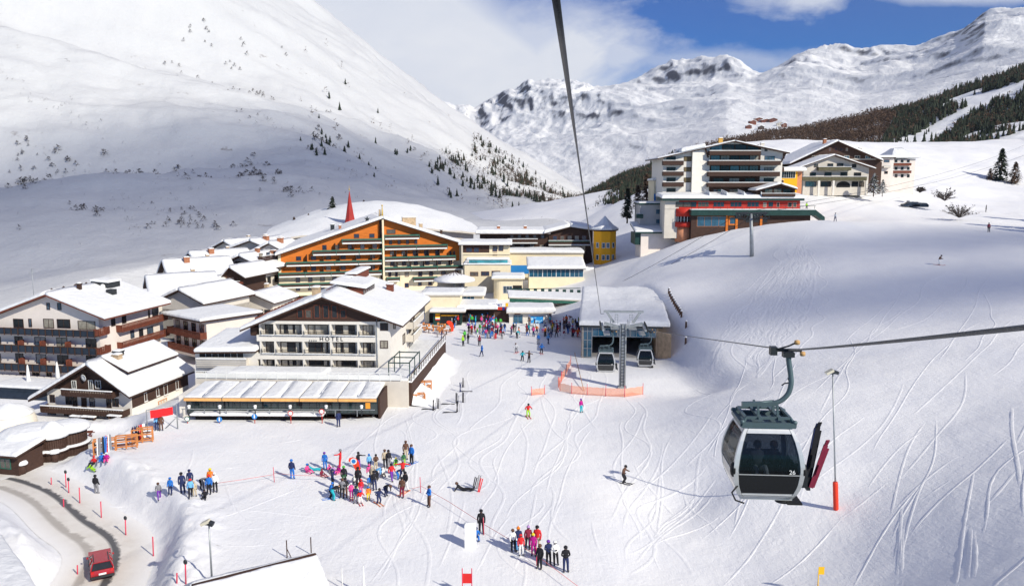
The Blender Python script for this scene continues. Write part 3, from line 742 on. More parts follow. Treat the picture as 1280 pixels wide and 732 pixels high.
    def box(s, name, m, a, b, parent=None, face=None, d=0.0):
        return s.part(name, m, lambda q: q.box(a, b), parent, face, d)
    def chimney(s, u, v, z, w_=0.9, h=1.2, m=None, dep=None):
        dep = dep or w_; zb = z-1.5
        q = MB(); q.box((u-w_/2, v-dep/2, zb), (u+w_/2, v+dep/2, z+h)); q.box((u-w_/2-.08, v-dep/2-.08, z+h), (u+w_/2+.08, v+dep/2+.08, z+h+.12)); c = q.build('chimney', m or BRICK, s.root)
        q = MB(); snow_slab(q, (u-w_/2, v-dep/2, z+h+.122), (u+w_/2, v-dep/2, z+h+.122), (u+w_/2, v+dep/2, z+h+.122), (u-w_/2, v+dep/2, z+h+.122), 0.22, (1,1,1,1), 4, 0.03, 0.03); q.build('chimney_snow', SNOW, c)
        return c
def text_mesh(txt, size, depth, name, m, parent, M, bold=0.0):
    cu = bpy.data.curves.new(name, 'FONT'); cu.body = txt; cu.size = size; cu.extrude = depth; cu.offset = bold; cu.align_x = 'CENTER'
    o = bpy.data.objects.new('tmp_text', cu); COL.objects.link(o)
    dg = bpy.context.evaluated_depsgraph_get(); me = bpy.data.meshes.new_from_object(o.evaluated_get(dg))
    bpy.data.objects.remove(o); me.transform(M); me.materials.clear(); me.materials.append(m)
    r_ = bpy.data.objects.new(name, me); COL.objects.link(r_); r_.parent = parent; return r_
# ---------------- buildings ----------------
kA = (0, 320, 4); kB = (0, 480, 2.906); kD = (220, 320, 3.3265); kE = (160, 230, 4.308); kF = (340, 230, 4); kJ = (560, 240, 4.067)
kN = (780, 150, 3.368); kS = (660, 340, 4.304); kC = (520, 370, 4.304)
k1 = (345, 265, 5.333); k2 = (520, 340, 7.111); k3 = (825, 165, 5.23); k4 = (975, 165, 7.111); k5 = (0, 340, 4.575); k6 = (220, 460, 4.0); k8 = (0, 470, 5.333)
# --- A: big cream hotel with navy balconies, far left
A = Bld('hotel', 'large warm white hotel with navy balcony fronts and wide snowy gable roof', 'hotel', (129, 112), -10.2, 17.2, 14, -2.8, 'R', k5)
A.gable((255, 128), (-95, 262), (597, 268), -1.1, 14.6, PINKW, REDBR, 0.5)
for r_ in ((78,268,135,315),(165,268,182,310),(268,178,285,212),(330,178,350,214),(250,268,308,318),(328,270,402,318),(448,280,545,328),
           (85,368,130,415),(200,372,262,420),(325,375,385,425),(492,382,552,430),(90,465,135,515),(207,470,265,520),(330,475,392,525),(495,478,550,525),(-40,368,5,415),(-40,465,5,512)):
    A.winp('f', *r_, fm=BROWN, mull=1 if r_[2]-r_[0] > 30 else 0)
for r_ in ((112,572,152,612),(186,572,228,612),(266,572,298,608)):
    A.winp('f', *r_, fm=STONE, gm=BLACK)
for y0, y1, x0, x1 in ((312,347,-90,540),(408,446,-90,550),(514,552,-90,552)):
    A.balp('f', x0, x1, y0, y1, m=NAVY, slabm=REDBR, dep=1.2, panels=16, pm=BROWN, snow=False)
for x, y in ((135,380),(258,382),(402,388),(140,480),(262,483),(408,488)):
    a, b = A.f(x, y); a2, b2 = A.f(x+34, y+42); 
    A.part('balcony_divider', REDBR, lambda q: q.prism([(a, -1.15, b2), (a+0.06, -1.15, b2)] + [(a+0.06, -1.15+0.15*k/4+0.0, b-0.1+0.1*math.sin(k/4*1.57)) for k in range(1)] + [(a, -1.15, b-0.1)], (0, 1.13, 0)))
    A.part('balcony_divider', REDBR, lambda q: q.prism([(a, -1.0, b2), (a2, -1.0, b2), (a2, -1.0, b-0.15), ((a+a2)/2+0.1, -1.0, b), (a, -1.0, b-0.45)], (0, 0.05, 0)))
A.winp('r', 635, 268, 658, 303); A.winp('r', 697, 252, 720, 287)
A.crop = kA
for r_ in ((740,265,748,305),(760,258,790,298),(652,375,670,405),(695,368,715,402),(735,360,765,388)): A.winp('r', *r_, mull=0)
A.balp('r', 610, 840, 343, 380, m=REDBR, slats=0.28, dep=1.0, snow=False)
A.balp('r', 615, 850, 428, 466, m=REDBR, slats=0.28, dep=1.0, snow=False)
a, b = A.f(497, 385, -0.6)
for bb in (A.balconies if hasattr(A, 'balconies') else ()): pass
for y0, y1 in ((362, 408), (452, 502)):
    a0, bt = A.r(480, y0, A.W+0.5); _, bb = A.r(480, y1, A.W+0.5)
    A.balcony('r', -1.2, 0.9, bb+0.3, h=0.95, dep=0.9, m=REDBR, slats=0.3, snow=False)
# things on the roof
for (x, y) in ((600, 100), (660, 128)): pass
zr = A.g[1]
def on_roof_A(u): return A.roof_z(u)
c = A.chimney(10.9, 4.5, on_roof_A(10.9)+0.1, 0.5, 1.1, BROWN)
q = MB(); u = 9.6; v = 10.5; z = on_roof_A(u)
q.prism([(u-0.2, v-1.6, z-.4), (u+2.6, v-1.6, z-1.1), (u+2.6, v-1.6, z+0.55), (u-0.2, v-1.6, z+0.75)], (0, 3.0, 0)); dm = q.build('dormer', DARKM, A.root)
q = MB(); snow_slab(q, (u-.3, v-1.7, z+.75), (u+2.8, v-1.7, z+.56), (u+2.8, v+1.5, z+.56), (u-.3, v+1.5, z+.75), .35, (1,1,1,1)); q.build('dormer_snow', SNOW, dm)
q = MB(); q.M = Matrix.Translation((u+1.9, v-1.66, z-0.05)) @ Matrix.Rotation(R(90), 4, 'X'); q.lathe([(0.42, 0), (0.42, 0.12), (0.3, 0.16)], n=16); q.build('vent_disc', PALEM, dm)
A.box('roof_hatch', DARKM, (13.2, 7.2, on_roof_A(13.2)-0.2), (14.3, 8.2, on_roof_A(13.2)+0.9))
for i in range(6):
    u = 1.0+1.0*i; v = 1.0+2.4*i
    A.part('snow_guard', BROWN, lambda q: q.bar((8.3-0.1, v, on_roof_A(8.3)+0.1), (8.9, v+0.5, on_roof_A(8.3)+1.0), 0.12, 0.3))
# sunken terrace and parasols beside it
ter = Bld('terrace', 'snowy terrace deck with navy awning below the large white hotel at the left edge', 'terrace', (-12, 103), -10, 15, 4.5, -2.9, 'L', k5)
ter.flat((0, 0), (13.5, 4.5), 2.2, 0.3, NAVY, 0.5)
ter.part('awning', NAVY, lambda q: q.prism([(0, 0.02, 1.75), (13.5, 0.02, 1.75), (13.5, -1.3, 1.2), (0, -1.3, 1.2)], (0, 0, -0.06)))
for i in range(7): ter.box('post', PALEM, (0.2+2.1*i, -1.2, 0.2), (0.35+2.1*i, -1.08, 1.2))
for i, (x, h, lb) in enumerate(((167, 3.1, 'tall closed white parasol nearest the yellow panel on the hotel terrace'), (333, 2.7, 'closed white parasol farther right on the hotel terrace, nearest the brown chalet'))):
    t = thing('parasol', lb, 'parasol', P(x/4.575, 340+(660 if i == 0 else 625)/4.575, 105 if i == 0 else 107), 0, 'closed parasols on the hotel terrace')
    q = MB(); q.tube([(0, 0, 0), (0, 0, h)], 0.05, 6); q.build('pole', PALEM, t)
    q = MB(); q.lathe([(0.26, .3), (0.3, .6), (0.22, h*.6), (0.1, h-0.1), (0.02, h+0.1)], n=10); q.build('canopy', PALEM, t)
A.crop = k5; A.part('yellow_panel', YELLOW, lambda q: q.box((*[A.f(55, 620)[0]], -0.4, A.f(55, 620)[1]), (A.f(110, 620)[0], -0.3, A.f(55, 587)[1])))
# antenna
an = thing('antenna', 'thin roof antenna on a pole behind the big white hotel roof at far left', 'antenna', P(41, 354, 125), 0)
q = MB(); q.tube([(0, 0, -3), (0, 0, 2.3)], 0.04, 5); q.build('pole', STEEL, an)
q = MB(); [q.bar((-0.6+0.1*i, 0, 1.5+0.2*i), (0.5-0.1*i, 0.2, 1.7+0.2*i), .04, .04) for i in range(4)]; q.build('elements', STEEL, an)
# --- A2: annex with red balconies
A2 = Bld('chalet', 'small white annex with red balconies and snowy roof behind the big left hotel', 'chalet', (219, 126), -38, 9.5, 9, -1, 'L', kA)
A2.flat((-1.0, -1.4), (10.2, 9.5), 6.3, 0.45, BROWN, 0.25)
A2.box('wall', PINKW, (0, 0, 0), (9.5, 9, 6.04))
for z in (1.0, 3.5):
    for i in range(4): A2.win('f', 0.8+2.3*i, z+0.1, 1.9+2.3*i, z+1.9, fm=REDBR)
    A2.balcony('f', 0, 9.5, z, 0.95, 1.1, REDBR, slats=0.25, snow=False)
A3 = Bld('house', 'low building with a broad snow roof between the big left hotel and the beige chalet', 'house', (205, 138), -20, 9, 12, -1, 'L', kA)
A3.box('wall', PALE, (0, 0, 0), (9, 12, 5.2)); A3.gable_l(4.5, 8.8, -0.8, 6.6, 9.8, 6.6, -0.9, 12.8, PALE, BROWN, .5)
for i in range(3): A3.win('f', 1+2.5*i, 3.5, 2.1+2.5*i, 4.9)
# --- B: brown and white chalet
B = Bld('chalet', 'brown and white chalet with two long carved balconies and satellite dish, left foreground', 'chalet', (166, 92), -11, 11.4, 11.5, -2.4, 'R', k8)
B.gable((573, -75), (186, 160), (862, 138), -1.2, 12, WHITE, BROWN, 0.5)
uP, zP, uL, zL, uR, zR = B.g
_, zc = B.f(600, 95)
q = MB(); rt = .24
uc0 = uP-(zP-rt-zc)*(uP-uL)/(zP-zL); uc1 = uP+(zP-rt-zc)*(uR-uP)/(zP-zR)
q.prism([(max(uc0, 0), -0.05, zc), (min(uc1, B.W), -0.05, zc), (min(uc1, B.W), -0.05, B.roof_z(min(uc1, B.W))-rt), (uP, -0.05, zP-rt), (max(uc0, 0), -0.05, B.roof_z(max(uc0, 0))-rt)], (0, 0.04, 0)); q.build('gable_cladding', BROWN, B.root)
for r_ in ((335,125,365,170),(440,135,480,185),(487,140,515,195),(600,148,630,200),(712,150,742,205),(752,152,790,198),(322,245,375,290),(432,252,488,295),(718,268,755,310),(765,270,815,312)):
    B.winp('f', *r_, fm=BROWN)
for r_ in ((480,30,508,78),(592,28,620,88),(637,30,672,78)): B.winp('f', *r_, fm=PALEM, gm=GLASS, d=-0.06)
B.winp('f', 610, 262, 645, 332, fm=BROWN, gm=BROWN, name='door', pane='door_leaf', mull=0)
B.winp('f', 545, 145, 577, 200, fm=BROWN, gm=BROWN, name='door', pane='door_leaf', mull=0)
B.balp('f', 270, 815, 195, 237, m=BROWN, dep=1.25, slats=0.22)
B.balp('f', 408, 742, 86, 128, m=BROWN, dep=1.25, slats=0.22)
a, b = B.f(540, 15, -0.9); q = MB(); q.M = Matrix.Translation((a, -0.35, b)) @ Matrix.Rotation(R(100), 4, 'X') @ Matrix.Rotation(R(-15), 4, 'Y')
q.lathe([(0.001, 0), (0.25, 0.03), (0.42, 0.1), (0.42, 0.14), (0.25, 0.07), (0.001, 0.04)], n=18); dish = q.build('satellite_dish', PALEM, B.root)
q = MB(); q.tube([(a, -0.02, b), (a, -0.34, b)], 0.04, 6); q.build('bracket', STEEL, dish)
a0, z0_ = B.r(900, 205); _, zt = B.r(900, 150)
B.part('side_cladding', BROWN, lambda q: q.box((0.1, -0.05, z0_), (11.4, -0.003, B.roof_z(B.W)-0.26)), face='r')
for r_ in ((960,115,977,160),(1040,85,1057,125),(1090,60,1115,115),(1170,35,1187,80)): B.winp('r', *r_, fm=PALEM, gm=GLASS, mull=0, sill=True)
B.winp('r', 1055, 170, 1112, 210, fm=WOODO, gm=CURT, mull=2)
# clerestory band in the right roof slope
u1 = uP+(uR-uP)*0.60
B.box('clerestory', BROWN, (u1-0.1, 1.6, B.roof_z(u1)-0.1), (u1, 10.8, B.roof_z(u1)+0.75))
B.shed((u1+0.45, 1.2, B.roof_z(u1)+0.9), (u1+0.45, 11.2, B.roof_z(u1)+0.9), (uP+0.25, 11.2, zP+0.40), (uP+0.25, 1.2, zP+0.40), .4)
B.chimney(uP+1.0, 3.2, zP-0.1, 0.9, 0.8, DARKM); B.chimney(uP+1.6, 2.2, zP-0.2, 0.8, 0.7, STONE)
for x, w_ in ((470, 14), (545, 12), (718, 14)):
    a, b = B.f(x, 318, -1.6); t = thing('bench', {470: 'snow-capped wooden bench left of the chalet door', 545: 'short snow-capped bench just beside the chalet door', 718: 'snow-capped bench right of the chalet door under the corner windows'}[x], 'bench', B.O+B.ud*a-B.vd*1.6, B.yaw, 'benches along the chalet wall')
    t.location.z = gz(t.location.x, t.location.y)
    q = MB(); q.box((0, 0, .38), (1.7, .45, .44)); q.build('seat', BROWN, t)
    q = MB(); q.box((0, .42, .5), (1.7, .47, .85)); q.build('backrest', BROWN, t)
    for xx in (0.1, 1.5):
        q = MB(); q.box((xx, 0.05, 0), (xx+.1, .45, .378)); q.build('leg', BROWN, t)
    q = MB(); snow_slab(q, (0, 0, .442), (1.7, 0, .442), (1.7, .4, .442), (0, .4, .442), .2, (1,1,1,1)); q.build('snow_cap', SNOW, t)
# --- round wooden huts of the snow bar
def hut(px, Y, r_, h, label, zt=0.0):
    t = thing('snow_bar_hut', label, 'hut', P(px, 0, Y), 0, 'round wooden bar huts beside the road'); 
    X = (px-CX)/F*Y/cT*0.985; t.location = (X, Y, gz(X, Y))
    q = MB(); q.lathe([(r_, -0.5), (r_, h)], n=20); 
    for k in range(40):
        th = 2*math.pi*k/40; q.box((r_*math.cos(th)-.03, r_*math.sin(th)-.03, 0), (r_*math.cos(th)+.03, r_*math.sin(th)+.03, h))
    q.build('wall', BROWN, t)
    q = MB(); q.lathe([(0.01, h+.003), (r_*1.22, h+.003), (r_*1.26, h+0.22), (r_*1.15, h+0.5), (r_*.8, h+0.75+zt*.3), (r_*0.3, h+0.85+zt), (0.01, h+0.9+zt*1.1)], n=24); q.build('roof_snow', SNOW, t)
    q = MB(); q.lathe([(r_*1.02, h*.38), (r_*1.22, h*.38), (r_*1.22, h*.38+.12), (r_*1.02, h*.38+.12)], n=24); ct = q.build('counter', BROWN, t)
    q = MB(); q.lathe([(r_*1.03, h*.38+.123), (r_*1.22, h*.38+.123), (r_*1.24, h*.38+.2), (r_*1.15, h*.38+.3), (r_*1.03, h*.38+.3)], n=24); q.build('counter_snow', SNOW, ct)
    return t
hut(62, 80, 1.75, 2.5, 'round dark timber bar hut with flat snow cap, nearest the chalet')
hut(42, 78, 1.25, 2.4, 'small round bar hut with pointed snow cap between the two larger huts', 0.6)
hut(14, 78, 2.3, 2.6, 'widest round bar hut at the left edge with a broad domed snow roof')
s_ = Bld('shed', 'low dark shed with green windows and sloping snow roof below the bar huts', 'shed', (-22, 74), -12, 4.2, 3, -1.9, 'L', k8)
s_.box('wall', BROWN, (0, 0, 0), (4.2, 3, 2.2)); s_.shed((-0.3, -.5, 2.3), (4.5, -.5, 2.3), (4.5, 3.2, 2.9), (-.3, 3.2, 2.9), .35); s_.win('f', 2.2, .9, 3.3, 1.8, fm=GREEN); s_.win('f', .6, .9, 1.6, 1.8, fm=GREEN)
for i, (px, py, lb) in enumerate(((14, 590, 'leftmost snow-capped barrel table by the bar huts'), (28, 592, 'large snow-capped barrel table in the middle of the bar yard'), (69, 577, 'snow-capped barrel table under the round huts beside a standing guest'), (56, 563, 'small barrel table against the round hut wall'), (74, 562, 'snow-capped barrel table right of the round huts'))):
    g = GP(px, py); t = thing('barrel_table', lb, 'barrel table', g, 0, 'barrel tables of the snow bar')
    q = MB(); q.lathe([(.3, 0), (.38, .4), (.38, .6), (.3, .95)], n=12); q.build('barrel', BROWN, t)
    q = MB(); q.lathe([(.52, .953), (.56, 1.1), (.42, 1.3), (.01, 1.36)], n=14); q.build('snow_cap', SNOW, t)
q = MB(); cc = P(30, 520, 92)
# --- igloo-like snow mound tent left of chalet
t = thing('tent', 'cream snow-covered tent dome between the left hotel terrace and the bar huts', 'tent', (P(12, 515, 90).x, 90, gz(P(12, 515, 90).x, 90)), 0)
q = MB(); q.lathe([(2.7, -1), (2.7, .6), (2.4, 1.3), (1.4, 2.0), (.4, 2.4), (.01, 2.5)], n=24); q.build('canvas', mat('tent_cloth', (0.74, 0.68, 0.58), var=.05), t)
q = MB(); q.lathe([(2.45, 1.25), (2.5, 1.4), (1.5, 2.15), (.4, 2.5), (.01, 2.6)], n=24); q.build('snow_cap', SNOW, t)
# --- D: the white HOTEL
D = Bld('hotel', 'white hotel with HOTEL lettering, dark timber gable and three rows of recessed loggias', 'hotel', (323.7, 98.6), -3, 16.9, 20.5, 0, 'L', kD)
D.gable((605, 170), (264, 308), (943, 290), -1.0, 21, WHITE, BROWN, 0.5, body=False)
uP, zP, uL, zL, uR, zR = D.g; rt = .24
um, _ = D.f(835, 300); LD = 0.95
q = MB(); q.prism([(0, LD, -0.5), (D.W, LD, -.5), (D.W, LD, D.roof_z(D.W)-rt), (uP, LD, zP-rt), (0, LD, D.roof_z(0)-rt)], (0, D.D-LD, 0)); q.build('wall', WHITE, D.root)
def zf(y): return D.f(600, y)[1]
zb = [(270, 283), (330, 356), (407, 431), (464, 540)]
def grid(q):
    for yt, yb in zb: q.box((0, 0, zf(yb)), (um, LD, zf(yt)))
    for x0, x1 in ((345, 352), (405, 413), (523, 531), (638, 646), (752, 761), (827, 835)):
        a0, _ = D.f(x0, 300); a1, _ = D.f(x1, 300); a0 = max(a0, 0); a1 = min(a1, um)
        for k in range(3): q.box((a0, 0.02 if a0 else 0, zf(zb[k+1][0])), (a1, LD, zf(zb[k][1])))
    q.box((um, 0.0, -.5), (D.W, LD, D.roof_z(D.W)-rt-.05))
D.part('loggia_frame', WHITE, grid)
zg = zf(270)
ul = uP-(zP-rt-zg)*(uP-uL)/(zP-zL)
q = MB(); q.prism([(max(0, ul), -0.04, zg+.003), (um+.3, -.04, zg+.003), (um+.3, -.04, D.roof_z(um+.3)-rt), (uP, -.04, zP-rt), (max(0, ul), -.04, D.roof_z(max(0, ul))-rt)], (0, LD+.03, 0)); q.build('gable_cladding', BROWN, D.root)
for x in (505, 540, 575, 612, 648, 684):
    D.winp('f', x, 205 if 540 < x < 680 else 225, x+22, 255, fm=REDBR, gm=GLASS, d=-0.05, mull=0)
bays = [(352, 405), (413, 523), (531, 638), (646, 752), (761, 827)]
for k in range(3):
    yt = zb[k][1]; yb = zb[k+1][0]
    for x0, x1 in bays:
        a0, _ = D.f(x0, 300); a1, _ = D.f(x1, 300)
        w_ = D.win('f', a0+.3, zf(yb)+.02, a1-(.55 if x1-x0 > 60 else .2), zf(yt)-.3, fm=BROWN, gm=GLASS, d=LD, mull=2 if x1-x0 > 60 else 1)
        n = 3 if x1-x0 > 60 else 1
        for j in range(n):
            if random.random() < .6:
                c0 = a0+.3+(a1-a0-.6)*(j+.1)/n; q = MB(); q.box((c0, LD-.045, zf(yb)+.05), (c0+rnd(.3, .7), LD-.02, zf(yt)-.2)); q.build('curtain', CURT, w_)
        zr0 = zf(yb); hh = (zf(yt)-zf(yb))*.42
        q = MB(); [q.box((a0+.02, -.12, zr0+hh*(.15+.3*i)), (a1-.02, -.05, zr0+hh*(.15+.3*i)+.05)) for i in range(3)]
        [q.box((a0+(a1-a0)*i/4-.02, -.1, zr0-.1), (a0+(a1-a0)*i/4+.02, -.06, zr0+hh)) for i in range(5)]
        rl = q.build('railing', DARKM, D.root)
        q = MB(); snow_slab(q, (a0, -.2, zr0+.005), (a1, -.2, zr0+.005), (a1, .25, zr0+.005), (a0, .25, zr0+.005), .12, (1,1,1,1), 10, .05); q.build('ledge_snow', SNOW, rl)
D.winp('f', 851, 280, 880, 307); D.winp('f', 851, 353, 880, 381)
D.winp('f', 905, 285, 912, 300, mull=0)
aL, zt = D.f(595, 340); aR, _ = D.f(696, 340); ac = (aL+aR)/2
text_mesh('H O T E L', 0.70, .012, 'lettering', BLACK, D.root, Matrix.Translation((ac, -.02, zf(351.5))) @ Matrix.Rotation(R(90), 4, 'X'), .008)
q = MB()
for i in range(4):
    a, _ = D.f(556+9*i, 350); pts = [(a+.1*math.cos(1.571+k*math.pi/5)*(1 if k % 2 == 0 else .42), -.06, zf(351)+.1*math.sin(1.571+k*math.pi/5)*(1 if k % 2 == 0 else .42)) for k in range(10)]
    q.prism(pts, (0, .05, 0))
q.build('stars', DARKM, D.root)
for r_ in ((942,330,952,357),(968,365,985,400),(968,295,976,312),(985,285,992,305)): D.winp('r', *r_, mull=0)
D.balcony('r', 10.5, 17, D.r(975, 335)[1]+.1, .9, 1.1, PALE, slats=.3); D.balcony('r', 10.5, 19, D.r(990, 265)[1], .9, 1.1, PALE, slats=.3)
for i in range(3): D.win('r', 11.3+2.3*i, D.r(990, 265)[1]+.1, 12.7+2.3*i, D.r(990, 265)[1]+1.9)
D.balcony('l', 14, 20, zf(331), 1.0, .9, BROWN, slats=.25)
# roof dormer on the right slope, ridge block, chimneys
u0 = uP+3.0; v0 = 6.5; zz = D.roof_z(u0)
ud_, zd = 12.1, D.roof_z(12.1)
q = MB(); q.box((ud_-3.6, 6.2, zd-.2), (ud_, 13.2, zd+1.35)); dm = q.build('dormer', REDBR, D.root)
for i in range(6):
    q = MB(); q.box((ud_+.002, 6.5+1.12*i, zd+.3), (ud_+.04, 7.3+1.12*i, zd+1.15)); q.build('window', GLASS, dm)
q = MB(); snow_slab(q, (ud_+.5, 5.8, zd+1.37), (ud_+.5, 13.6, zd+1.37), (ud_-4.2, 13.6, zd+2.0), (ud_-4.2, 5.8, zd+2.0), .4, (1,1,1,1)); q.f = [f for f in q.f]; q.build('dormer_snow', SNOW, dm)
q = MB(); q.box((uP-.35, 12.5, zP-.3), (uP+.9, 20.5, zP+1.3)); q.box((uP-.6, 3.2, zP-.2), (uP-.3, 12.4, zP+.35)); rb = q.build('ridge_block', REDBR, D.root)
q = MB(); snow_slab(q, (uP-.5, 12.3, zP+1.302), (uP+1.1, 12.3, zP+1.302), (uP+1.1, 20.7, zP+1.302), (uP-.5, 20.7, zP+1.302), .3, (1,1,1,1)); q.build('ridge_snow', SNOW, rb)
D.chimney(uP-2.6, 5.5, D.roof_z(uP-2.6), .9, 1.3, STONE); D.chimney(uP+5.2, 15, D.roof_z(uP+5.2), .9, 1.3, REDBR); D.chimney(uP+.2, 11, zP, 1.2, .9, DARKM)
for i in range(14):
    v = 1.2+1.4*i; u = uL+1.3; D.part('snow_guard', REDBR, lambda q: q.box((u-.15, v, D.roof_z(u)-.1), (u+.1, v+.75, D.roof_z(u)+.72)))
D.part('drainpipe', STEEL, lambda q: q.tube([(um+.02, -.1, .3), (um+.02, -.1, D.roof_z(um)-.5)], .06, 6))
# left wing of the hotel
a0, zt = D.f(85, 397, -.5); a1, _ = D.f(297, 397, -.5)
aw0, _ = D.f(82, 450); 
D.box('wing_wall', WHITE, (aw0, 0, -.5), (-.003, 9, zt-.05))
b0, zb0 = D.f(150, 312, 9); b1, _ = D.f(347, 308, 9)
q = MB(); e = .25
D.shed((a0-.2, -.7, zt), (0.0, -.7, zt+.15), (1.1, 9.2, zb0+.3), (a0-.2, 9.2, zb0), .55)
D.winp('f', 97, 398, 281, 421, fm=PALEM, mull=6)
for i in range(4): D.winp('f', 118+35*i, 478, 140+35*i, 500, fm=PALEM, mull=0)
D.balp('f', 84, 290, 426, 460, m=PALE, dep=.8, slats=.0)
for k in range(4):
    y = 430+8*k; a, z = D.f(84, y, -.8); a1_, _ = D.f(292, y, -.8); D.part('slat', GREYW, lambda q: q.box((a-.05, -.93, z-.03), (a1_+.05, -.85, z+.03)))
# --- restaurant pavilion with striped awnings in front
Rr = Bld('restaurant', 'long glazed restaurant pavilion with orange-edged snowy awnings in front of the white hotel', 'restaurant', (234, 86.5), -1, 21.6, 5.2, 0, 'L', k6)
z1 = Rr.f(300, 138)[1]; Rr.box('floor', BROWN, (0, 0, -.5), (21.6, 5.2, Rr.f(300, 250)[1]))
zfl = Rr.f(300, 222)[1]
Rr.box('back_wall', BROWN, (0.1, 5.0, -.3), (21.5, 5.2, z1+.3)); Rr.box('end_wall', WHITE, (-.9, .2, -.5), (-.003, 5.2, z1)); Rr.box('side_wall', BROWN, (21.4, .1, 0), (21.6, 5.0, z1))
GLR = glassm('restaurant_glass', (0.02, 0.035, 0.035), .08, .9)
for i in range(5):
    a0 = 21.4*i/5+.1; a1 = 21.4*(i+1)/5-.1
    Rr.win('f', a0, zfl, a1, z1-.15, fm=DARKM, gm=GLR, mull=4)
    q = MB(); q.prism([(a0-.05, -.75, z1-.02), (a1+.05, -.75, z1-.02), (a1+.05, -.75, z1-.40), (a0-.05, -.75, z1-.40)], (0, .05, 0)); aw = q.build('awning_valance', mat('awning_orange', (.80, .42, .14), var=.12), Rr.root)
    q = MB(); am = (a0+a1)/2; zb_ = z1+.55
    q.add([(a0-.08, -.8, z1), (a1+.08, -.8, z1), (am, 4.9, zb_-.05), (a0-.08, 5.2, zb_-.25), (a1+.08, 5.2, zb_-.25)], [(0, 1, 2), (0, 2, 3), (1, 4, 2)]); 
    q.add([(a0-.08, -.8, z1-.06), (a1+.08, -.8, z1-.06), (am, 4.9, zb_-.15)], [(2, 1, 0)]); q.build('awning_cloth', mat('awning_white', (.75, .72, .68), var=.06), aw)
    q = MB(); snow_slab(q, (a0, -.7, z1+.02), (am+.1, -.7, z1+.02), (am+.05, 4.8, zb_-.08), (a0, 5.1, zb_-.25), .13, (1, 0, 1, 1), 10, .04, .0); snow_slab(q, (am-.1, -.7, z1+.02), (a1, -.7, z1+.02), (a1, 5.1, zb_-.25), (am-.05, 4.8, zb_-.08), .13, (1, 1, 1, 0), 10, .04, .0); q.build('awning_snow', SNOW, aw)
q = MB(); a0, zl_ = Rr.f(72, 235, -1.2); a1, _ = Rr.f(735, 235, -1.2)
q.box((a0, -1.3, zl_-.1), (a1, -.02, zl_)); lg = q.build('ledge', BROWN, Rr.root)
q = MB(); snow_slab(q, (a0, -1.35, zl_), (a1, -1.35, zl_), (a1, -.1, zl_), (a0, -.1, zl_), .3, (1,1,1,1)); q.build('ledge_snow', SNOW, lg)
Rr.box('plinth', BLACK, (a0+.3, -.6, -.6), (a1-.2, -.03, zl_-.102))
q = MB(); q.box((0, -1.35, zfl+.75), (21.3, -1.28, zfl+.82)); [q.box((.1+2.4*i, -1.35, zl_), (.17+2.4*i, -1.28, zfl+.8)) for i in range(9)]; q.build('railing', STEEL, Rr.root)
for i, x in enumerate((64, 218, 395, 570, 750, 927)):
    a, z = Rr.f(x, 185, -1.32); t = thing('lantern', ['leftmost frosted globe lantern on the restaurant railing', 'snow-topped lantern second from left on the restaurant railing', 'snow-topped lantern third from left on the restaurant railing', 'lantern above the red-rimmed sign at the middle of the restaurant front', 'lantern at the right end of the long snow ledge', 'rightmost lantern near the orange board'][i], 'lantern', Rr.O+Rr.ud*a-Rr.vd*1.32+Vector((0, 0, z-.25)), Rr.yaw, 'lanterns on the restaurant railing')
    q = MB(); q.ball((0, 0, 0), .17); q.build('globe', PALEM, t)
    q = MB(); q.tube([(0, 0, -.9), (0, 0, -.17)], .06, 6); q.build('post', DARKM, t)
    q = MB(); q.ball((0, 0, .18), .2, sc=(1, 1, .6)); q.build('snow_cap', SNOW, t)
a, z = Rr.f(948, 202, -1.5); t = tag(MB().box((0, 0, 0), (.5, .06, .65)).build('menu_board', mat('board_orange', (.8, .3, .03)), None), 'small orange board at the right end of the restaurant front', 'board'); t.location = Rr.O+Rr.ud*a-Rr.vd*1.5+Vector((0, 0, z)); t.rotation_euler.z = Rr.yaw
# round piste signs on red poles along the pavilion
BLUE = mat('sign_blue', (.02, .2, .55), var=.05); SIGNW = mat('sign_white', (.8, .8, .8), var=.03)
for i, (x, y, yb, kind) in enumerate(((57, 252, 296, 'g'), (218, 255, 292, 'b'), (393, 240, 286, 'b'), (573, 224, 282, 'r'), (729, 215, 250, 'r'))):
    p = P(220+x/4, 460+y/4, 84.5); g = gz(p.x, p.y)
    t = thing('round_sign', ['green-rimmed round sign on a red pole at the left end of the restaurant', 'blue round sign on a red pole, second from left before the restaurant', 'blue round sign on a red pole below the middle awnings of the restaurant', 'red-rimmed white sign on a tall red pole before the restaurant', 'red-rimmed sign on a red pole where the restaurant ledge ends'][i], 'sign', (p.x, p.y, g), 0, 'round signs before the restaurant')
    h = p.z-g
    q = MB(); q.tube([(0, 0, -.2), (0, 0, h)], .045, 6); q.build('pole', RED, t)
    q = MB(); q.M = Matrix.Translation((0, -.06, h)) @ Matrix.Rotation(R(90), 4, 'X'); q.lathe([(.30, -.02), (.30, .02)], n=20); dd = q.build('disc', {'g': GREEN, 'b': BLUE, 'r': RED}[kind], t)
    q = MB(); q.M = Matrix.Translation((0, -.085, h)) @ Matrix.Rotation(R(90), 4, 'X')
    if kind != 'b': q.lathe([(.21, -.01), (.21, .01)], n=20)
    else: q.box((-.07, -.18, -.01), (.07, .1, .01)); q.lathe([(.07, -.01), (.07, .01)], (0, .19, 0), 10)
    q.build('symbol', SIGNW, dd)
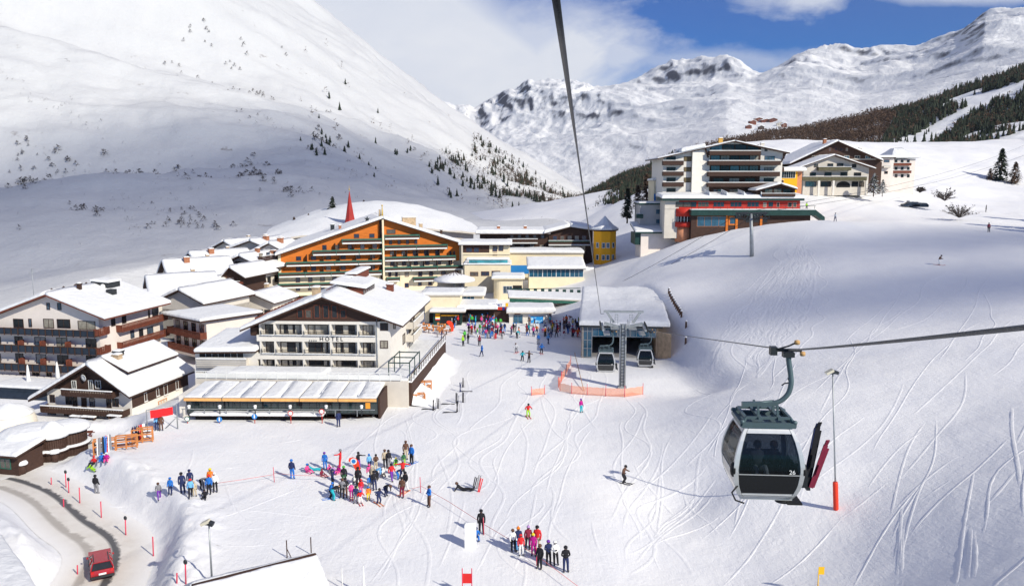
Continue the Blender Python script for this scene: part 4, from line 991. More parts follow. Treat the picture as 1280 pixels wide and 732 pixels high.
# hotel terrace between pavilion and hotel, right-hand deck
T = Bld('terrace', 'raised snowy terrace with white railing between the restaurant and the white hotel', 'terrace', (246, 92.2), -3, 25.5, 6.6, -.5, 'L', k6)
zt = 3.55
T.box('deck', PALE, (0, 0, 0), (25.3, 6.3, zt)); q = MB(); snow_slab(q, (.1, .3, zt), (25.2, .3, zt), (25.2, 6.2, zt), (.1, 6.2, zt), .22, (1,1,1,1), 40, .1); q.build('deck_snow', SNOW, T.root)
q = MB(); q.box((0, .02, zt+.9), (24.6, .1, zt+.98)); [q.box((.02+1.22*i, .03, zt), (.09+1.22*i, .09, zt+.9)) for i in range(21)]; q.box((0, .05, zt+.12), (24.6, .07, zt+.7)); q.build('railing', PALEM, T.root)
q = MB(); snow_slab(q, (3.6, .8, zt+.25), (15, .8, zt+.25), (15, 4.4, zt+.25), (3.6, 4.4, zt+.25), .45, (1,1,1,1), 20, .08); q.build('snow_heap', SNOW, T.root)
RD = Bld('terrace', 'long side deck with dark rail running back along the right wall of the white hotel', 'terrace', (466, 91.8), -4.5, 4.9, 25, -.5, 'L', k6)
RD.box('deck', BROWN, (0, 0, 0), (4.7, 25, 3.3)); q = MB(); snow_slab(q, (0, 0, 3.302), (4.7, 0, 3.302), (4.7, 25, 3.302), (0, 25, 3.302), .18, (1,1,1,1)); q.build('deck_snow', SNOW, RD.root)
q = MB(); q.box((4.62, 0, 4.25), (4.72, 25, 4.33)); [q.box((4.64, .02+1.55*i, 3.3), (4.7, .1+1.55*i, 4.25)) for i in range(17)]; q.build('railing', BROWN, RD.root)
q = MB(); [q.box((x, y, 3.3), (x+.1, y+.1, 5.6)) for x in (1.9, 4.4) for y in (.2, 3.2, 6.2)]; [q.box((1.9, y, 5.5), (4.5, y+.1, 5.62)) for y in (.2, 3.2, 6.2)]; q.box((1.9, .2, 5.62), (2.0, 6.3, 5.72)); q.box((4.4, .2, 5.62), (4.5, 6.3, 5.72)); q.build('pergola', DKGREEN, RD.root)

q = MB(); n = 20; vs = []
for i in range(n+1):
    for j in range(7):
        v = 25.5*i/n-.3; k = j/6; o_ = RD.O+RD.ud*(4.74+3.0*k*(1+.25*noise.noise(Vector((i*.4, 0, 3)))))+RD.vd*v
        g = gz(o_.x, o_.y); vs.append((o_.x, o_.y, g-.05+(1.7*(.82+.1*noise.noise(Vector((i*.5, j, 1))))-g)*(1-k)**1.7*(1 if i not in (0, n) else .2)))
q.add(vs, [(i*7+j, i*7+j+1, (i+1)*7+j+1, (i+1)*7+j) for i in range(n) for j in range(6)], None, True); q.build('snow_bank', PISTE, None, kind='structure')
# --- F: the orange timber hotel
Fh = Bld('hotel', 'wide orange timber hotel with many green-railed balconies and one huge snowy gable roof', 'hotel', (349.5, 179), 15, 41.9, 18, 0.5, 'L', k1)
Fh.gable((710, 42), (-8, 290), (1262, 215), -1.6, 18.5, CREAM, BROWN, .6)
uP, zP, uL, zL, uR, zR = Fh.g; rt = .24
um, _ = Fh.f(708, 200)
zl = Fh.f(60, 425)[1]; zr_ = Fh.f(1230, 322)[1]
Fh.part('timber_cladding', ORANGE, lambda q: q.prism([(.6, -.05, zl), (um-.6, -.05, zl), (um-.6, -.05, Fh.roof_z(um-.6)-rt), (.6, -.05, Fh.roof_z(.6)-rt)], (0, .045, 0)))
Fh.part('timber_cladding', ORANGE, lambda q: q.prism([(um+.35, -.05, zr_), (Fh.W-.5, -.05, zr_), (Fh.W-.5, -.05, Fh.roof_z(Fh.W-.5)-rt), (uP+1, -.05, Fh.roof_z(uP+1)-rt), (um+.35, -.05, Fh.roof_z(um+.35)-rt)], (0, .045, 0)))
Fh.box('party_wall', CREAM, (um-.1, -1.55, 0), (um+.3, -.06, Fh.roof_z(um)-.3)); Fh.box('timber_strip', BROWN, (um-.6, -.3, 0), (um-.103, -.003, Fh.roof_z(um-.6)-.3))
for x0, x1, y0, y1 in ((440,705,180,208),(245,705,255,285),(68,705,333,358),(18,705,405,432),(15,430,478,505)):
    Fh.balp('f', x0, x1, y0, y1, m=BROWN, slabm=PALEM, dep=1.4, pm=GREEN, panels=max(1, int((x1-x0)/150)), snow=False, lip=True, rail=.3)
for x0, x1, y0, y1 in ((725,955,152,178),(725,1142,222,248),(725,1197,298,324),(725,1245,367,393),(740,825,435,460),(918,1075,433,460),(1110,1260,428,462)):
    Fh.balp('f', x0, x1, y0, y1, m=BROWN, slabm=PALEM, dep=1.4, pm=GREEN, panels=max(1, int((x1-x0)/150)), snow=False, lip=True, rail=.3)
BLW = glassm('window_blue_dark', (.02, .035, .07))
for x0, x1, y, h, n in ((485,690,148,24,2),(280,700,222,28,5),(100,690,298,24,6),(100,690,368,26,6),(105,430,438,28,4),(105,350,508,15,3),
                       (735,960,190,24,4),(735,1110,262,28,5),(1150,1200,262,22,2),(735,1200,330,28,6),(735,825,400,28,2),(925,1070,400,26,2),(1180,1230,392,28,1),(925,1060,470,20,2)):
    Fh.row('f', x0, x1, y, h, n, .30, fm=REDBR, gm=BLW, mull=0, d=-.055)
for r_ in ((740,118,795,142),(860,402,884,428),(860,475,884,500),(1103,395,1130,415)): Fh.winp('f', *r_, fm=REDBR, gm=BLW, mull=0, d=-.1)
# door openings and dark partitions give the loggia rows their rhythm
for x0, x1, y, h, n in ((330,700,222,28,3),(150,690,298,26,5),(150,690,368,28,5),(760,1120,262,30,5),(760,1200,330,30,5)):
    a0, b1 = Fh.f(x0, y); _, b0 = Fh.f(x0, y+h+6); a1, _ = Fh.f(x1, y)
    for i in range(n):
        c = a0+(a1-a0)*(i+.5)/n; Fh.box('partition', BROWN, (c-.06, -1.35, b0), (c+.06, -.06, b1+.5))
Fh.box('stair_shaft', CREAM, (Fh.f(826, 400)[0], -.09, 0), (Fh.f(913, 400)[0], -.053, Fh.f(870, 393)[1]))
for u, v, w_, h, m_ in ((14, 4, .6, 1.0, BRICK), (30.2, 5, 3.2, 1.8, STONE), (33.5, 8, .8, 1.2, STONE), (12.5, 9, .9, 1.5, DARKM), (38, 5, .5, 1.3, BROWN)):
    Fh.chimney(u, v, Fh.roof_z(u)+.2, w_, h, m_, dep=min(w_, 1.2))
Fh.part('gilded_finial', mat('gilt', (.6, .42, .1), metal=.5), lambda q: (q.tube([(uP, -1.2, zP), (uP, -1.2, zP+2.8)], [.28, .08], 8), q.ball((uP, -1.2, zP+2.9), .2)))
Fh.part('stone_finial', STONE, lambda q: q.tube([(uP-.5, -.6, zP), (uP-.5, -.6, zP+2.0)], [.3, .2], 8))
a, z = Fh.f(605, 48, 0); q = MB()
q.prism([(a+.75*math.cos(1.571+k*math.pi/5)*(1 if k % 2 == 0 else .4), -1.3, Fh.roof_z(a)+1.0+.75*math.sin(1.571+k*math.pi/5)*(1 if k % 2 == 0 else .4)) for k in range(10)], (0, .2, 0)); q.build('roof_star', DARKM, Fh.root)
for i in range(5): Fh.win('r', 2+3*i, 7, 3.4+3*i, 8.6)
# --- curved hall behind
H = Bld('sports_hall', 'wide low-domed snow roof of a hall with a turquoise glass front behind the orange hotel', 'hall', (342, 228), 12, 58, 40, 2, 'L', kF)
def prof(u): return 7.6+3.2*math.sin(math.pi*min(1, max(0, (u+3)/74)))
def dome(u): return .8+6.2*max(0, math.sin(math.pi*min(1, max(0, (u+8)/76))))**1.1
H.part('wall', PALE, lambda q: q.prism([(0, 0, 0), (58, 0, 0)]+[(58-58*i/16, 0, prof(58-58*i/16)-.5) for i in range(17)], (0, 38, 0)))
q = MB(); n = 46; nv = 24; vs = [(-3+64*i/n, -2+44*j/nv, prof(-3+64*i/n)+dome(-3+64*i/n)*math.sin(math.pi*min(1, j/nv*1.25)*.5)+noise.noise(Vector((i*.25, j*.25, 2)))*.5) for j in range(nv+1) for i in range(n+1)]
fs = [(j*(n+1)+i, j*(n+1)+i+1, (j+1)*(n+1)+i+1, (j+1)*(n+1)+i) for j in range(nv) for i in range(n)]; q.add(vs, fs, 0, True)
vs2 = [(-3+64*i/n, -2, prof(-3+64*i/n)-.5) for i in range(n+1)]; q.add(vs2+[vs[i] for i in range(n+1)], [(i, i+1, n+2+i, n+1+i) for i in range(n)], 1)
vs3 = [(-3+64*i/n, 0.1, prof(-3+64*i/n)-.51) for i in range(n+1)]; q.add(vs2+vs3, [(i+1, i, n+1+i, n+2+i) for i in range(n)], 1)
q.add([(-3, -2, prof(-3)-.5), (-3, 42, prof(-3)-.5)]+[vs[j*(n+1)] for j in range(nv, -1, -1)], [tuple(range(nv+3))], 1)
q.add([(61, -2, prof(61)-.5), (61, 42, prof(61)-.5)]+[vs[j*(n+1)+n] for j in range(nv, -1, -1)], [tuple(range(nv+3))[::-1]], 1)
q.add([vs[nv*(n+1)+i] for i in range(n+1)]+[(61, 42, 0), (-3, 42, 0)], [tuple(range(n+3))[::-1]], 1)
q.build('roof', [SNOW, PALE], H.root)
for i in range(9): H.win('f', .5+3.0*i, 4.6, 3.2+3.0*i, prof(.5+3*i)-1.0, fm=PALEM, gm=TURQ, mull=2)
# --- church spire
ch = thing('church_spire', 'slim red pointed church spire with a gold tip rising behind the orange hotel roof', 'spire', P(438, 290, 236), 0)
b = P(438, 290, 236).z; zt = P(438, 239, 236).z-b; zb_ = P(438, 281, 236).z-b
q = MB(); q.box((-1.6, -1.6, -14), (1.6, 1.6, zb_)); q.build('tower', PINKW, ch)
q = MB(); q.lathe([(1.75, zb_+.003), (1.25, zb_+2.2), (.06, zt)], n=8, smooth=False); q.build('spire', mat('spire_red', (.36, .03, .025), var=.15), ch)
q = MB(); q.tube([(0, 0, zt-.2), (0, 0, zt+1.6)], .05, 5); q.ball((0, 0, zt+.5), .22); q.build('finial', mat('gilt', (.6, .42, .1)), ch)
# --- I: cream hotel joined at the right of the orange one
I = Bld('hotel', 'cream hotel with brown attic storey and glass-railed terrace right of the orange timber hotel', 'hotel', (579, 187), 0, 11.0, 9, .5, 'L', kF)
zt = I.f(1000, 302)[1]; I.box('wall', CREAM, (0, 0, 0), (11, 9, zt-.2)); I.flat((-1, -1), (11.5, 9.5), zt, .7, BROWN, .2)
I.box('attic_cladding', BROWN, (.02, -.05, I.f(1000, 342)[1]), (6.2, -.003, zt-.22))
for r_ in ((970,318,1000,340),(1010,318,1035,340),(1105,312,1125,335),(1135,308,1155,332),(970,375,1022,392),(1033,370,1055,390),(1070,368,1090,388),(1112,368,1145,388),(1105,345,1125,355)): I.winp('f', *r_, fm=REDBR, gm=BLW, mull=0, d=-.055)
I.box('cornice', CREAM, (-.1, -.25, I.f(1000, 352)[1]), (11.1, -.003, I.f(1000, 345)[1]))
Ib = Bld('terrace_block', 'cream lower block with three brown windows and a snowy glass-railed roof terrace', 'building', (581, 179), 0, 10.3, 7.8, .3, 'L', kF)
zt = Ib.f(1000, 402)[1]; Ib.box('wall', CREAM, (0, 0, 0), (10.3, 7.8, zt)); q = MB(); snow_slab(q, (-.2, -.2, zt+.002), (10.5, -.2, zt+.002), (10.5, 7.8, zt+.002), (-.2, 7.8, zt+.002), .35, (1,1,1,1)); q.build('terrace_snow', SNOW, Ib.root)
Ib.part('glass_rail', TURQ, lambda q: q.box((1, .0, zt+.3), (9.7, .05, zt+1.1))); q = MB(); snow_slab(q, (.5, -.1, zt+1.1), (10, -.1, zt+1.1), (10, .9, zt+1.1), (.5, .9, zt+1.1), .5, (1,1,1,1)); q.build('rail_snow', SNOW, Ib.root)
for r_ in ((992,440,1030,458),(1047,438,1085,457),(1100,435,1140,456)): Ib.winp('f', *r_, fm=REDBR, gm=BLW, mull=1)
Ir = Bld('entrance_pavilion', 'rounded cream entrance pavilion with snow roof and dark doorway before the terrace block', 'pavilion', (617, 171), 0, 6.3, 7, 0, 'L', kF)
z1 = Ir.f(1150, 475)[1]
q = MB(); out = [(1.6-1.6*math.cos(a), 1.6-1.6*math.sin(a), -1) for a in [math.pi/2*k/6 for k in range(7)]]+[(6.3, 0, -1), (6.3, 7, -1), (0, 7, -1)]
q.prism(out, (0, 0, z1+1-.02)); q.build('wall', CREAM, Ir.root); Ir.flat((-.4, -.5), (6.7, 7), z1+.2, .6, CREAM, .22)
Ir.winp('f', 1157, 510, 1200, 545, fm=PALEM, gm=GLASS, mull=2); Ir.winp('f', 1206, 508, 1248, 545, fm=BROWN, gm=BLACK, mull=0)
# --- J: dark brown balcony hotel at the back, cream hall, glazed pool hall
J = Bld('hotel', 'dark brown timber hotel with long white-edged balconies and thick snow roof behind the pool hall', 'hotel', (600, 206), 0, 29.5, 14, 2, 'L', kJ)
zt = J.f(400, 210)[1]; zg = J.f(620, 178)[1]
u2 = J.f(512, 300)[0]; u3 = J.f(735, 300)[0]
J.box('wall', BROWN, (0, 0, 0), (u2-.003, 14, zt-.25)); J.flat((-1, -1.2), (u2+.3, 14.5), zt, 1.0, BROWN, .22)
up, zp = J.f(620, 176, -1.5); ul, zl = J.f(490, 210, -1.5); ur, zrr = J.f(745, 195, -1.5)
q = MB(); q.prism([(u2, -.3, 0), (u3, -.3, 0), (u3, -.3, zrr-.3), (up, -.3, zp-.3), (u2, -.3, zl-.1)], (0, 14, 0)); q.build('gable_wall', BROWN, J.root)
J.gable_l(up, zp, ul, zl, ur, zrr, -1.5, 14.5, th=.9, body=False)
J.balp('f', 303, 455, 238, 258, m=BROWN, slabm=PALEM, pm=PALEM, dep=1.2, snow=True, lip=True); J.balp('f', 512, 722, 247, 268, m=BROWN, slabm=PALEM, pm=GREEN, dep=1.6, snow=True, lip=True, rail=.25)
J.row('f', 525, 710, 222, 22, 5, .55, fm=REDBR, gm=BLW, mull=0, d=-.31); J.row('f', 305, 500, 218, 18, 5, .4, fm=BROWN, gm=BLW, mull=0)
J.box('cream_band', CREAM, (u2+.1, -.36, J.f(512, 302)[1]), (J.f(697, 290)[0], -.303, J.f(512, 273)[1]))
J.row('f', 520, 690, 280, 18, 2, .7, fm=REDBR, gm=BLW, mull=3, d=-.37); J.row('f', 305, 500, 268, 16, 4, .4, fm=BROWN, gm=BLW, mull=0)
for x in (70, 350): J.chimney(3+x/40, 4, zt+.3, .8, 1.2, BRICK)
J2 = Bld('hall', 'cream windowless hall with snowy flat roof below the dark brown hotel', 'hall', (634, 193), 0, 18.6, 9, 1, 'L', kJ)
zt = J2.f(400, 307)[1]; J2.box('wall', CREAM, (0, 0, 0), (18.4, 9, zt-.2)); J2.flat((-.3, -.4), (18.6, 9), zt, .6, PALE, .2)
J2.box('blue_window', BLUE, (.9, -.05, J2.f(320, 415)[1]), (5.2, -.003, J2.f(320, 372)[1]))
J3 = Bld('pool_hall', 'glazed pool hall with a sloping snow roof and blue windows on a cream base', 'pool hall', (661, 178), 0, 12.3, 8, 0, 'L', kJ)
zt = J3.f(500, 388)[1]; zgb = J3.f(500, 433)[1]; zbk = J3.f(500, 338, 9)[1]
J3.box('base', CREAM, (0, 0, -1), (12.3, 8, zgb)); J3.box('inner_wall', GLASSB, (.1, .1, zgb+.003), (12.2, 8, zt-.2))
for i in range(4): J3.win('f', .1+3.05*i, zgb+.1, 3.0+3.05*i, zt-.3, fm=PALEM, gm=GLASSB, mull=2, d=.08)
J3.shed((-.4, -.8, zt), (12.7, -.8, zt), (12.7, 9, zbk), (-.4, 9, zbk), .6)
# --- K: yellow tower
K = thing('tower', 'bright yellow octagonal tower with white-framed windows and pointed snowy roof', 'tower', P(755, 345, 201), 0)
zb_ = P(755, 345, 201).z; top = P(755, 287, 201).z-zb_; tip = P(755, 271, 201).z-zb_; rr = 2.95
q = MB(); q.M = Matrix.Rotation(R(22.5), 4, 'Z'); q.lathe([(rr, -3), (rr, top)], n=8, smooth=False); q.build('wall', YELLOW, K)
q = MB(); q.M = Matrix.Rotation(R(22.5), 4, 'Z'); q.lathe([(rr*1.02, top-.3), (rr*1.2, top-.02), (rr*1.2, top+.1)], n=8, smooth=False); ro = q.build('eaves', BROWN, K)
q = MB(); q.M = Matrix.Rotation(R(22.5), 4, 'Z'); q.lathe([(rr*1.22, top+.1), (rr*1.2, top+.5), (rr*.75, top+1.3), (rr*.3, tip-.6), (.03, tip+.3)], n=8, smooth=False); q.build('roof_snow', SNOW, ro)
for k in (5, 6, 7):
    th = R(k*45); ap = rr*math.cos(R(22.5))
    for zz in (1.5, 4.3, 7.3) :
        for off in ((-.55, .55) if k == 6 else (0,)):
            q = MB(); q.M = Matrix.Rotation(th-R(270)+0, 4, 'Z'); q.box((off-.42, -ap-.07, zz), (off+.42, -ap+.02, zz+1.35)); fr = q.build('window', PALEM, K)
            q = MB(); q.M = Matrix.Rotation(th-R(270), 4, 'Z'); q.box((off-.3, -ap-.09, zz+.12), (off+.3, -ap-.06, zz+1.23)); q.build('pane', GLASSB, fr)
KB = Bld('pavilion', 'low pavilion with turquoise glass and snow roof at the foot of the yellow tower', 'pavilion', (731, 193), 0, 8.6, 6, 1, 'L', kJ)
zt = KB.f(780, 398)[1]; KB.box('wall', CREAM, (.1, .1, 0), (8.5, 6, zt-.2)); KB.flat((-.5, -.6), (9, 6), zt, .9, PALE, .2)
KB.winp('f', 695, 406, 745, 442, fm=PALEM, gm=TURQ, mull=1, d=.1); KB.winp('f', 750, 406, 800, 442, fm=PALEM, gm=TURQ, mull=1, d=.1); KB.winp('f', 818, 408, 845, 440, fm=BROWN, gm=GLASS, mull=0, d=.1)
# --- village chalets on the left
E1 = Bld('chalet', 'small white chalet with green-trimmed gable and arched windows in the left village', 'chalet', (239.5, 158), -8, 4.9, 12, .3, 'L', kE)
E1.gable((405, 519), (325, 612), (470, 570), -.9, 12.5, PINKW, DKGREEN, .5); E1.winp('f', 367, 590, 384, 628, fm=WOODO, mull=0); E1.winp('f', 399, 580, 416, 622, fm=WOODO, mull=0)
uP, zP, *_ = E1.g; E1.part('gable_cladding', DKGREEN, lambda q: q.prism([(uP-1.5, -.04, E1.roof_z(uP-1.5)-.3), (E1.W*.86, -.04, E1.roof_z(uP-1.5)-.3), (uP, -.04, zP-.3)], (0, .035, 0)))
E2 = Bld('chalet', 'dark brown timber chalet with carved balcony over a dark shop front in the left village', 'chalet', (270, 164), -14, 5.2, 11, .3, 'L', kE)
E2.gable((543, 449), (455, 552), (630, 505), -1, 12, BROWN, BROWN, .5); E2.row('f', 490, 590, 548, 28, 3, .5, fm=REDBR); E2.row('f', 500, 580, 500, 18, 2, .5, fm=REDBR)
E2.balp('f', 478, 600, 520, 535, m=REDBR, slats=.25); E2.balp('f', 478, 600, 565, 585, m=REDBR, slats=.25)
E2.box('shop_front', DKGREEN, (-2, -1.6, 0), (5.6, -.003, 3.0)); E2.flat((-2.4, -2), (6, 0), 3.1, .3, DARKM, .1)
for i in range(4): E2.win('f', -1.6+1.8*i, .4, -.2+1.8*i, 2.4, fm=BROWN, d=-1.6)
E3 = Bld('chalet', 'tall beige chalet with brown balconies and broad snow roof beside the orange hotel', 'chalet', (276, 176), -16, 9.2, 13, 1, 'L', kE)
E3.gable((595, 386), (480, 442), (738, 460), -1.3, 14, PALE, BROWN, .55)
for r_ in ((580,418,650,435),(600,465,622,482),(650,468,668,488),(685,468,700,486),(610,500,625,520),(645,522,662,540),(685,525,700,542),(640,565,690,590),(595,520,612,536)): E3.winp('f', *r_, mull=0)
E3.balp('f', 560, 680, 440, 455, m=REDBR, slats=.25); E3.balp('f', 620, 715, 495, 510, m=REDBR, slats=.25)
E3.balcony('r', 1, 12, 5.2, 1, 1, BROWN, slats=.3); E3.balcony('r', 1, 12, 8.0, 1, 1, BROWN, slats=.3)
for z in (2.6, 5.4, 8.1):
    for i in range(4): E3.win('r', 1.5+2.8*i, z, 2.7+2.8*i, z+1.4, mull=0)
E3.chimney(6.5, 5, E3.roof_z(6.5)+.2, .8, 1.1, BRICK); E3.chimney(8.0, 9, E3.roof_z(8)+.2, 1.0, 1.0, BRICK)
vil = [(188, 158, -62, 15, 11, 5.2, 3.0, 'long snowed-in house at the left end of the village behind the big hotel', 'N'),
       (205, 172, -58, 14, 12, 6.2, 3.6, 'snow-roofed house with a square brick chimney in the left village', 'B'),
       (232, 186, -50, 13, 12, 7.0, 3.2, 'brown-gabled house half buried in snow below the mountain slope', 'B'),
       (262, 205, -30, 14, 12, 8.2, 3.2, 'rearmost snow-roofed house beside the curved hall', 'N'),
       (285, 196, -18, 15, 11, 9.3, 2.8, 'wide snow-roofed house behind the tall beige chalet', 'B'),
       (318, 186, -10, 9, 10, 9.5, 2.6, 'house roof with two chimneys between beige chalet and orange hotel', 'B'),
       (300, 152, -12, 7, 8, 3.4, 1.6, 'low snow-roofed garage between the white hotel and the orange hotel', 'N')]
for px, Y, yw, W_, D_, h, rise, lb, cz in vil:
    b = Bld('village_house', lb, 'house', (px, Y), yw, W_, D_, 0, 'L', kE, 'houses of the left village')
    b.gable_l(W_/2, h+rise, -.9, h, W_+.9, h, -1, D_+.8, random.choice([PALE, WHITE, PINKW]), BROWN, .6)
    for i in range(4): b.win('f', W_*(.1+.22*i), h-2.8, W_*(.1+.22*i)+1.1, h-1.5, mull=0)
    if cz == 'B': b.chimney(W_*.62, D_*.3, b.roof_z(W_*.62)+.3, 1.1, 1.1); 
    b.chimney(W_*.4, D_*.7, b.roof_z(W_*.4)+.3, .7, 1.0, STONE)
# --- L: shops on the square
L1 = Bld('bar', 'dark open-fronted bar with an orange stripe and striped flag panel', 'bar', (541.5, 145), 0, 5.2, 6, 0, 'L', k2)
zt = L1.f(270, 346)[1]; L1.box('wall', DKGREEN, (0, .0, 0), (5.2, 6, zt-.15)); L1.flat((-.5, -1), (6, 6), zt+.1, .4, PALE, .2)
L1.part('opening_shade', BLACK, lambda q: q.box((1.4, -.04, .1), (5.0, -.003, 2.5))); L1.part('stripe', mat('stripe_orange', (.85, .4, .02)), lambda q: q.box((L1.f(220, 380)[0], -.06, L1.f(220, 391)[1]), (L1.f(382, 380)[0], -.045, L1.f(220, 378)[1])))  # black sheet on the wall paints the bar's unlit inside
a0, zz = L1.f(172, 368); a1, zb_ = L1.f(213, 428)
fl = MB()
for k, m_ in enumerate((0, 1, 2, 0, 2)): fl.box((a0, -.1, zb_+(zz-zb_)*k/5), (a1, -.003, zb_+(zz-zb_)*(k+1)/5), m_)
fl.build('flag_panel', [RED, SIGNW, mat('flag_yellow', (.85, .5, .02))], L1.root)
L1b = Bld('cafe', 'small cream cafe with an arched doorway beside the dark bar', 'cafe', (531.5, 147), 0, 7, 7, 0, 'L', k2)
L1b.box('wall', CREAM, (0, 0, 0), (6.5, 7, 5.2)); L1b.flat((-.3, -.3), (6.9, 7), 5.4, .5, PALE, .2)
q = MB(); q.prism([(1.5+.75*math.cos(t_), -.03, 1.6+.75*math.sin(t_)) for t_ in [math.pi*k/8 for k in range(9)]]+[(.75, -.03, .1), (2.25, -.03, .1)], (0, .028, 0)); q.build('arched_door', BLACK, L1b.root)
L2 = Bld('ski_shop', 'ski shop with thick snow roof, dark open front and coloured sign board behind the crowd', 'shop', (576, 148), 0, 9, 7, 0, 'L', k2)
zt = L2.f(500, 320)[1]; L2.box('wall', BROWN, (0, .02, 0), (9, 7, zt-.2)); L2.flat((-.6, -1.2), (6.9, 7), zt, .8, BROWN, .2)
L2.part('opening_shade', BLACK, lambda q: q.box((.8, -.03, .1), (5.4, .015, 2.5)))  # flat black patch stands for the shop's unlit depth
a0, zz = L2.f(602, 310, -.4); a1, zb_ = L2.f(815, 336, -.4)
fl = MB(); n = 9
for k in range(n): fl.box((a0+(a1-a0)*k/n, -.45, zb_), (a0+(a1-a0)*(k+.92)/n, -.38, zz), k % 3)
fl.build('brand_strip', [RED, mat('sign_navy', (.02, .03, .2)), RED], L2.root)
a0, zz = L2.f(645, 272, -.5); a1, zb_ = L2.f(822, 308, -.5)
L2.part('sign_board', SIGNW, lambda q: q.box((a0, -.5, zb_), (a1, -.42, zz))); text_mesh('SPORT', .62, .02, 'sign_lettering', mat('sign_navy', (.02, .03, .2)), L2.root, Matrix.Translation(((a0+a1)/2-.25, -.51, zb_+.1)) @ Matrix.Rotation(R(90), 4, 'X'), .02)
L2.part('sign_end', mat('flag_yellow', (.85, .5, .02)), lambda q: q.box((a1-.55, -.53, zb_+.05), (a1-.05, -.503, zz-.05)))
L3 = Bld('kiosk', 'white ticket kiosk with blue poster, glass door and thick snow roof on the square', 'kiosk', (636.5, 147), 0, 8.1, 5.5, 0, 'L', k2)
zt = L3.f(1000, 350)[1]; L3.box('wall', WHITE, (0, 0, 0), (7.9, 5.5, zt-.2)); L3.flat((-.5, -.9), (8.5, 6), zt, .9, PALE, .2)
L3.winp('f', 867, 380, 946, 458, fm=STEEL, gm=GLASSB, mull=1, name='door'); 
a0, zz = L3.f(1002, 390); a1, zb_ = L3.f(1130, 452)
pm = bpy.data.materials.new('poster_print'); pm.use_nodes = True; t = pm.node_tree; bb = t.nodes['Principled BSDF']; g_ = N(t, 'ShaderNodeNewGeometry'); nn = N(t, 'ShaderNodeTexNoise'); nn.inputs['Scale'].default_value = 1.6; t.links.new(g_.outputs['Position'], nn.inputs[0])
t.links.new(mixc(t, ramp(t, nn.outputs[0], [(.5, 0.), (.62, 1.)]), (.01, .28, .70), (.45, .70, .85)), bb.inputs['Base Color'])
L3.part('poster', pm, lambda q: q.box((a0, -.06, zb_), (a1, -.003, zz)))
L3.part('name_board', REDBR, lambda q: q.box((L3.f(875, 362)[0], -.08, L3.f(875, 377)[1]), (L3.f(930, 362)[0], -.003, L3.f(875, 360)[1])))
# low service buildings and umbrella roof behind the shops
L5 = Bld('service_building', 'low cream building with wide flat snow roof and radial umbrella bar behind the shops', 'building', (541, 163), 0, 10.5, 10, 0, 'L', k2)
zt = L5.f(300, 205)[1]; L5.box('wall', CREAM, (0, 0, 0), (10.2, 10, zt-.2)); L5.flat((-2.5, -.5), (10.8, 10), zt, .6, PALE, .2)
L5.winp('f', 290, 238, 366, 280, fm=BROWN, gm=GLASS); L5.winp('f', 388, 203, 517, 262, fm=PALEM, gm=GLASSB, mull=3)
L6 = Bld('annex', 'round-cornered cream annex with snow roof left behind the dark bar', 'building', (521, 158), 0, 9, 8, 0, 'L', k2)
zt = L6.f(200, 268)[1]; L6.box('wall', CREAM, (.2, 0, 0), (6.4, 8, zt-.2)); L6.flat((-.2, -.4), (6.9, 8), zt, .7, PALE, .2)
u = P(568, 352, 170); t = thing('umbrella_bar', 'large round umbrella roof with dark radial ribs under snow', 'umbrella', (u.x, u.y, 5.2), 0)
q = MB(); q.lathe([(4.5, 0), (4.3, .5), (2.2, 1.2), (.02, 1.9)], n=24); q.build('canopy', SNOW, t)
q = MB(); [q.bar((math.cos(k*math.pi/6)*.2, math.sin(k*math.pi/6)*.2, 1.98), (math.cos(k*math.pi/6)*1.9, math.sin(k*math.pi/6)*1.9, 1.32), .08, .08) for k in range(12)]; q.build('ribs', BROWN, t)
q = MB(); q.tube([(0, 0, -5), (0, 0, 0)], .2, 8); q.build('pole', STEEL, t)
# green chairlift station
G4 = Bld('chairlift_station', 'long green-edged chairlift station canopy on two steel legs between kiosk and gondola station', 'lift station', (640, 158), 4, 14.5, 3.2, 0, 'L', k2)
z = G4.f(1000, 262)[1]
q = MB(); q.prism([(-.5, -.4, z), (14.5, -.4, z-.5), (14.5, -.4, z+.15), (-.5, -.4, z+.9)], (0, .25, 0)); q.prism([(-.5, 4.2, z), (14.5, 4.2, z-.5), (14.5, 4.2, z+.15), (-.5, 4.2, z+.9)], (0, .25, 0)); q.build('side_panel', GREEN, G4.root)
G4.shed((-.7, -.5, z+1.0), (14.8, -.5, z+.2), (14.8, 4.5, z+.9), (-.7, 4.5, z+1.7), .22, PALE)
q = MB(); [q.box((.3+1.5*i, 4.6, z+1.2-.05*i), (1.0+1.5*i, 4.75, z+2.1-.05*i)) for i in range(10)]; q.box((-.5, 4.62, z+1.9), (14.5, 4.72, z+2.05)); q.build('catwalk_rail', DKGREEN, G4.root)
for x in (8.6, 11.4):
    q = MB(); q.bar((x-(.8 if x < 10 else 0), 1.5, 0), (x, 1.8, z), .5, .5); q.build('leg', DKGREEN, G4.root)
q = MB(); q.box((0, 1.3, z-.4), (14, 2.6, z+.3)); q.build('machinery', DARKM, G4.root)
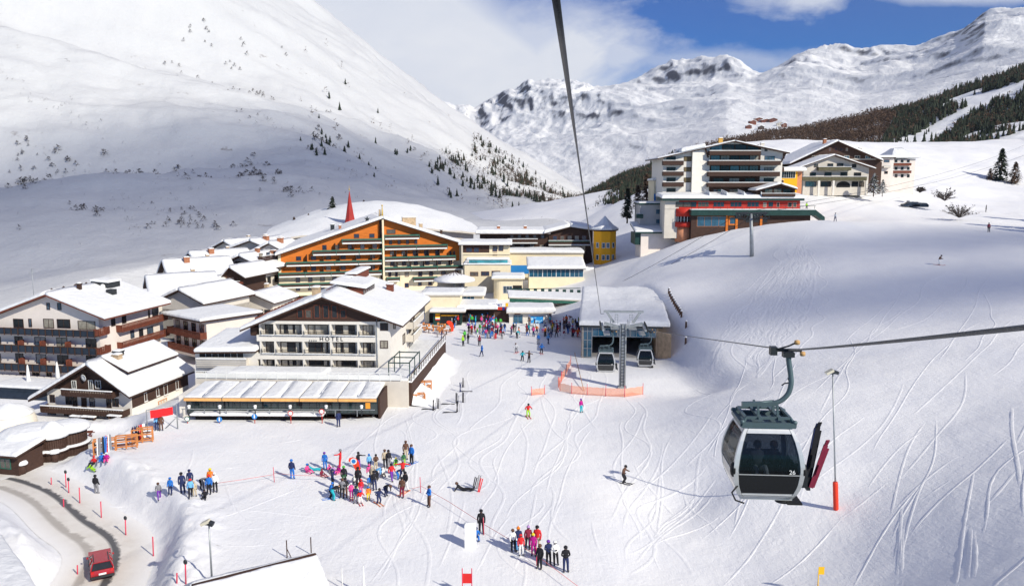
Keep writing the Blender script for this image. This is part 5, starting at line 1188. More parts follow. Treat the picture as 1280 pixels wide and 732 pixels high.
# --- N: upper right hotel on its red podium
Nn = Bld('hotel', 'tall white hotel with dark brown balconies standing above the red and green podium', 'hotel', (828, 187), 0, 27.5, 15, 22.6, 'L', k3)
Nn.gable((490, 58), (-15, 172), (850, 135), -1.4, 16, WHITE, BROWN, .22)
for x0, x1, y0, y1 in ((325,660,122,150),(320,790,187,215),(318,785,258,288),(315,742,330,358)):
    Nn.balp('f', x0, x1, y0, y1, m=BROWN, dep=1.5, slats=.0, slabm=BROWN, pm=PALE, rail=.09)
Nn.part('timber_back', BROWN, lambda q: q.box((Nn.f(326, 200)[0], -.05, .1), (Nn.f(656, 200)[0], -.003, Nn.f(400, 92)[1])))
Nn.part('timber_gable', BROWN, lambda q: q.box((Nn.f(370, 200)[0], -.047, Nn.f(400, 92)[1]), (Nn.f(610, 200)[0], -.003, Nn.f(400, 80)[1])))
for x0, x1, y, h, n, fr in ((330,648,84,36,4,.9),(330,648,155,32,5,.88),(330,645,222,34,5,.88),(330,640,303,26,3,.62),(330,640,376,26,3,.6)):
    Nn.row('f', x0, x1, y, h, n, fr, gm=GLASS, mull=2, d=-.055)
for r_ in ((686,160,748,186),(683,232,745,255),(680,303,742,328),(686,110,700,125)): Nn.winp('f', *r_, mull=2)
for r_ in ((158,162,208,190),(158,232,208,258),(158,300,208,328)): Nn.winp('f', *r_, mull=1, gm=mat('window_curtained', (.16, .12, .06), var=.3))
for y0, y1 in ((187, 215), (258, 285), (328, 356)): Nn.balp('f', 20, 155, y0, y1, m=BROWN, dep=1.2)
for y in (162, 232, 300, 370): Nn.winp('f', 45, y, 100, y+24, mull=2)
a0, zt = Nn.f(214, 120, -1.1); a1, _ = Nn.f(318, 120, -1.1)
zt = Nn.roof_z(a0)-.3; zt1 = Nn.roof_z(a1)-.3
Nn.part('stair_shaft', WHITE, lambda q: q.prism([(a0, -1.1, .0), (a1, -.02, .0), (a1, -.02, zt1), (a0, -1.1, zt)], (0, .9, 0)))
for x, y in ((320, 120), (800, 150)):
    a, z = Nn.f(x, y, -.6); Nn.part('strut', BROWN, lambda q: q.bar((a-.9 if x < 500 else a+.9, -.6, z+.6), (a, -.05, z-1.6), .25, .25))
Nn.chimney(14.3, 5, Nn.roof_z(14.3)+.3, .9, .9, mat('chimney_yellow', (.6, .35, .08))); Nn.chimney(24.5, 6, Nn.roof_z(24.5)+.3, .8, 1.2, PALE); Nn.chimney(4.0, 2, Nn.roof_z(4.0)+.1, 1.2, .3, PALE)
q = MB(); snow_slab(q, (3.8, -1.6, Nn.roof_z(3.8)+.2), (9.2, -1.6, Nn.roof_z(9.2)+.2), (9.2, 6, Nn.roof_z(9.2)+.2), (3.8, 6, Nn.roof_z(3.8)+.2), .9, (1,1,1,1)); q.build('roof_drift', SNOW, Nn.root)
for z in (3, 6, 9):
    Nn.balcony('r', 2, 13, z, .9, 1.1, BROWN)
# podium
Pd = Bld('podium', 'red glazed restaurant storey with snowy terrace roof under the upper white hotel', 'building', (830, 181), 0, 30.8, 5.9, 13.5, 'L', k3)
zs = Pd.f(400, 432)[1]; zr0 = Pd.f(400, 503)[1]
Pd.box('wall', PALE, (0, .1, 0), (30.4, 5.8, zr0)); Pd.box('red_wall', RED, (3.2, .0, zr0+.003), (30.4, 5.8, zs-.5)); Pd.box('end_wall', PALE, (0, 0, zr0+.003), (3.15, 5.8, zs-.5))
Pd.box('fascia', DKGREEN, (-.7, -1.0, zs-.55), (31.0, 5.8, zs-.05)); q = MB(); snow_slab(q, (-.9, -1.2, zs-.048), (31.2, -1.2, zs-.048), (31.2, 5.8, zs+.6), (-.9, 5.8, zs+.6), .7, (1,1,1,1)); q.build('roof_snow', SNOW, Pd.root)
for x0, x1 in ((105,150),(155,200),(205,235),(250,318),(350,418),(462,532),(572,645),(710,738)): Pd.winp('f', x0, 458, x1, 488, fm=BROWN if x0 < 240 else RED, gm=BLW, mull=2 if x1-x0 > 50 else 0)
for x0, x1 in ((676,694),(838,860),(872,890),(765,778)): Pd.winp('f', x0, 462, x1, 490, fm=mat('frame_pink', (.7, .35, .3)), gm=GLASS, mull=0)
for i, x in enumerate((322, 435, 548, 660)):
    a, z = Pd.f(x, 400, -.9); Pd.part('snow_hump', SNOW, lambda q: q.add([(a, -1.1, zs+.5), (a+1.3, -1.1, zs+.5), (a, -1.1, zs+1.5), (a, 4, zs+.9), (a+1.3, 4, zs+.9), (a, 4, zs+2.0), (a+.4, -1.1, zs+.95), (a+.4, 4, zs+1.5)], [(0, 1, 6, 2), (3, 5, 7, 4), (0, 2, 5, 3), (2, 6, 7, 5), (6, 1, 4, 7), (0, 3, 4, 1)], None, False))
# lower glazed storey with the green terrace edge
Lw = Bld('terrace', 'dark green edged terrace over a glazed ground floor in front of the red podium', 'terrace', (864, 178.3), 0, 27.5, 2.9, 13.0, 'L', k3)
zt = Lw.f(400, 508)[1]; zb_ = Lw.f(400, 545)[1]
Lw.box('wall', BROWN, (0, .5, 0), (26.5, 2.6, zb_)); Lw.box('fascia', DKGREEN, (-.3, -.6, zb_), (27.2, 2.6, zt)); q = MB(); snow_slab(q, (-.3, -.6, zt+.002), (27.2, -.6, zt+.002), (27.2, 2.6, zt+.002), (-.3, 2.6, zt+.002), .16, (1,1,1,1)); q.build('deck_snow', SNOW, Lw.root)
q = MB(); q.box((-.3, -.55, zt+.8), (27.2, -.5, zt+.88)); [q.box((-.3+1.6*i, -.55, zt), (-.24+1.6*i, -.5, zt+.8)) for i in range(18)]; q.build('railing', DKGREEN, Lw.root)
Lw.winp('f', 244, 552, 430, 616, fm=WOODO, gm=GLASSB, mull=3, d=.5); Lw.winp('f', 458, 558, 492, 600, fm=ORANGE, gm=GLASSB, mull=0, d=.5, fw=.3); Lw.winp('f', 560, 560, 700, 590, fm=BROWN, gm=GLASS, mull=4, d=.5)
for x in (437, 500, 660): 
    a, z = Lw.f(x, 575, .5); Lw.box('post', ORANGE, (a-.25, .3, 0), (a+.25, .49, zb_-.003))
Lw.part('stair_wing', DKGREEN, lambda q: q.prism([(27.2, -.6, zt), (29.3, -.6, zt-1.6), (29.3, -.6, zt-2.6), (27.2, -.6, zb_)], (0, 3.2, 0)))
# round red bay
rb = thing('bay_tower', 'rounded bay with red parapets and curved windows at the left corner of the podium', 'bay', P(854, 300, 182), 0); zb0 = P(854, 300, 182).z
def zz_(y): return P(854, 165+y/5.23, 180).z-zb0
for nm, y0, y1, r_, m_ in (('parapet', 500, 552, 2.25, RED), ('window_band', 552, 588, 2.05, GLASS), ('parapet', 588, 621, 2.35, RED), ('base', 621, 720, 1.9, TERRA)):
    q = MB(); q.lathe([(r_, zz_(y1)), (r_, zz_(y0))], n=24); o_ = q.build(nm, m_, rb)
    if nm == 'window_band':
        for k in range(9):
            th = R(180+20*k); q = MB(); q.bar((2.08*math.cos(th), 2.08*math.sin(th), zz_(y1)), (2.08*math.cos(th), 2.08*math.sin(th), zz_(y0)), .12, .12); q.build('mullion', PALEM, o_)
# small gable bar on the podium right, yellow bay behind
Sg = Bld('chalet', 'small dark gabled annex with snow roof at the right end of the podium', 'annex', (946, 180.5), 0, 8.5, 4.5, 22.2, 'L', k3)
Sg.gable((790, 338), (628, 382), (898, 372), -1.0, 5, BROWN, BROWN, .4); Sg.row('f', 680, 860, 372, 30, 3, .8, gm=GLASS); Sg.balp('f', 670, 885, 402, 420, m=BROWN, dep=1.0)
Yb = Bld('link_building', 'small yellow bay building with tall white window bars between the two upper hotels', 'building', (974.5, 193), 0, 4.2, 8, 22, 'L', k3)
zt = Yb.f(840, 252)[1]; Yb.box('wall', YELLOW, (0, 0, 0), (4, 8, zt-.2)); Yb.flat((-.8, -.8), (5.8, 8), zt, .9, PALE, .2); Yb.winp('f', 797, 258, 882, 300, fm=PALEM, gm=GLASS, mull=5)
Yb.box('side_wall', TERRA, (4.003, .5, 0), (5.3, 8, zt-.2))
# --- small annexes at the left foot
An1 = Bld('annex', 'grey annex with dark green flat roof left of the red podium', 'annex', (799, 188), 0, 6.2, 8, 11, 'L', kN)
zt = An1.f(120, 355)[1]; An1.box('wall', GREYW, (0, 0, 0), (6.2, 8, zt-.1)); An1.flat((-.3, -.4), (7, 8), zt+.3, .3, DKGREEN, .38); 
for r_ in ((135,377,156,395),(135,418,156,434)): An1.winp('f', *r_, fm=GREYW, gm=GLASSB, mull=0)
An1.balcony('f', -.9, .6, An1.f(70, 410)[1], .9, 1.0, DKGREEN)
An2 = Bld('annex', 'low cream annex with sloping snow roof at the far left foot of the upper hotel', 'annex', (794, 184), 0, 9.5, 8, 8, 'L', kN)
zt = An2.f(120, 470)[1]; An2.box('wall', PINKW, (1.2, 0, 0), (9.5, 8, zt-.3)); An2.shed((-.2, -.8, zt), (9.9, -.8, zt), (9.9, 8, zt+1.6), (-.2, 8, zt+1.6), .4, DKGREEN, .35); An2.winp('f', 196, 487, 211, 502, fm=PALEM, gm=GLASSB, mull=0)
An2.box('dark_bay', DKGREEN, (-.1, .3, zt-3), (1.19, 7, zt-.35))
An3 = Bld('annex', 'narrow cream stair block with a blue panel between the grey annex and the upper hotel', 'annex', (816, 196), 0, 5, 8, 14, 'L', kN)
zt = An3.f(150, 255)[1]; An3.box('wall', CREAM, (0, 0, 0), (5, 8, zt-.1)); An3.flat((-.3, -.3), (5, 8), zt+.15, .4, PALE, .22); 
for y in (278, 300): An3.balp('f', 135, 165, y, y+12, m=PALE, dep=.8)
An3.box('blue_panel', BLUE, (.1, -.06, An3.f(125, 345)[1]), (.5, -.003, An3.f(125, 310)[1]))
# --- O: second upper hotel
O1 = Bld('chalet_hotel', 'pale stone-coloured chalet hotel with two olive balconies and arched ground floor', 'hotel', (1003, 213), 0, 17.2, 10, 22.6, 'L', k4)
O1.gable((490, 203), (165, 318), (852, 325), -1.3, 10, PALE, BROWN, .3)
OLIVE = mat('timber_olive', (.10, .09, .05), var=.3)
O1.balp('f', 345, 635, 310, 340, m=OLIVE, dep=1.3, slats=0); O1.balp('f', 200, 772, 396, 430, m=OLIVE, dep=1.5, slats=0)
for r_ in ((305,287,335,312),(425,282,470,306),(508,280,560,304),(642,287,675,315),(268,362,315,390),(398,360,455,388),(540,360,597,388),(660,362,718,388),(228,442,320,485),(365,442,450,485),(640,442,690,485),(705,442,745,485)):
    O1.winp('f', *r_, mull=2 if r_[2]-r_[0] > 60 else 1)
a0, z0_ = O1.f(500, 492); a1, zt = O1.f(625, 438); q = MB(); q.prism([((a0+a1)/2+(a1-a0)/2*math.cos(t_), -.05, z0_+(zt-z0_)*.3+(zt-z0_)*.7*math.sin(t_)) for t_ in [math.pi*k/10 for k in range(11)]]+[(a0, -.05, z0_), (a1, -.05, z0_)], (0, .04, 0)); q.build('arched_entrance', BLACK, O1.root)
for x in (345, 475, 770): a, z = O1.f(x, 480, -1.4); O1.box('pier', WHITE, (a-.25, -1.5, 0), (a+.25, -1.1, O1.f(x, 430)[1]))
O2 = Bld('hotel', 'broad dark-gabled hotel with a large snowy roof rising behind the olive-balconied chalet', 'hotel', (1001, 224), 0, 22, 16, 22.6, 'L', k4)
O2.gable((515, 80), (88, 282), (915, 252), -1.5, 17, BROWN, BROWN, .5); O2.row('f', 260, 830, 212, 22, 6, .45, fm=PALE, gm=GLASS); O2.box('white_band', WHITE, (1.6, -.05, O2.f(500, 240)[1]), (20.5, -.003, O2.f(500, 216)[1]-.9))
O2.row('f', 420, 620, 140, 30, 4, .4, fm=REDBR, gm=GLASS)
for u, v in ((7, 3), (15, 5), (18, 7), (17, 3), (20, 6)): O2.chimney(u, v, O2.roof_z(u)+.3, .8, 1.2, random.choice([BRICK, PALE, DARKM]))
O3 = Bld('hotel', 'cream block with brown balconies and hipped snow roof, rightmost of the upper hotels', 'hotel', (1114, 228), 0, 6.2, 9, 22, 'L', k4)
zt = O3.f(1090, 232)[1]; O3.box('wall', PINKW, (0, 0, 0), (6.2, 9, zt-.2))
q = MB(); q.add([(-.7, -.7, zt), (6.9, -.7, zt), (6.9, 9.7, zt), (-.7, 9.7, zt), (2.6, 3.5, zt+2.6), (3.6, 5.5, zt+2.6)], [(0, 1, 5, 4), (1, 2, 5), (2, 3, 4, 5), (3, 0, 4), (3, 2, 1, 0)]); ro = q.build('roof', BROWN, O3.root)
q = MB(); snow_slab(q, (-.8, -.8, zt+.05), (7.0, -.8, zt+.05), (4.1, 4.5, zt+2.7), (2.1, 4.5, zt+2.7), .4, (1,1,0,1)); snow_slab(q, (7, -.8, zt+.05), (7, 9.8, zt+.05), (4.1, 6, zt+2.7), (4.1, 4.2, zt+2.7), .4, (1,1,0,1)); snow_slab(q, (-.8, 9.8, zt+.05), (-.8, -.8, zt+.05), (2.1, 4.2, zt+2.7), (2.1, 6, zt+2.7), .4, (1,1,0,1)); q.build('roof_snow', SNOW, ro)
for y in (275, 342): O3.balp('f', 1005, 1168, y, y+22, m=REDBR, dep=1.0)
for y in (248, 312, 378): O3.row('f', 1005, 1168, y, 24, 3, .35, mull=0)
O4 = Bld('link_building', 'pinkish white link wing with red shutters between the dark-gabled hotel and the cream block', 'building', (1088, 226), 0, 6.2, 9, 22, 'L', k4)
zt = O4.f(880, 225)[1]; O4.box('wall', PINKW, (0, 0, 0), (5.9, 9, zt-.2)); O4.flat((-.4, -.6), (6.2, 9), zt, .6, BROWN, .2)
for r_ in ((925,250,970,268),(930,300,960,320),(930,350,955,370),(850,330,880,350)): O4.winp('f', *r_, fm=REDBR, mull=0)
O4.balp('f', 925, 985, 300, 318, m=PALE, dep=1); 
# roofs between the upper hotels
for px, Y, w_, z, lb in ((945, 215, 9, 27.2, 'dark low gabled roof just right of the tall upper hotel'), (985, 232, 12, 28.4, 'long snowy roof with a dark gable behind the yellow bay building'), (962, 236, 8, 29.5, 'small snow-topped roof farthest up behind the tall upper hotel')):
    b = Bld('house', lb, 'house', (px, Y), 0, w_, 9, 20, 'L', k4, 'roofs behind the upper hotels'); h = z-20
    b.gable_l(w_*.5, h+1.9, -.8, h, w_+.8, h, -1, 10, BROWN, BROWN, .35)
    for i in range(3): b.win('f', w_*(.15+.27*i), h-1.6, w_*(.15+.27*i)+1.2, h-.4, mull=0)
# --- far village up the valley
_fr = random.Random(2); _fc = [(p_, proj(p_)) for p_ in (sample(FPD, _fr.uniform(.38, .5), _fr.uniform(.15, .75)) for _ in range(6000))]
for i, (px, py, w_, m_, lb) in enumerate(((938,153,9,REDBR,'leftmost red-brown house of the far hillside hamlet'),(944,150,11,REDBR,'dark red long house in the far hillside hamlet'),(952,151,14,REDBR,'largest red-brown lodge of the far hillside hamlet'),(962,152,10,REDBR,'brown house right of the largest lodge in the far hamlet'),(971,154,9,PALE,'pale house at the right of the far hamlet'),(933,160,7,REDBR,'small hut below the far hamlet on the left'),(948,160,7,BROWN,'small brown hut below the far hamlet'),(978,157,6,REDBR,'tiny hut at the right edge of the far hamlet'))):
    best = min(_fc, key=lambda c: abs(c[1][0]-px)+abs(c[1][1]-py-2)); p = best[0]; sz = w_*2.0; yw = rnd(-20, 20)
    b = Bld('far_house', lb, 'house', (px, p.y), yw, sz, sz*.6, p.z-4, 'L', k4, 'far hamlet on the valley side'); h_ = 4+rnd(6, 9)
    b.gable_l(sz/2, h_+3.5, -.8, h_, sz+.8, h_, -1, sz*.6+1, m_, BROWN, 1.2)
    for k in range(3): b.win('f', sz*(.12+.28*k), h_-3.5, sz*(.12+.28*k)+2, h_-1.5, mull=0, fw=.15)
# --- M: gondola station
S = Bld('gondola_station', 'gondola lift station with long flat snow roof, blue glass walls and dark open hall', 'lift station', (727, 118), -6, 11.3, 29, 0, 'L', kS)
zt = S.f(290, 280)[1]; zo = S.f(345, 347)[1]
a1 = S.f(345, 400)[0]; a2 = S.f(686, 400)[0]
q = MB(); q.box((0, 0, -.5), (.25, 28, zt-.35)); q.box((S.W-.3, 0, -.5), (S.W, 28, zt-.35)); q.box((.25, 27.7, -.5), (S.W-.3, 28, zt-.35)); q.build('wall', STONE, S.root)
S.box('hall_shade_sheet', BLACK, (a1+.3, 14, -.3), (a2, 14.2, zo));  # black board across the hall paints its unlit depth
S.box('lintel', GLASSB, (a1, .05, zo), (a2+.2, .3, zt-.4))
for i in range(5): S.win('f', a1+.1+(a2-a1)/5*i, zo+.15, a1+(a2-a1)/5*(i+1)-.1, zt-.55, fm=STEEL, gm=GLASSB, mull=1, d=.04)
S.part('glass_wall', GLASSB, lambda q: (q.box((.25, .04, 0), (a1, .25, zt-.4)), q.box((-.06, .1, .2), (-.003, 8, zt-.4))))
q = MB(); [q.box((.1+(a1-.2)*i/2, -.03, 0), (.2+(a1-.2)*i/2, .03, zt-.4)) for i in range(3)]; [q.box((0, -.02, 1.3*i), (a1, .035, 1.3*i+.08)) for i in range(5)]; q.build('mullions', STEEL, S.root)
S.box('interior_floor', GREYW, (.3, .2, -.2), (S.W-.3, 27, .06))
S.box('roof', DARKM, (-.3, -.5, zt-.35), (S.W+.6, 28.8, zt-.05)); q = MB(); snow_slab(q, (-.4, -.6, zt-.048), (S.W+1.6, -.6, zt-.048), (S.W+2.2, 29, zt+1.3), (-.4, 29, zt+1.3), .75, (1,1,1,1), 26, .3); q.build('roof_snow', SNOW, S.root)
S.part('retaining_wall', STONE, lambda q: q.prism([(S.W+.003, -.2, -.8), (S.W+1.7, -2.4, -.8), (S.W+1.7, -2.0, -.8), (S.W+.003, .3, -.8)], (0, 0, zt-.9+.8)))
# ---------------- trees and shrubs ----------------
SPR = mat('spruce_needles', (0.028, 0.038, 0.024), var=.45, scale=.6, rough=.9); LAR = mat('bare_larch', (0.10, 0.062, 0.042), var=.4, scale=.5, rough=.95)
BSH = mat('bare_twigs', (0.085, 0.07, 0.065), var=.4, scale=.8, rough=.95); BARK = mat('bark', (0.07, 0.045, 0.03), var=.3, rough=.95)
def tiny_tree(mb, p, h, r_, rng, mi=0, n=7):
    """small tiered conifer, each tier a ragged skirt"""
    b = Vector(p); tiers = 4
    for t in range(tiers):
        z0 = h*(.08+.22*t); z1 = z0+h*.42 if t < tiers-1 else h; rr = r_*(1-.23*t)
        vs = [(b.x, b.y, b.z+z1)]; ph = rng.random()*6
        for k in range(n):
            a = ph+2*math.pi*k/n; q = rr*(.55+.6*rng.random()); vs.append((b.x+q*math.cos(a), b.y+q*math.sin(a), b.z+z0-h*.05*rng.random()))
        mb.add(vs, [(0, 1+k, 1+(k+1) % n) for k in range(n)], mi)
def twiggy(mb, p, h, r_, rng, n=26, mi=0, tri=.35):
    """bare crown: many small slivers spread through the crown volume"""
    b = Vector(p)
    for _ in range(n):
        z = rng.random()**.8; rr = r_*(1-z*.85)*math.sqrt(rng.random()); a = rng.random()*6.283
        c = b+Vector((rr*math.cos(a), rr*math.sin(a), h*(.1+.9*z))); s = h*.13*tri*3*(.5+rng.random())
        d1 = Vector((rng.uniform(-1, 1), rng.uniform(-1, 1), rng.uniform(-.2, 1))).normalized()*s; d2 = Vector((rng.uniform(-1, 1), rng.uniform(-1, 1), rng.uniform(-.6, .6))).normalized()*s*.35
        mb.add([c-d1*.5, c+d2, c+d1], [(0, 1, 2)], mi)
rng = random.Random(5)
def inpoly(x, y, poly):
    c = False; n = len(poly)
    for i in range(n):
        x0, y0 = poly[i]; x1, y1 = poly[(i+1) % n]
        if (y0 > y) != (y1 > y) and x < (x1-x0)*(y-y0)/(y1-y0)+x0: c = not c
    return c
# forests on the right hand valley side: (outline in the picture, share, kind)
POL = [([(690,275),(715,245),(750,218),(790,200),(840,182),(845,240),(790,262),(760,262),(725,280)], 1.0, 's'),
       ([(835,183),(900,176),(945,165),(950,196),(840,216)], .9, 'l'),
       ([(930,178),(1010,150),(1085,138),(1120,150),(1100,185),(930,198)], .95, 'l'),
       ([(1060,160),(1125,124),(1200,98),(1290,62),(1290,96),(1215,130),(1150,165),(1100,190),(1060,196)], .97, 's'),
       ([(1140,205),(1165,185),(1205,150),(1290,105),(1290,160),(1225,182),(1180,206)], .9, 's'),
       ([(1090,150),(1200,110),(1290,75),(1290,200),(1120,200)], .06, 's'), ([(980,200),(1160,150),(1180,190),(1130,215)], .10, 'l')]
fs_ = MB(); fl_ = MB(); cnt = 0
for _ in range(64000):
    fx, ft = rng.random(), .05+.95*rng.random()
    p = sample(RPD, fx, ft)
    px, py = proj(p)
    for pl, sh, kd in POL:
        if inpoly(px, py, pl):
            nz_ = noise.noise(p*0.012)*.8+noise.noise(p*.04)*.5
            if rng.random() < sh and nz_ > -.34+.5*(1-sh):
                far = p.y/900; h = rng.uniform(4.5, 9)*min(1.15, .55+.6*far)
                if kd == 's' and rng.random() < .8: tiny_tree(fs_, p-Vector((0, 0, .5)), h, h*.22, rng, 0, 5)
                else: twiggy(fl_, p-Vector((0, 0, .5)), h, h*.3, rng, 14, 0, .5)
                cnt += 1
            break
fs_.build('spruce_forest', SPR, None, label='dark spruce forest climbing the right valley side', cat='forest', kind='stuff')
fl_.build('larch_forest', LAR, None, label='brown leafless larch forest behind the upper hotels', cat='forest', kind='stuff')
# thin woods at the valley end of the left slope
LP = [([(590,168),(640,200),(700,235),(745,262),(715,268),(650,245),(590,200)], 1.0), ([(560,186),(660,246),(745,266),(700,272),(620,262),(540,205)], .26), ([(500,170),(600,230),(660,262),(560,250)], .05), ([(300,60),(400,50),(520,180),(430,190)], .02)]
fw = MB()
for _ in range(24000):
    fx, ft = .5+.5*rng.random(), .05+.9*rng.random(); p = sample(LPD, fx, ft); px, py = proj(p)
    for pl, sh in LP:
        if inpoly(px, py, pl) and rng.random() < sh and noise.noise(p*.01)+.5*noise.noise(p*.035) > -.3:
            h = rng.uniform(4, 8)*min(1.3, .5+p.y/1200); twiggy(fw, p, h, h*.33, rng, 12, 0, .5) if rng.random() < .75 else tiny_tree(fw, p, h, h*.25, rng, 1, 5); break
GUL = [[(250,190),(300,215),(360,232),(420,255)],[(300,205),(350,222),(400,262)],[(0,185),(60,190),(120,225),(200,262)],[(60,215),(140,240),(170,285)],[(420,190),(520,225),(600,255),(680,268)],[(560,200),(640,235),(720,262)],[(0,95),(60,130),(150,180),(240,235)],[(330,150),(420,215),(470,235)],[(130,200),(190,235),(260,270)]]
sc_ = MB(); gc = [(p, proj(p)) for p in (sample(LPD, rng.random(), .03+.9*rng.random()) for _ in range(40000))]
for p, (qx, qy) in gc:
    dd = min(min(math.hypot(qx-(a[0]+(b[0]-a[0])*t), qy-(a[1]+(b[1]-a[1])*t)) for t in (0, .25, .5, .75, 1)) for l in GUL for a, b in zip(l[:-1], l[1:]))
    if rng.random() < .30*math.exp(-(dd/11)**2)+.0035 and noise.noise(p*.03) > -.15:
        h = rng.uniform(2, 5.2)*p.y/1000; twiggy(sc_, p, h, h*rng.uniform(.5, 1.1), rng, 10, 0, .6)
sc_.build('mountain_scrub', BSH, None, label='low dark scrub strewn along the gullies of the left mountain', cat='scrub', kind='stuff')
fw.build('valley_wood', [LAR, SPR], None, label='thin brown wood at the narrow end of the left mountain slope', cat='wood', kind='stuff')
# single shrubs and small trees dotted over the left slope
protos = []
for k in range(5):
    mb = MB(); twiggy(mb, (0, 0, -.1), 1.0, .62, rng, 46, 0, .55); protos.append(('mountain_shrub', mb, BSH))
for k in range(3):
    mb = MB(); tiny_tree(mb, (0, 0, -.05), 1.0, .26, rng, 0, 7); twiggy(mb, (0, 0, 0), .9, .3, rng, 16, 0, .4); protos.append(('mountain_spruce', mb, SPR))
pm_ = [None]*8
AREA = ['low beside the left edge of the slope', 'above the left village at mid slope', 'in the dark gully above the orange hotel', 'on the smooth lower slope above the village', 'high up near the skyline', 'in the middle of the slope above the spire', 'at the right end of the slope', 'at the far left edge', 'near the top of the slope']
def put_shrub(k, p, h, wx, ar=0):
    nm, mb, m_ = protos[k]
    if pm_[k] is None:
        o = mb.build(nm, m_); pm_[k] = o
    else:
        o = pm_[k].copy(); COL.objects.link(o)
    tag(o, ('small bare shrub of the left mountain ' if k < 5 else 'small dark spruce of the left mountain ')+AREA[ar], 'shrub' if k < 5 else 'tree', ('shrubs ' if k < 5 else 'spruces ')+AREA[ar])
    o.location = p; o.scale = (h*wx, h*wx, h); o.rotation_euler = (0, 0, rng.random()*6)
LQ = [([(0,130),(60,170),(220,290),(160,290),(0,230)], 50, 's'), ([(120,175),(200,230),(290,290),(220,285),(130,230)], 36, 's'), ([(250,190),(300,185),(420,255),(400,275),(330,245)], 60, 's'),
      ([(170,180),(320,240),(300,290),(170,240)], 14, 's'), ([(200,60),(340,40),(420,150),(330,170)], 34, 'm'), ([(350,120),(480,190),(470,225),(380,190)], 36, 'p'), ([(480,170),(600,215),(660,250),(600,262),(500,215)], 26, 'p'), ([(0,100),(40,120),(30,300),(0,300)], 10, 's'), ([(130,20),(380,30),(330,110),(200,90)], 18, 'm')]
cands = []
for _ in range(60000):
    p = sample(LPD, rng.random(), .03+.93*rng.random()); cands.append((p, proj(p)))
for ar, (pl, n, kd) in enumerate(LQ):
    inn = [c for c in cands if inpoly(*c[1], pl)]; inn.sort(key=lambda c: -(noise.noise(c[0]*.03)+rng.random()*.8)); 
    for p, q_ in inn[:n*3:3] if len(inn) > n*3 else inn[:n]:
        pxm = 1000/p.y
        if kd == 's': put_shrub(rng.randrange(5), p, rng.uniform(3.5, 8.5)/pxm, rng.uniform(.9, 1.7), ar)
        elif kd == 'm': put_shrub(rng.randrange(5), p, rng.uniform(3, 6)/pxm, 1.0, ar)
        else: put_shrub(5+rng.randrange(3) if rng.random() < .7 else rng.randrange(5), p, rng.uniform(5, 10)/pxm, 1.1, ar)
# individually recognisable trees
def conifer(label, px, py, Y, hpx, kind='spruce', snow=0.0, seed=1, wide=.26, z=None):
    rg = random.Random(seed); p = P(px, py, Y); h = hpx*Y/1000.0
    t = thing('conifer_tree' if kind != 'bush' else 'shrub', label, 'tree' if kind != 'bush' else 'shrub', p, 0)
    if kind == 'bush':
        q = MB()
        for k in range(60):
            a = rg.random()*6.28; e = rg.uniform(.25, 1.2); L = h*rg.uniform(.6, 1.1); d = Vector((math.cos(a)*math.cos(e)*1.4, math.sin(a)*math.cos(e), math.sin(e)))
            q.tube([Vector((0, 0, -.2)), d*L*.5+Vector((0, 0, .1)), d*L+Vector((rg.uniform(-.2, .2), 0, -.1))], [.05, .035, .012], 3, cap=False)
            for j in range(8):
                c = d*L*rg.uniform(.4, 1.0); s = rg.uniform(.15, .4); q.add([c, c+Vector((rg.uniform(-s, s), rg.uniform(-s, s), s)), c+Vector((rg.uniform(-s, s), rg.uniform(-s, s), s*.5))], [(0, 1, 2)])
        q.build('branches', BSH, t); return t
    q = MB(); q.tube([(0, 0, -1), (0, 0, h*.5), (0, 0, h)], [h*.028, h*.016, .01], 7); q.build('trunk', BARK, t)
    q = MB(); nW = 16; M_ = 0
    for w_ in range(nW):
        f = w_/(nW-1); z_ = h*(.10+.88*f); L = h*wide*(1-f)**.8+h*.02
        for k in range(9):
            a = rg.random()*6.28; d = Vector((math.cos(a), math.sin(a), 0)); LL = L*rg.uniform(.65, 1.15)
            for j in range(7):
                c = d*LL*(.2+.8*rg.random())+Vector((0, 0, z_-LL*.28*rg.random()+rg.uniform(-.02, .02)*h)); s = h*.045*rg.uniform(.6, 1.4)
                n_ = Vector((-d.y, d.x, 0))*s*rg.uniform(.5, 1); q.add([c-n_, c+d*s*1.5-Vector((0, 0, s*.5)), c+n_, c+Vector((0, 0, s*.5))], [(0, 1, 2), (0, 2, 3)], 1 if (rg.random() < snow) else 0)
    q.build('crown', [SPR if kind == 'spruce' else LAR, SNOW], t); return t
conifer('tall dark brown spruce left of the upper hotel annexes', 784, 274, 196, 38, 'spruce', .03, 3, .22)
conifer('bare larch between the tall spruce and the grey annex', 797, 262, 204, 30, 'larch', .03, 4, .26)
conifer('bushy larch at the left edge of the upper hotel', 808, 252, 214, 34, 'larch', .02, 5, .28)
conifer('round pine standing behind the left village roofs near the red spire', 416, 272, 262, 26, 'spruce', .1, 6, .34)
conifer('brown bare tree left of the round pine behind the curved hall', 386, 281, 258, 14, 'larch', 0, 7, .45)
conifer('low brown bare tree farthest left behind the curved hall', 368, 284, 256, 13, 'larch', 0, 8, .5)
conifer('small bare tree between the red spire and the round pine', 455, 262, 280, 12, 'larch', 0, 18, .5)
conifer('big dark spruce on the open slope at the right edge', 1250, 229, 262, 42, 'spruce', .04, 9, .30)
conifer('brown bare tree beside the big dark spruce at the right edge', 1268, 229, 258, 26, 'larch', .02, 10, .36)
conifer('small brown tree left of the big dark spruce at the right edge', 1237, 229, 262, 18, 'larch', .02, 11, .4)
conifer('snow-laden spruce before the right end of the olive-balconied chalet hotel', 1092, 241, 208, 24, 'spruce', .5, 12, .42)
conifer('small snow-laden tree right of the larger one by the chalet hotel', 1103, 241, 208, 16, 'spruce', .5, 13, .5)
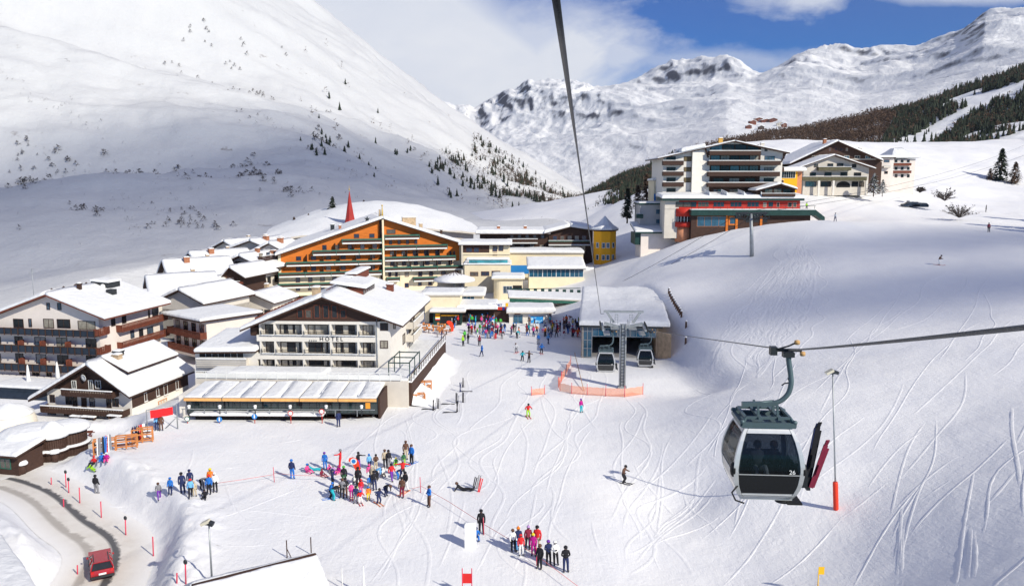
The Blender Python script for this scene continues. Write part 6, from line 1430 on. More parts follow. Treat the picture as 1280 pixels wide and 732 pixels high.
conifer('round bare bush on the slope, the farther of two', 1181, 250, 200, 15, 'bush', 0, 14)
conifer('round bare bush on the slope, the nearer and larger of two', 1199, 271, 180, 18, 'bush', 0, 15)
conifer('small snowed-in bush beside the parked cars', 1150, 240, 212, 6, 'bush', 0, 16)
TL = ['spruce just past the right edge of the slope, level with the two bushes', 'second tall spruce past the right edge', 'spruce past the right edge above the lone skier']
for i, (px, Y, zz, h) in enumerate(((1440, 150, 0, 22), (1520, 138, 0, 24), (1390, 175, 22, 18))):
    X = (px-CX)/F*Y; p = Vector((X, Y, gz(min(X, Y*1.24), Y)-.5)); pp = proj(p)
    conifer(TL[i], pp[0], pp[1], Y, h*1000/Y, 'spruce', .1, 30+i, .24)
# ---------------- gondola cabin ----------------
TEAL = mat('frame_teal_grey', (0.10, 0.145, 0.16), var=.12, rough=.45, metal=.3); SILV = mat('cabin_silver', (0.60, 0.61, 0.62), var=.06, scale=6, rough=.35, metal=.35)
RUB = mat('black_rubber', (0.015, 0.015, 0.016), rough=.6); ROPE = mat('steel_rope', (0.045, 0.05, 0.06), var=.4, scale=30, rough=.5, metal=.5)
tg = bpy.data.materials.new('tinted_glass'); tg.use_nodes = True; t_ = tg.node_tree; t_.nodes.clear()
o_ = N(t_, 'ShaderNodeOutputMaterial'); mx = N(t_, 'ShaderNodeMixShader'); tr = N(t_, 'ShaderNodeBsdfTransparent'); tr.inputs[0].default_value = (.62, .66, .70, 1)
gl = N(t_, 'ShaderNodeBsdfPrincipled'); gl.inputs['Base Color'].default_value = (.012, .016, .02, 1); gl.inputs['Roughness'].default_value = .05; gl.inputs['Specular IOR Level'].default_value = .7
mx.inputs[0].default_value = .32; t_.links.new(tr.outputs[0], mx.inputs[1]); t_.links.new(gl.outputs[0], mx.inputs[2]); t_.links.new(mx.outputs[0], o_.inputs[0])
PROF = [(0, .70, .68), (.10, .77, .75), (.45, .90, .86), (.95, .955, .93), (1.35, .90, .88), (1.75, .79, .78), (2.05, .67, .66), (2.12, .62, .62)]
def hw(z, i=1):
    for a, b in zip(PROF[:-1], PROF[1:]):
        if z <= b[0]: return a[i]+(b[i]-a[i])*(z-a[0])/(b[0]-a[0])
    return PROF[-1][i]
def side_pt(s, t, z, off=0.0):   # s: 0 front 1 right 2 back 3 left
    w_, d_ = hw(z, 1)+off, hw(z, 2)+off
    return [(t*w_, -d_, z), (w_, t*d_, z), (-t*w_, d_, z), (-w_, -t*d_, z)][s]
def sheet(q, s, t0, t1, z0, z1, off, n=8, mi=None, th=.02):
    vs = []; 
    for i in range(n+1):
        z = z0+(z1-z0)*i/n
        vs += [side_pt(s, t0, z, off), side_pt(s, t1, z, off)]
    b = len(vs)
    for i in range(n+1):
        z = z0+(z1-z0)*i/n
        vs += [side_pt(s, t0, z, off-th), side_pt(s, t1, z, off-th)]
    fs = [(2*i, 2*i+1, 2*i+3, 2*i+2) for i in range(n)]+[(b+2*i+1, b+2*i, b+2*i+2, b+2*i+3) for i in range(n)]
    fs += [(2*i, 2*i+2, b+2*i+2, b+2*i) for i in range(n)]+[(2*i+3, 2*i+1, b+2*i+1, b+2*i+3) for i in range(n)]+[(0, b, b+1, 1), (2*n, 2*n+1, b+2*n+1, b+2*n)]
    q.add(vs, fs, mi)
def gondola(label, loc, rz, simple=False, arm=True):
    t = thing('gondola_cabin', label, 'gondola', loc, rz)
    # corner posts, top and bottom bands = the shell
    q = MB()
    for s in range(4):
        sheet(q, s, -1.0, -.87, .0, 2.12, 0, 12, None, .06); sheet(q, s, .87, 1.0, 0, 2.12, 0, 12, None, .06)
        sheet(q, s, -.84, .84, 0, .20, -.004, 3, None, .05); sheet(q, s, -.84, .84, 1.97, 2.12, -.004, 2, None, .05)
    q.box((-.70, -.68, -.03), (.70, .68, .02))
    body = q.build('body', SILV, t)
    q = MB(); [sheet(q, s, -.90, .90, .03+.05*k, .055+.05*k, .014, 1, None, .018) for s in (0, 2) for k in range(3)]; q.build('bottom_ribs', SILV, body)
    for s in range(4):
        q = MB(); sheet(q, s, -.87, .87, .205, .80, -.006, 6); q.build('lower_panel', mat('cabin_black_panel', (.012, .013, .015), rough=.12, spec=.8), t)
        q = MB(); sheet(q, s, -.87, .87, .825, 1.965, -.010, 10); q.build('window', tg, t)
        q = MB(); sheet(q, s, -.87, .87, .80, .825, .004, 1); q.build('window_rail', SILV, t)
    for sx in (-1, 1):
        q = MB(); q.ball((sx*.93, -.80, .92), .17, 10, 7, (.55, .8, 1.35)); q.build('bumper', RUB, t)
    q = MB(); q.tube([(-.80, -.83, .45), (-.98, -.95, .28), (-.86, -.88, .02), (-.62, -.84, -.08)], .025, 6); q.build('kick_bar', RUB, t)
    q = MB(); q.ball((.52, -.55, -.10), .16, 10, 6, (1.6, 1, .5)); q.box((.55, -.8, -.12), (.95, .1, -.07)); q.build('step', RUB, t)
    # roof frame
    q = MB()
    for a, b in (((-.70, -.60), (.70, -.60)), ((.70, -.60), (.70, .60)), ((.70, .60), (-.70, .60)), ((-.70, .60), (-.70, -.60))):
        q.bar((*a, 2.20), (*b, 2.20), .10, .13); q.bar((a[0]*.85, a[1]*.85, 2.38), (b[0]*.85, b[1]*.85, 2.38), .07, .07)
    for x in (-.70, .70):
        for y in (-.60, .60): q.bar((x, y, 2.2), (x*.85, y*.85, 2.38), .07, .07); q.ball((x, y, 2.28), .07, 8, 5)
    q.box((-.72, -.66, 2.12), (.72, .66, 2.18))
    for x in (-.22, .30): q.bar((x, -.62, 2.38), (x, .62, 2.38), .11, .08); q.bar((x, -.35, 2.38), (x-.02, -.35, 2.72), .06, .06); q.bar((x, .15, 2.38), (x-.02, .15, 2.72), .06, .06)
    q.build('roof_frame', TEAL, t)
    q = MB(); q.bar((-.62, -.1, 2.66), (.35, -.1, 2.70), .15, .12); q.tube([(-.58, -.1, 2.68), (-.2, -.1, 2.70), (.2, -.1, 2.76)], .045, 6); hb = q.build('hanger_beam', TEAL, t)
    if arm:
        q = MB(); pts = [(.0, -.1, 2.68), (.22, -.1, 2.70), (.44, -.1, 2.79), (.62, -.1, 3.0), (.69, -.08, 3.28), (.68, -.04, 3.55), (.63, 0, 3.9), (.60, 0, 4.15)]
        pts = smooth_line(pts, 4); q.tube(pts, .075, 8); ar = q.build('hanger_arm', TEAL, t)
        q = MB(); q.tube([(.68, 0, 3.3), (.54, 0, 3.28), (.46, .0, 3.22)], .02, 5); q.ball((.68, 0, 3.42), .07); q.build('arm_fitting', RUB, ar)
        q = MB(); q.box((.45, -.11, 4.08), (.75, .11, 4.22)); q.tube([(.12, 0, 4.28), (.95, 0, 4.28)], .05, 8); q.box((.10, -.11, 4.14), (.28, .11, 4.38)); q.tube([(.25, -.1, 4.32), (.55, -.18, 4.44), (.72, -.2, 4.54)], .025, 6); gr = q.build('grip', DARKM, t)
        for p_ in ((.76, -.22, 4.56), (.98, -.02, 4.18)):
            q = MB(); q.M = Matrix.Translation(p_) @ Matrix.Rotation(R(90), 4, 'Y'); q.lathe([(.02, -.06), (.065, -.06), (.075, 0), (.065, .06), (.02, .06)], n=12); q.build('guide_roller', mat('roller_tan', (.55, .33, .14)), gr)
    # inside
    q = MB(); q.box((-.62, .30, .0), (.62, .62, .42)); q.box((-.62, .58, .42), (.62, .66, 1.05)); q.build('seat_bench', DARKM, t)
    text_mesh('26', .17, .004, 'number', SIGNW, t, Matrix.Translation((.60, -hw(.90, 2)-.012, .86)) @ Matrix.Rotation(R(86), 4, 'X'))
    # ski rack on the right flank
    q = MB(); q.bar((.96, -.5, .55), (1.14, -.5, .55), .06, .5); q.bar((.96, .1, .55), (1.14, .1, .55), .06, .5); q.box((1.1, -.6, .25), (1.2, .2, .32)); q.build('ski_rack', DARKM, t)
    return t
GPX = P(985, 437, 20.3)
GL = Vector((GPX.x-.60*.94, GPX.y, GPX.z-4.28*.88))
g1 = gondola('large near gondola cabin numbered 26 with dark windows and skis on its side', GL, R(-4))
g1.scale = (.94, .94, .88)
# seated people inside, skis in the rack
for i, (sx, lb, jc) in enumerate(((-.42, 'passenger in a dark jacket seated at the left inside the near gondola', (.05, .05, .07)), (.0, 'passenger in the middle seat inside the near gondola', (.09, .09, .11)), (.42, 'passenger in a dark jacket seated at the right inside the near gondola', (.06, .05, .06)))):
    pass
# ---------------- people ----------------
PCOL = {'red': (.62, .025, .03), 'black': (.015, .015, .02), 'navy': (.02, .03, .10), 'blue': (.02, .16, .55), 'light blue': (.15, .42, .75), 'white': (.78, .78, .78), 'pink': (.75, .08, .30), 'purple': (.16, .04, .35), 'green': (.08, .45, .06), 'lime': (.32, .62, .03), 'yellow': (.80, .60, .03), 'orange': (.80, .20, .02),
        'brown': (.12, .06, .04), 'beige': (.50, .42, .30), 'grey': (.22, .22, .24), 'turquoise': (.02, .42, .50), 'maroon': (.22, .02, .05), 'dark green': (.03, .12, .05), 'magenta': (.42, .01, .22), 'lilac': (.45, .28, .55)}
CM = {k: mat('cloth_'+k.replace(' ', '_'), v, var=.18, scale=8, rough=.85) for k, v in PCOL.items()}
SKIN = mat('skin', (.52, .30, .20), var=.06, rough=.6); BOOT = mat('ski_boot', (.05, .05, .06), rough=.4); GLOVE = mat('glove', (.02, .02, .025), rough=.8); HAIR = mat('hair_brown', (.06, .035, .02), rough=.8)
def skel(pose):
    """joint positions (metres, 1.75 m tall), figure facing -Y"""
    J = {'pel': (0, 0, .95), 'abd': (0, 0, 1.12), 'che': (0, 0, 1.33), 'neck': (0, 0, 1.49), 'head': (0, -.01, 1.62), 'top': (0, 0, 1.72)}
    for s, n in ((-1, 'l'), (1, 'r')):
        J['hip'+n] = (.10*s, 0, .90); J['kne'+n] = (.12*s, -.03, .50); J['ank'+n] = (.13*s, 0, .10); J['toe'+n] = (.15*s, -.17, .05)
        J['sho'+n] = (.19*s, 0, 1.42); J['elb'+n] = (.25*s, .02, 1.14); J['wri'+n] = (.24*s, -.10, .90); J['han'+n] = (.23*s, -.16, .82)
    def mv(k, d):
        a = J[k]; J[k] = (a[0]+d[0], a[1]+d[1], a[2]+d[2])
    if pose == 'ski':
        for k in J:
            if k[:3] in ('pel', 'abd', 'che', 'nec', 'hea', 'top', 'sho', 'elb', 'wri', 'han', 'hip'): mv(k, (0, 0, -.13))
        for k, d in (('che', -.12), ('neck', -.2), ('head', -.25), ('top', -.24), ('shol', -.14), ('shor', -.14), ('abd', -.04)): mv(k, (0, d, -.02))
        for n, s in (('l', -1), ('r', 1)): mv('kne'+n, (.03*s, -.18, -.07)); J['elb'+n] = (.36*s, -.16, 1.08); J['wri'+n] = (.36*s, -.40, 1.02); J['han'+n] = (.36*s, -.48, 1.03); mv('ank'+n, (.03*s, 0, 0)); mv('toe'+n, (.02*s, 0, 0))
    if pose == 'arms':
        for n, s in (('l', -1), ('r', 1)): J['elb'+n] = (.44*s, .0, 1.36); J['wri'+n] = (.68*s, -.04, 1.34); J['han'+n] = (.78*s, -.05, 1.36); mv('kne'+n, (.04*s, 0, 0)); mv('ank'+n, (.09*s, 0, 0)); mv('toe'+n, (.09*s, 0, 0))
    if pose == 'fold':
        for n, s in (('l', -1), ('r', 1)): J['elb'+n] = (.27*s, -.02, 1.15); J['wri'+n] = (.08*s, -.22, 1.16); J['han'+n] = (-.02*s, -.25, 1.18)
    if pose == 'walk':
        J['knel'] = (-.11, -.20, .52); J['ankl'] = (-.12, -.26, .12); J['toel'] = (-.12, -.43, .07); J['kner'] = (.11, .06, .50); J['ankr'] = (.12, .24, .14); J['toer'] = (.12, .08, .05)
        J['elbl'] = (-.25, .12, 1.15); J['wril'] = (-.24, .08, .90); J['hanl'] = (-.23, .06, .82); J['elbr'] = (.25, -.08, 1.15); J['wrir'] = (.23, -.28, 1.0); J['hanr'] = (.22, -.36, .98)
    if pose == 'bend':
        J.update(abd=(0, -.10, 1.05), che=(0, -.32, 1.12), neck=(0, -.46, 1.14), head=(0, -.60, 1.12), top=(0, -.68, 1.08))
        for n, s in (('l', -1), ('r', 1)): J['sho'+n] = (.19*s, -.40, 1.12); J['elb'+n] = (.24*s, -.42, .84); J['wri'+n] = (.20*s, -.44, .62); J['han'+n] = (.18*s, -.45, .53); mv('kne'+n, (0, -.06, 0)); mv('hip'+n, (0, .08, 0))
        J['pel'] = (0, .08, .94)
    if pose == 'sit':
        for k in list(J):
            if k[:3] in ('pel', 'abd', 'che', 'nec', 'hea', 'top', 'sho', 'elb', 'wri', 'han', 'hip'): mv(k, (0, .1, -.80))
        for n, s in (('l', -1), ('r', 1)):
            J['kne'+n] = (.16*s, -.36, .36); J['ank'+n] = (.17*s, -.72, .10); J['toe'+n] = (.19*s, -.86, .18); J['elb'+n] = (.28*s, .10, .38); J['wri'+n] = (.22*s, -.16, .40); J['han'+n] = (.18*s, -.24, .42)
    if pose == 'recline':
        J.update(pel=(0, .1, .14), abd=(0, .26, .22), che=(0, .44, .36), neck=(0, .55, .48), head=(0, .60, .60), top=(0, .62, .70))
        for n, s in (('l', -1), ('r', 1)): J['hip'+n] = (.1*s, .05, .13); J['kne'+n] = (.13*s, -.36, .18); J['ank'+n] = (.15*s, -.78, .10); J['toe'+n] = (.17*s, -.86, .22); J['sho'+n] = (.19*s, .50, .42); J['elb'+n] = (.28*s, .66, .22); J['wri'+n] = (.28*s, .76, .06); J['han'+n] = (.28*s, .70, .03)
    if pose == 'point':
        J['elbr'] = (.34, -.22, 1.34); J['wrir'] = (.46, -.46, 1.36); J['hanr'] = (.50, -.54, 1.37)
    return J
BONES = [('pel', 'abd', 0), ('abd', 'che', 0), ('che', 'neck', 0), ('neck', 'head', 2), ('head', 'top', 2)]
for n in 'lr': BONES += [('pel', 'hip'+n, 1), ('hip'+n, 'kne'+n, 1), ('kne'+n, 'ank'+n, 1), ('ank'+n, 'toe'+n, 4), ('che', 'sho'+n, 0), ('sho'+n, 'elb'+n, 0), ('elb'+n, 'wri'+n, 0), ('wri'+n, 'han'+n, 3)]
RAD = {'pel': .155, 'abd': .15, 'che': .175, 'neck': .075, 'head': .115, 'top': .07, 'hip': .115, 'kne': .085, 'ank': .075, 'toe': .06, 'sho': .085, 'elb': .065, 'wri': .055, 'han': .045}
BODY = {}
def body_mesh(pose):
    if pose in BODY: return BODY[pose]
    J = skel(pose); names = list(J); me = bpy.data.meshes.new('sk'); idx = {n: i for i, n in enumerate(names)}
    me.from_pydata([J[n] for n in names], [(idx[a], idx[b]) for a, b, _ in BONES], [])
    o = bpy.data.objects.new('sk', me); COL.objects.link(o); o.modifiers.new('s', 'SKIN')
    for n in names:
        r_ = RAD.get(n, RAD.get(n[:3], .08)); v = me.skin_vertices[0].data[idx[n]]; v.radius = (r_, r_*(.8 if n in ('pel', 'abd', 'che') else 1)); v.use_root = (n == 'pel')
    sb = o.modifiers.new('u', 'SUBSURF'); sb.levels = 1; sb.render_levels = 1
    dg = bpy.context.evaluated_depsgraph_get(); out = bpy.data.meshes.new_from_object(o.evaluated_get(dg)); bpy.data.objects.remove(o)
    for k in range(5): out.materials.append(CM['black'])
    for p in out.polygons:
        c = p.center; best = 9; bm_ = 0
        for a, b, m_ in BONES:
            A_, B_ = Vector(J[a]), Vector(J[b]); d = B_-A_; tt = max(0, min(1, (c-A_).dot(d)/max(d.length_squared, 1e-9))); dd = (c-(A_+d*tt)).length/(RAD.get(a, RAD.get(a[:3], .08))+.02)
            if dd < best: best = dd; bm_ = m_
        p.material_index = bm_; p.use_smooth = True
    out.name = 'person_body'; BODY[pose] = (out, J); return BODY[pose]
_hat = {}; _ski = {}
def hat_mesh(pose, kind):
    k = (pose, kind)
    if k not in _hat:
        J = BODY[pose][1]; h = Vector(J['head']); up = (Vector(J['top'])-Vector(J['neck'])).normalized(); q = MB(); rot = Vector((0, 0, 1)).rotation_difference(up).to_matrix().to_4x4()
        q.M = Matrix.Translation(h+up*.035) @ rot; q.lathe([(.128, -.02), (.138, .03), (.12, .09), (.07, .135), (.001, .15)], n=12)
        if kind == 'bob': q.ball((0, 0, .17), .045, 8, 5)
        me = bpy.data.meshes.new('hat'); me.from_pydata(q.v, [], q.f); me.polygons.foreach_set('use_smooth', [True]*len(q.f)); me.materials.append(CM['black']); _hat[k] = me
        q = MB(); q.M = Matrix.Translation(h) @ rot; q.box((-.09, -.135, -.005), (.09, -.10, .045)); q.box((-.015, -.15, -.05), (.015, -.11, -.01)); g_ = bpy.data.meshes.new('goggles'); g_.from_pydata(q.v, [], q.f); g_.materials.append(GLOVE); _hat[k+('g',)] = g_
    return _hat[k], _hat[k+('g',)]
def ski_mesh():
    if 's' not in _ski:
        q = MB(); pts = [(0, y, .02 if y > -.75 else .02+(-.75-y)*.45) for y in (.75, .3, -.3, -.75, -.85, -.98)]
        for a, b in zip(pts[:-1], pts[1:]): q.bar(a, b, .085, .022)
        q.box((-.04, -.16, .03), (.04, .22, .07)); me = bpy.data.meshes.new('ski'); me.from_pydata(q.v, [], q.f); me.materials.append(CM['red']); _ski['s'] = me
    return _ski['s']
def setmat(o, i, m): o.material_slots[i].link = 'OBJECT'; o.material_slots[i].material = m
used_labels = set(); NP = [0]
def person(loc, face, jacket, trousers, hat, pose='stand', h=1.75, where='', group=None, skis=False, label=None, hatkind='helmet', gloves=True):
    me, J = body_mesh(pose)
    o = bpy.data.objects.new('person', me); COL.objects.link(o); NP[0] += 1
    for i, m in enumerate((CM[jacket], CM[trousers], SKIN, GLOVE, BOOT)): setmat(o, i, m)
    o.location = loc; o.rotation_euler = (random.uniform(-.06, .05), random.uniform(-.05, .05), face); o.scale = (h/1.75,)*3
    word = {'stand': 'person', 'fold': 'person', 'ski': 'skier', 'arms': 'arms-spread person', 'walk': 'striding person', 'bend': 'bending person', 'sit': 'sitting person', 'recline': 'reclining person', 'point': 'pointing person'}[pose]
    if h < 1.45: word = word.replace('person', 'child', 1) if 'person' in word else 'child skier'
    lb = label or f'{word} in {jacket} jacket, {trousers} trousers, {hat} {"hat" if hatkind == "bob" else "helmet"} {where}'
    if len(lb.split()) > 16: lb = lb.replace(' with hands together', '').replace(' on the snow', '').replace('with both arms', 'arms')
    tag(o, lb, 'person', group)
    hm, gm = hat_mesh(pose, hatkind)
    c = bpy.data.objects.new('hat' if hatkind == 'bob' else 'helmet', hm); COL.objects.link(c); c.parent = o; setmat(c, 0, CM[hat])
    c = bpy.data.objects.new('goggles', gm); COL.objects.link(c); c.parent = o
    if skis:
        sc = CM[random.choice(['red', 'white', 'blue', 'orange', 'black', 'lime'])]
        for n in 'lr':
            a = J['ank'+n]; c = bpy.data.objects.new('ski', ski_mesh()); COL.objects.link(c); c.parent = o; c.location = (a[0], a[1], .0); setmat(c, 0, sc)
    lb0 = o['label']
    if lb0 in used_labels: print('DUP', lb0)
    used_labels.add(lb0)
    return o
def crop_pt(k, x, y): return k[0]+x/k[2], k[1]+y/k[2]
kP = (360, 540, 6.1); kQ = (560, 560, 4.254); kG = (160, 540, 3.811); FR, BK, LF, RT = 0.0, math.pi, -math.pi/2, math.pi/2
def ppl(k, x, y, ja, tr, ha, pose='stand', face=None, h=1.75, **kw):
    g = GP(*crop_pt(k, x, y)); person(g, rnd(-3, 3) if face is None else face, ja, tr, ha, pose, h, **kw)
W1 = 'near the red banner'
for a in ((35,358,'navy','blue','blue','stand',3.0,1.8),(150,308,'pink','pink','blue','sit',1,1.5),(198,292,'turquoise','turquoise','grey','recline',1.5,1.6),(285,282,'blue','blue','purple','stand',0,1.6),(262,338,'maroon','maroon','maroon','sit',1,1.3),
          (318,300,'pink','grey','pink','sit',.5,1.2),(345,312,'lilac','purple','grey','sit',.2,1.3),(385,312,'magenta','pink','magenta','sit',-.3,1.3),(396,272,'red','red','grey','point',-1.5,1.75),(540,280,'black','purple','black','point',1.0,1.6),
          (622,282,'light blue','navy','blue','stand',.5,1.45),(668,288,'brown','beige','black','fold',.3,1.5),(745,272,'beige','black','brown','stand',.2,1.75),(772,272,'black','grey','black','stand',.8,1.7),(822,245,'green','lime','yellow','sit',0,1.2),
          (884,262,'dark green','lime','black','stand',.4,1.35),(898,208,'brown','beige','brown','stand',.3,1.8),(944,240,'blue','black','brown','stand',-.6,1.85),(792,370,'red','purple','black','walk',.7,1.6),(617,360,'pink','white','pink','stand',.2,1.4),
          (682,355,'light blue','black','white','bend',1.5,1.5),(540,412,'black','black','black','stand',.1,1.75),(430,400,'black','dark green','green','stand',.2,1.7),(340,430,'navy','black','navy','stand',2,1.75),(318,505,'blue','black','blue','ski',2,1.5),
          (345,520,'black','turquoise','black','bend',2.2,1.7),(412,500,'grey','black','brown','stand',0,1.7),(436,500,'black','brown','black','fold',.3,1.7),(484,500,'pink','magenta','white','stand',.2,1.3),(516,540,'navy','grey','black','stand',.1,1.5),
          (552,545,'red','white','blue','ski',.4,1.3),(556,470,'red','pink','red','stand',.1,1.3),(614,520,'orange','yellow','blue','stand',.3,1.2),(622,440,'blue','grey','navy','stand',.2,1.3),(662,440,'black','navy','black','stand',.5,1.7),
          (690,545,'navy','navy','black','ski',.6,1.5),(745,488,'black','navy','brown','bend',1.0,1.6),(868,498,'brown','maroon','black','stand',-.3,1.8),(898,455,'black','white','black','walk',-.4,1.75),(872,350,'red','black','grey','arms',.1,1.7),(838,360,'navy','blue','black','bend',1.4,1.4),(1076,568,'blue','brown','brown','fold',-1,1.8),
          (505,385,'white','grey','white','sit',.3,1.2),(640,400,'beige','grey','beige','stand',2.5,1.7),(720,330,'white','beige','brown','sit',.4,1.4)):
    ppl(kP, a[0], a[1], a[2], a[3], a[4], a[5], a[6], a[7], where=W1 if len(a[5]) else '', group='ski school around the banner', skis=a[5] in ('ski',) or (a[5] in ('walk', 'stand') and random.random() < .35))
for x, y, ja, tr, ha, po, fa, h, lb in ((348,548,'white','black','brown','stand',.3,1.65,'person in white jacket and black trousers, leftmost of the spectator row by the rope'),(375,545,'navy','light blue','orange','stand',.2,1.75,'person in navy jacket with orange hat behind the red-jacketed one of the spectators'),
      (390,570,'red','white','red','stand',.1,1.55,'person in red jacket and white trousers near the left of the spectator row'),(423,538,'maroon','black','lilac','stand',.2,1.75,'person in maroon jacket with lilac hat in the middle of the spectator row'),(456,570,'magenta','magenta','yellow','stand',-.2,1.6,'person all in magenta with yellow hat in the spectator row'),
      (476,545,'red','beige','black','stand',-.3,1.85,'tall person in red jacket and beige trousers at the back of the spectator row'),(487,640,'black','black','brown','stand',-.6,1.75,'person in black standing beside a red pole at the rope'),(535,620,'navy','black','purple','fold',.3,1.75,'person in navy jacket third from right in the spectator row'),
      (575,620,'white','black','white','fold',.2,1.7,'person in white jacket with folded hands second from right of the spectators'),(627,655,'black','navy','black','fold',.1,1.85,'person all in black, rightmost and nearest of the spectator row'),
      (178,452,'black','black','black','stand',.1,1.85,'person in black standing behind the white snow block'),(152,478,'blue','blue','navy','sit',.1,1.5,'person in blue crouching beside the white snow block'),(932,185,'brown','black','black','ski',1.0,1.8,'lone skier in dark brown jacket gliding across the open piste')):
    ppl(kQ, x, y, ja, tr, ha, po, fa, h, label=lb, skis=(po == 'ski'), hatkind='bob' if ha in ('orange', 'lilac', 'yellow') else 'helmet', group='spectators by the rope' if x > 200 and x < 700 else None)
ppl(kQ, 85, 225, 'black', 'black', 'brown', 'recline', 1.4, 1.75, label='person in black lying on the snow beside planted skis in mid piste')
W2 = 'in the left beginner group'
for a in ((150,322,'grey','purple','brown','walk',.5,1.5),(202,298,'blue','navy','blue','stand',0,1.5),(263,290,'navy','navy','black','stand',.3,1.8),(298,312,'light blue','black','red','walk',.4,1.6),(320,305,'beige','beige','beige','stand',.3,1.3),(300,270,'navy','grey','navy','stand',.2,1.7),
          (352,270,'grey','black','black','bend',1,1.6),(386,295,'blue','black','red','stand',.1,1.7),(392,262,'orange','grey','yellow','stand',.2,1.7),(417,285,'white','black','white','stand',.2,1.7),(366,315,'black','black','black','sit',.2,1.4)):
    ppl(kG, *a[:5], a[5], a[6], a[7], where=W2, group='beginner group on the left')
ppl(kB, 352, 398, 'black', 'grey', 'black', 'stand', 3.0, 1.8, label='man in long black coat standing alone above the road bank')
for x, y, ja, tr, ha, lb in ((340,292,'red','black','red','person in red jacket sitting near the wooden ski rack'),(370,280,'blue','blue','blue','person in blue sitting right of the one in red near the ski rack'),(388,280,'magenta','pink','white','child in magenta sitting rightmost near the ski rack'),(338,313,'lime','lime','black','child in lime suit lying on the snow below the ski rack')):
    ppl(kB, x, y, ja, tr, ha, 'sit' if y < 300 else 'recline', rnd(-1, 1), 1.5, label=lb)
ppl(kB, 570, 168, 'light blue', 'navy', 'blue', 'stand', .2, 1.75, label='person in light blue jacket under the red start banner'); ppl(kB, 586, 168, 'brown', 'brown', 'black', 'stand', .5, 1.75, label='person in brown jacket under the red start banner')
ppl(kB, 112, 262, 'black', 'navy', 'black', 'stand', .5, 1.75, label='person in dark clothes standing at the round bar hut')
ppl(k6, 812, 292, 'navy', 'navy', 'black', 'stand', .5, 1.75, label='skier in navy standing before the right end of the restaurant'); ppl(kC, 603, 650, 'red', 'lime', 'black', 'ski', .2, 1.75, label='skier in red jacket and lime trousers near the orange net', skis=True); ppl(kC, 889, 625, 'magenta', 'turquoise', 'purple', 'stand', .6, 1.6, label='person in pink jacket and turquoise trousers below the lift pylon')
for x, y, ja, tr, ha, po, lb in ((353,325,'blue','navy','blue','walk','person in blue walking alone left of the square'),(541,304,'white','grey','brown','ski','person in white jacket skiing below the crowd'),(674,308,'blue','black','blue','ski','person in blue jacket skiing right below the crowd'),(571,348,'turquoise','black','black','ski','person in turquoise jacket beside the one with spread arms'),(608,356,'brown','black','brown','arms','person with spread arms in brown jacket below the crowd'),(254,268,'lime','black','yellow','stand','person in lime vest left below the crowd'),(262,236,'green','black','black','stand','person in green jacket standing left of the crowd'),(281,255,'black','grey','black','stand','person in black jacket left of the crowd beside two in green'),(340,268,'maroon','black','red','stand','person in maroon jacket in front of the crowd'),(658,258,'blue','grey','light blue','stand','person in blue jacket in front of the queue at the gondola'),(711,258,'light blue','navy','blue','walk','person in light blue jacket at the left of the gondola queue')):
    ppl(kC, x, y, ja, tr, ha, po, rnd(-1, 1), 1.7, label=lb, skis=(po == 'ski'))
# the crowd on the square
pr = random.Random(11); combos = [(a, b, c) for a in ('red', 'black', 'blue', 'navy', 'white', 'pink', 'yellow', 'orange', 'green', 'purple', 'turquoise', 'grey', 'maroon', 'brown') for b in ('black', 'grey', 'navy', 'white', 'red', 'brown', 'blue') for c in ('black', 'white', 'red', 'blue')]
pr.shuffle(combos); dk = [c for c in combos if c[0] in ('black', 'navy', 'grey', 'maroon', 'brown')]; bt_ = [c for c in combos if c not in dk]; combos = []
while len(combos) < 200 and dk and bt_: combos.append((dk if pr.random() < .58 else bt_).pop())
ci = 0
for (x0, y0, x1, y1, n, wh, gr) in ((585,398,628,423,52,'in crowd by ski shop','crowd before the ski shop'),(560,405,600,416,8,'at left edge of crowd','crowd before the ski shop'),(612,408,650,425,14,'at right of crowd','crowd before the ski shop'),
                            (655,405,690,424,14,'right of the kiosk','queue at the gondola station'),(682,402,727,423,38,'in the gondola queue','queue at the gondola station')):
    for i in range(n):
        a, b = x0+(x1-x0)*pr.random(), y0+(y1-y0)*pr.random()
        ja, tr, ha = combos[ci]; ci += 1
        g = GP(a, b); person(g, pr.uniform(-3, 3), ja, tr, ha, pr.choice(['stand', 'stand', 'fold', 'walk', 'walk', 'point', 'ski', 'bend']), pr.choice([1.75, 1.8, 1.7, 1.65, 1.35]), wh, gr, skis=False)
for px, py, ja, tr, ha, po, lb in ((1173,331,'brown','white','black','ski','skier in brown jacket and white trousers alone on the upper right slope'),(1236,290,'maroon','black','black','stand','person in dark red standing near the right edge of the slope'),(1232,265,'black','black','black','stand','person in black, the farthest one at the right edge of the slope'),(1044,277,'white','navy','navy','walk','person in white jacket walking near the end of the green terrace'),
                                  (1008,262,'lime','black','black','stand','person in lime jacket at the right end of the green terrace')):
    g = GP(px, py); person(g, rnd(-1, 1), ja, tr, ha, po, 1.75, label=lb, skis=po == 'ski')
# passengers in the near cabin
for i, (sx, lb, ja, tr, ha) in enumerate(((-.40, 'passenger in dark jacket seated at the left inside the near gondola', 'black', 'black', 'grey'), (.02, 'passenger with pale trousers in the middle seat of the near gondola', 'grey', 'white', 'black'), (.42, 'passenger in brown jacket seated at the right inside the near gondola', 'brown', 'black', 'brown'))):
    o = person(g1.matrix_basis @ Vector((sx, .42, .28)), R(-4), ja, tr, ha, 'sit', 1.55, label=lb)
    o.scale = (.8, .8, .95)
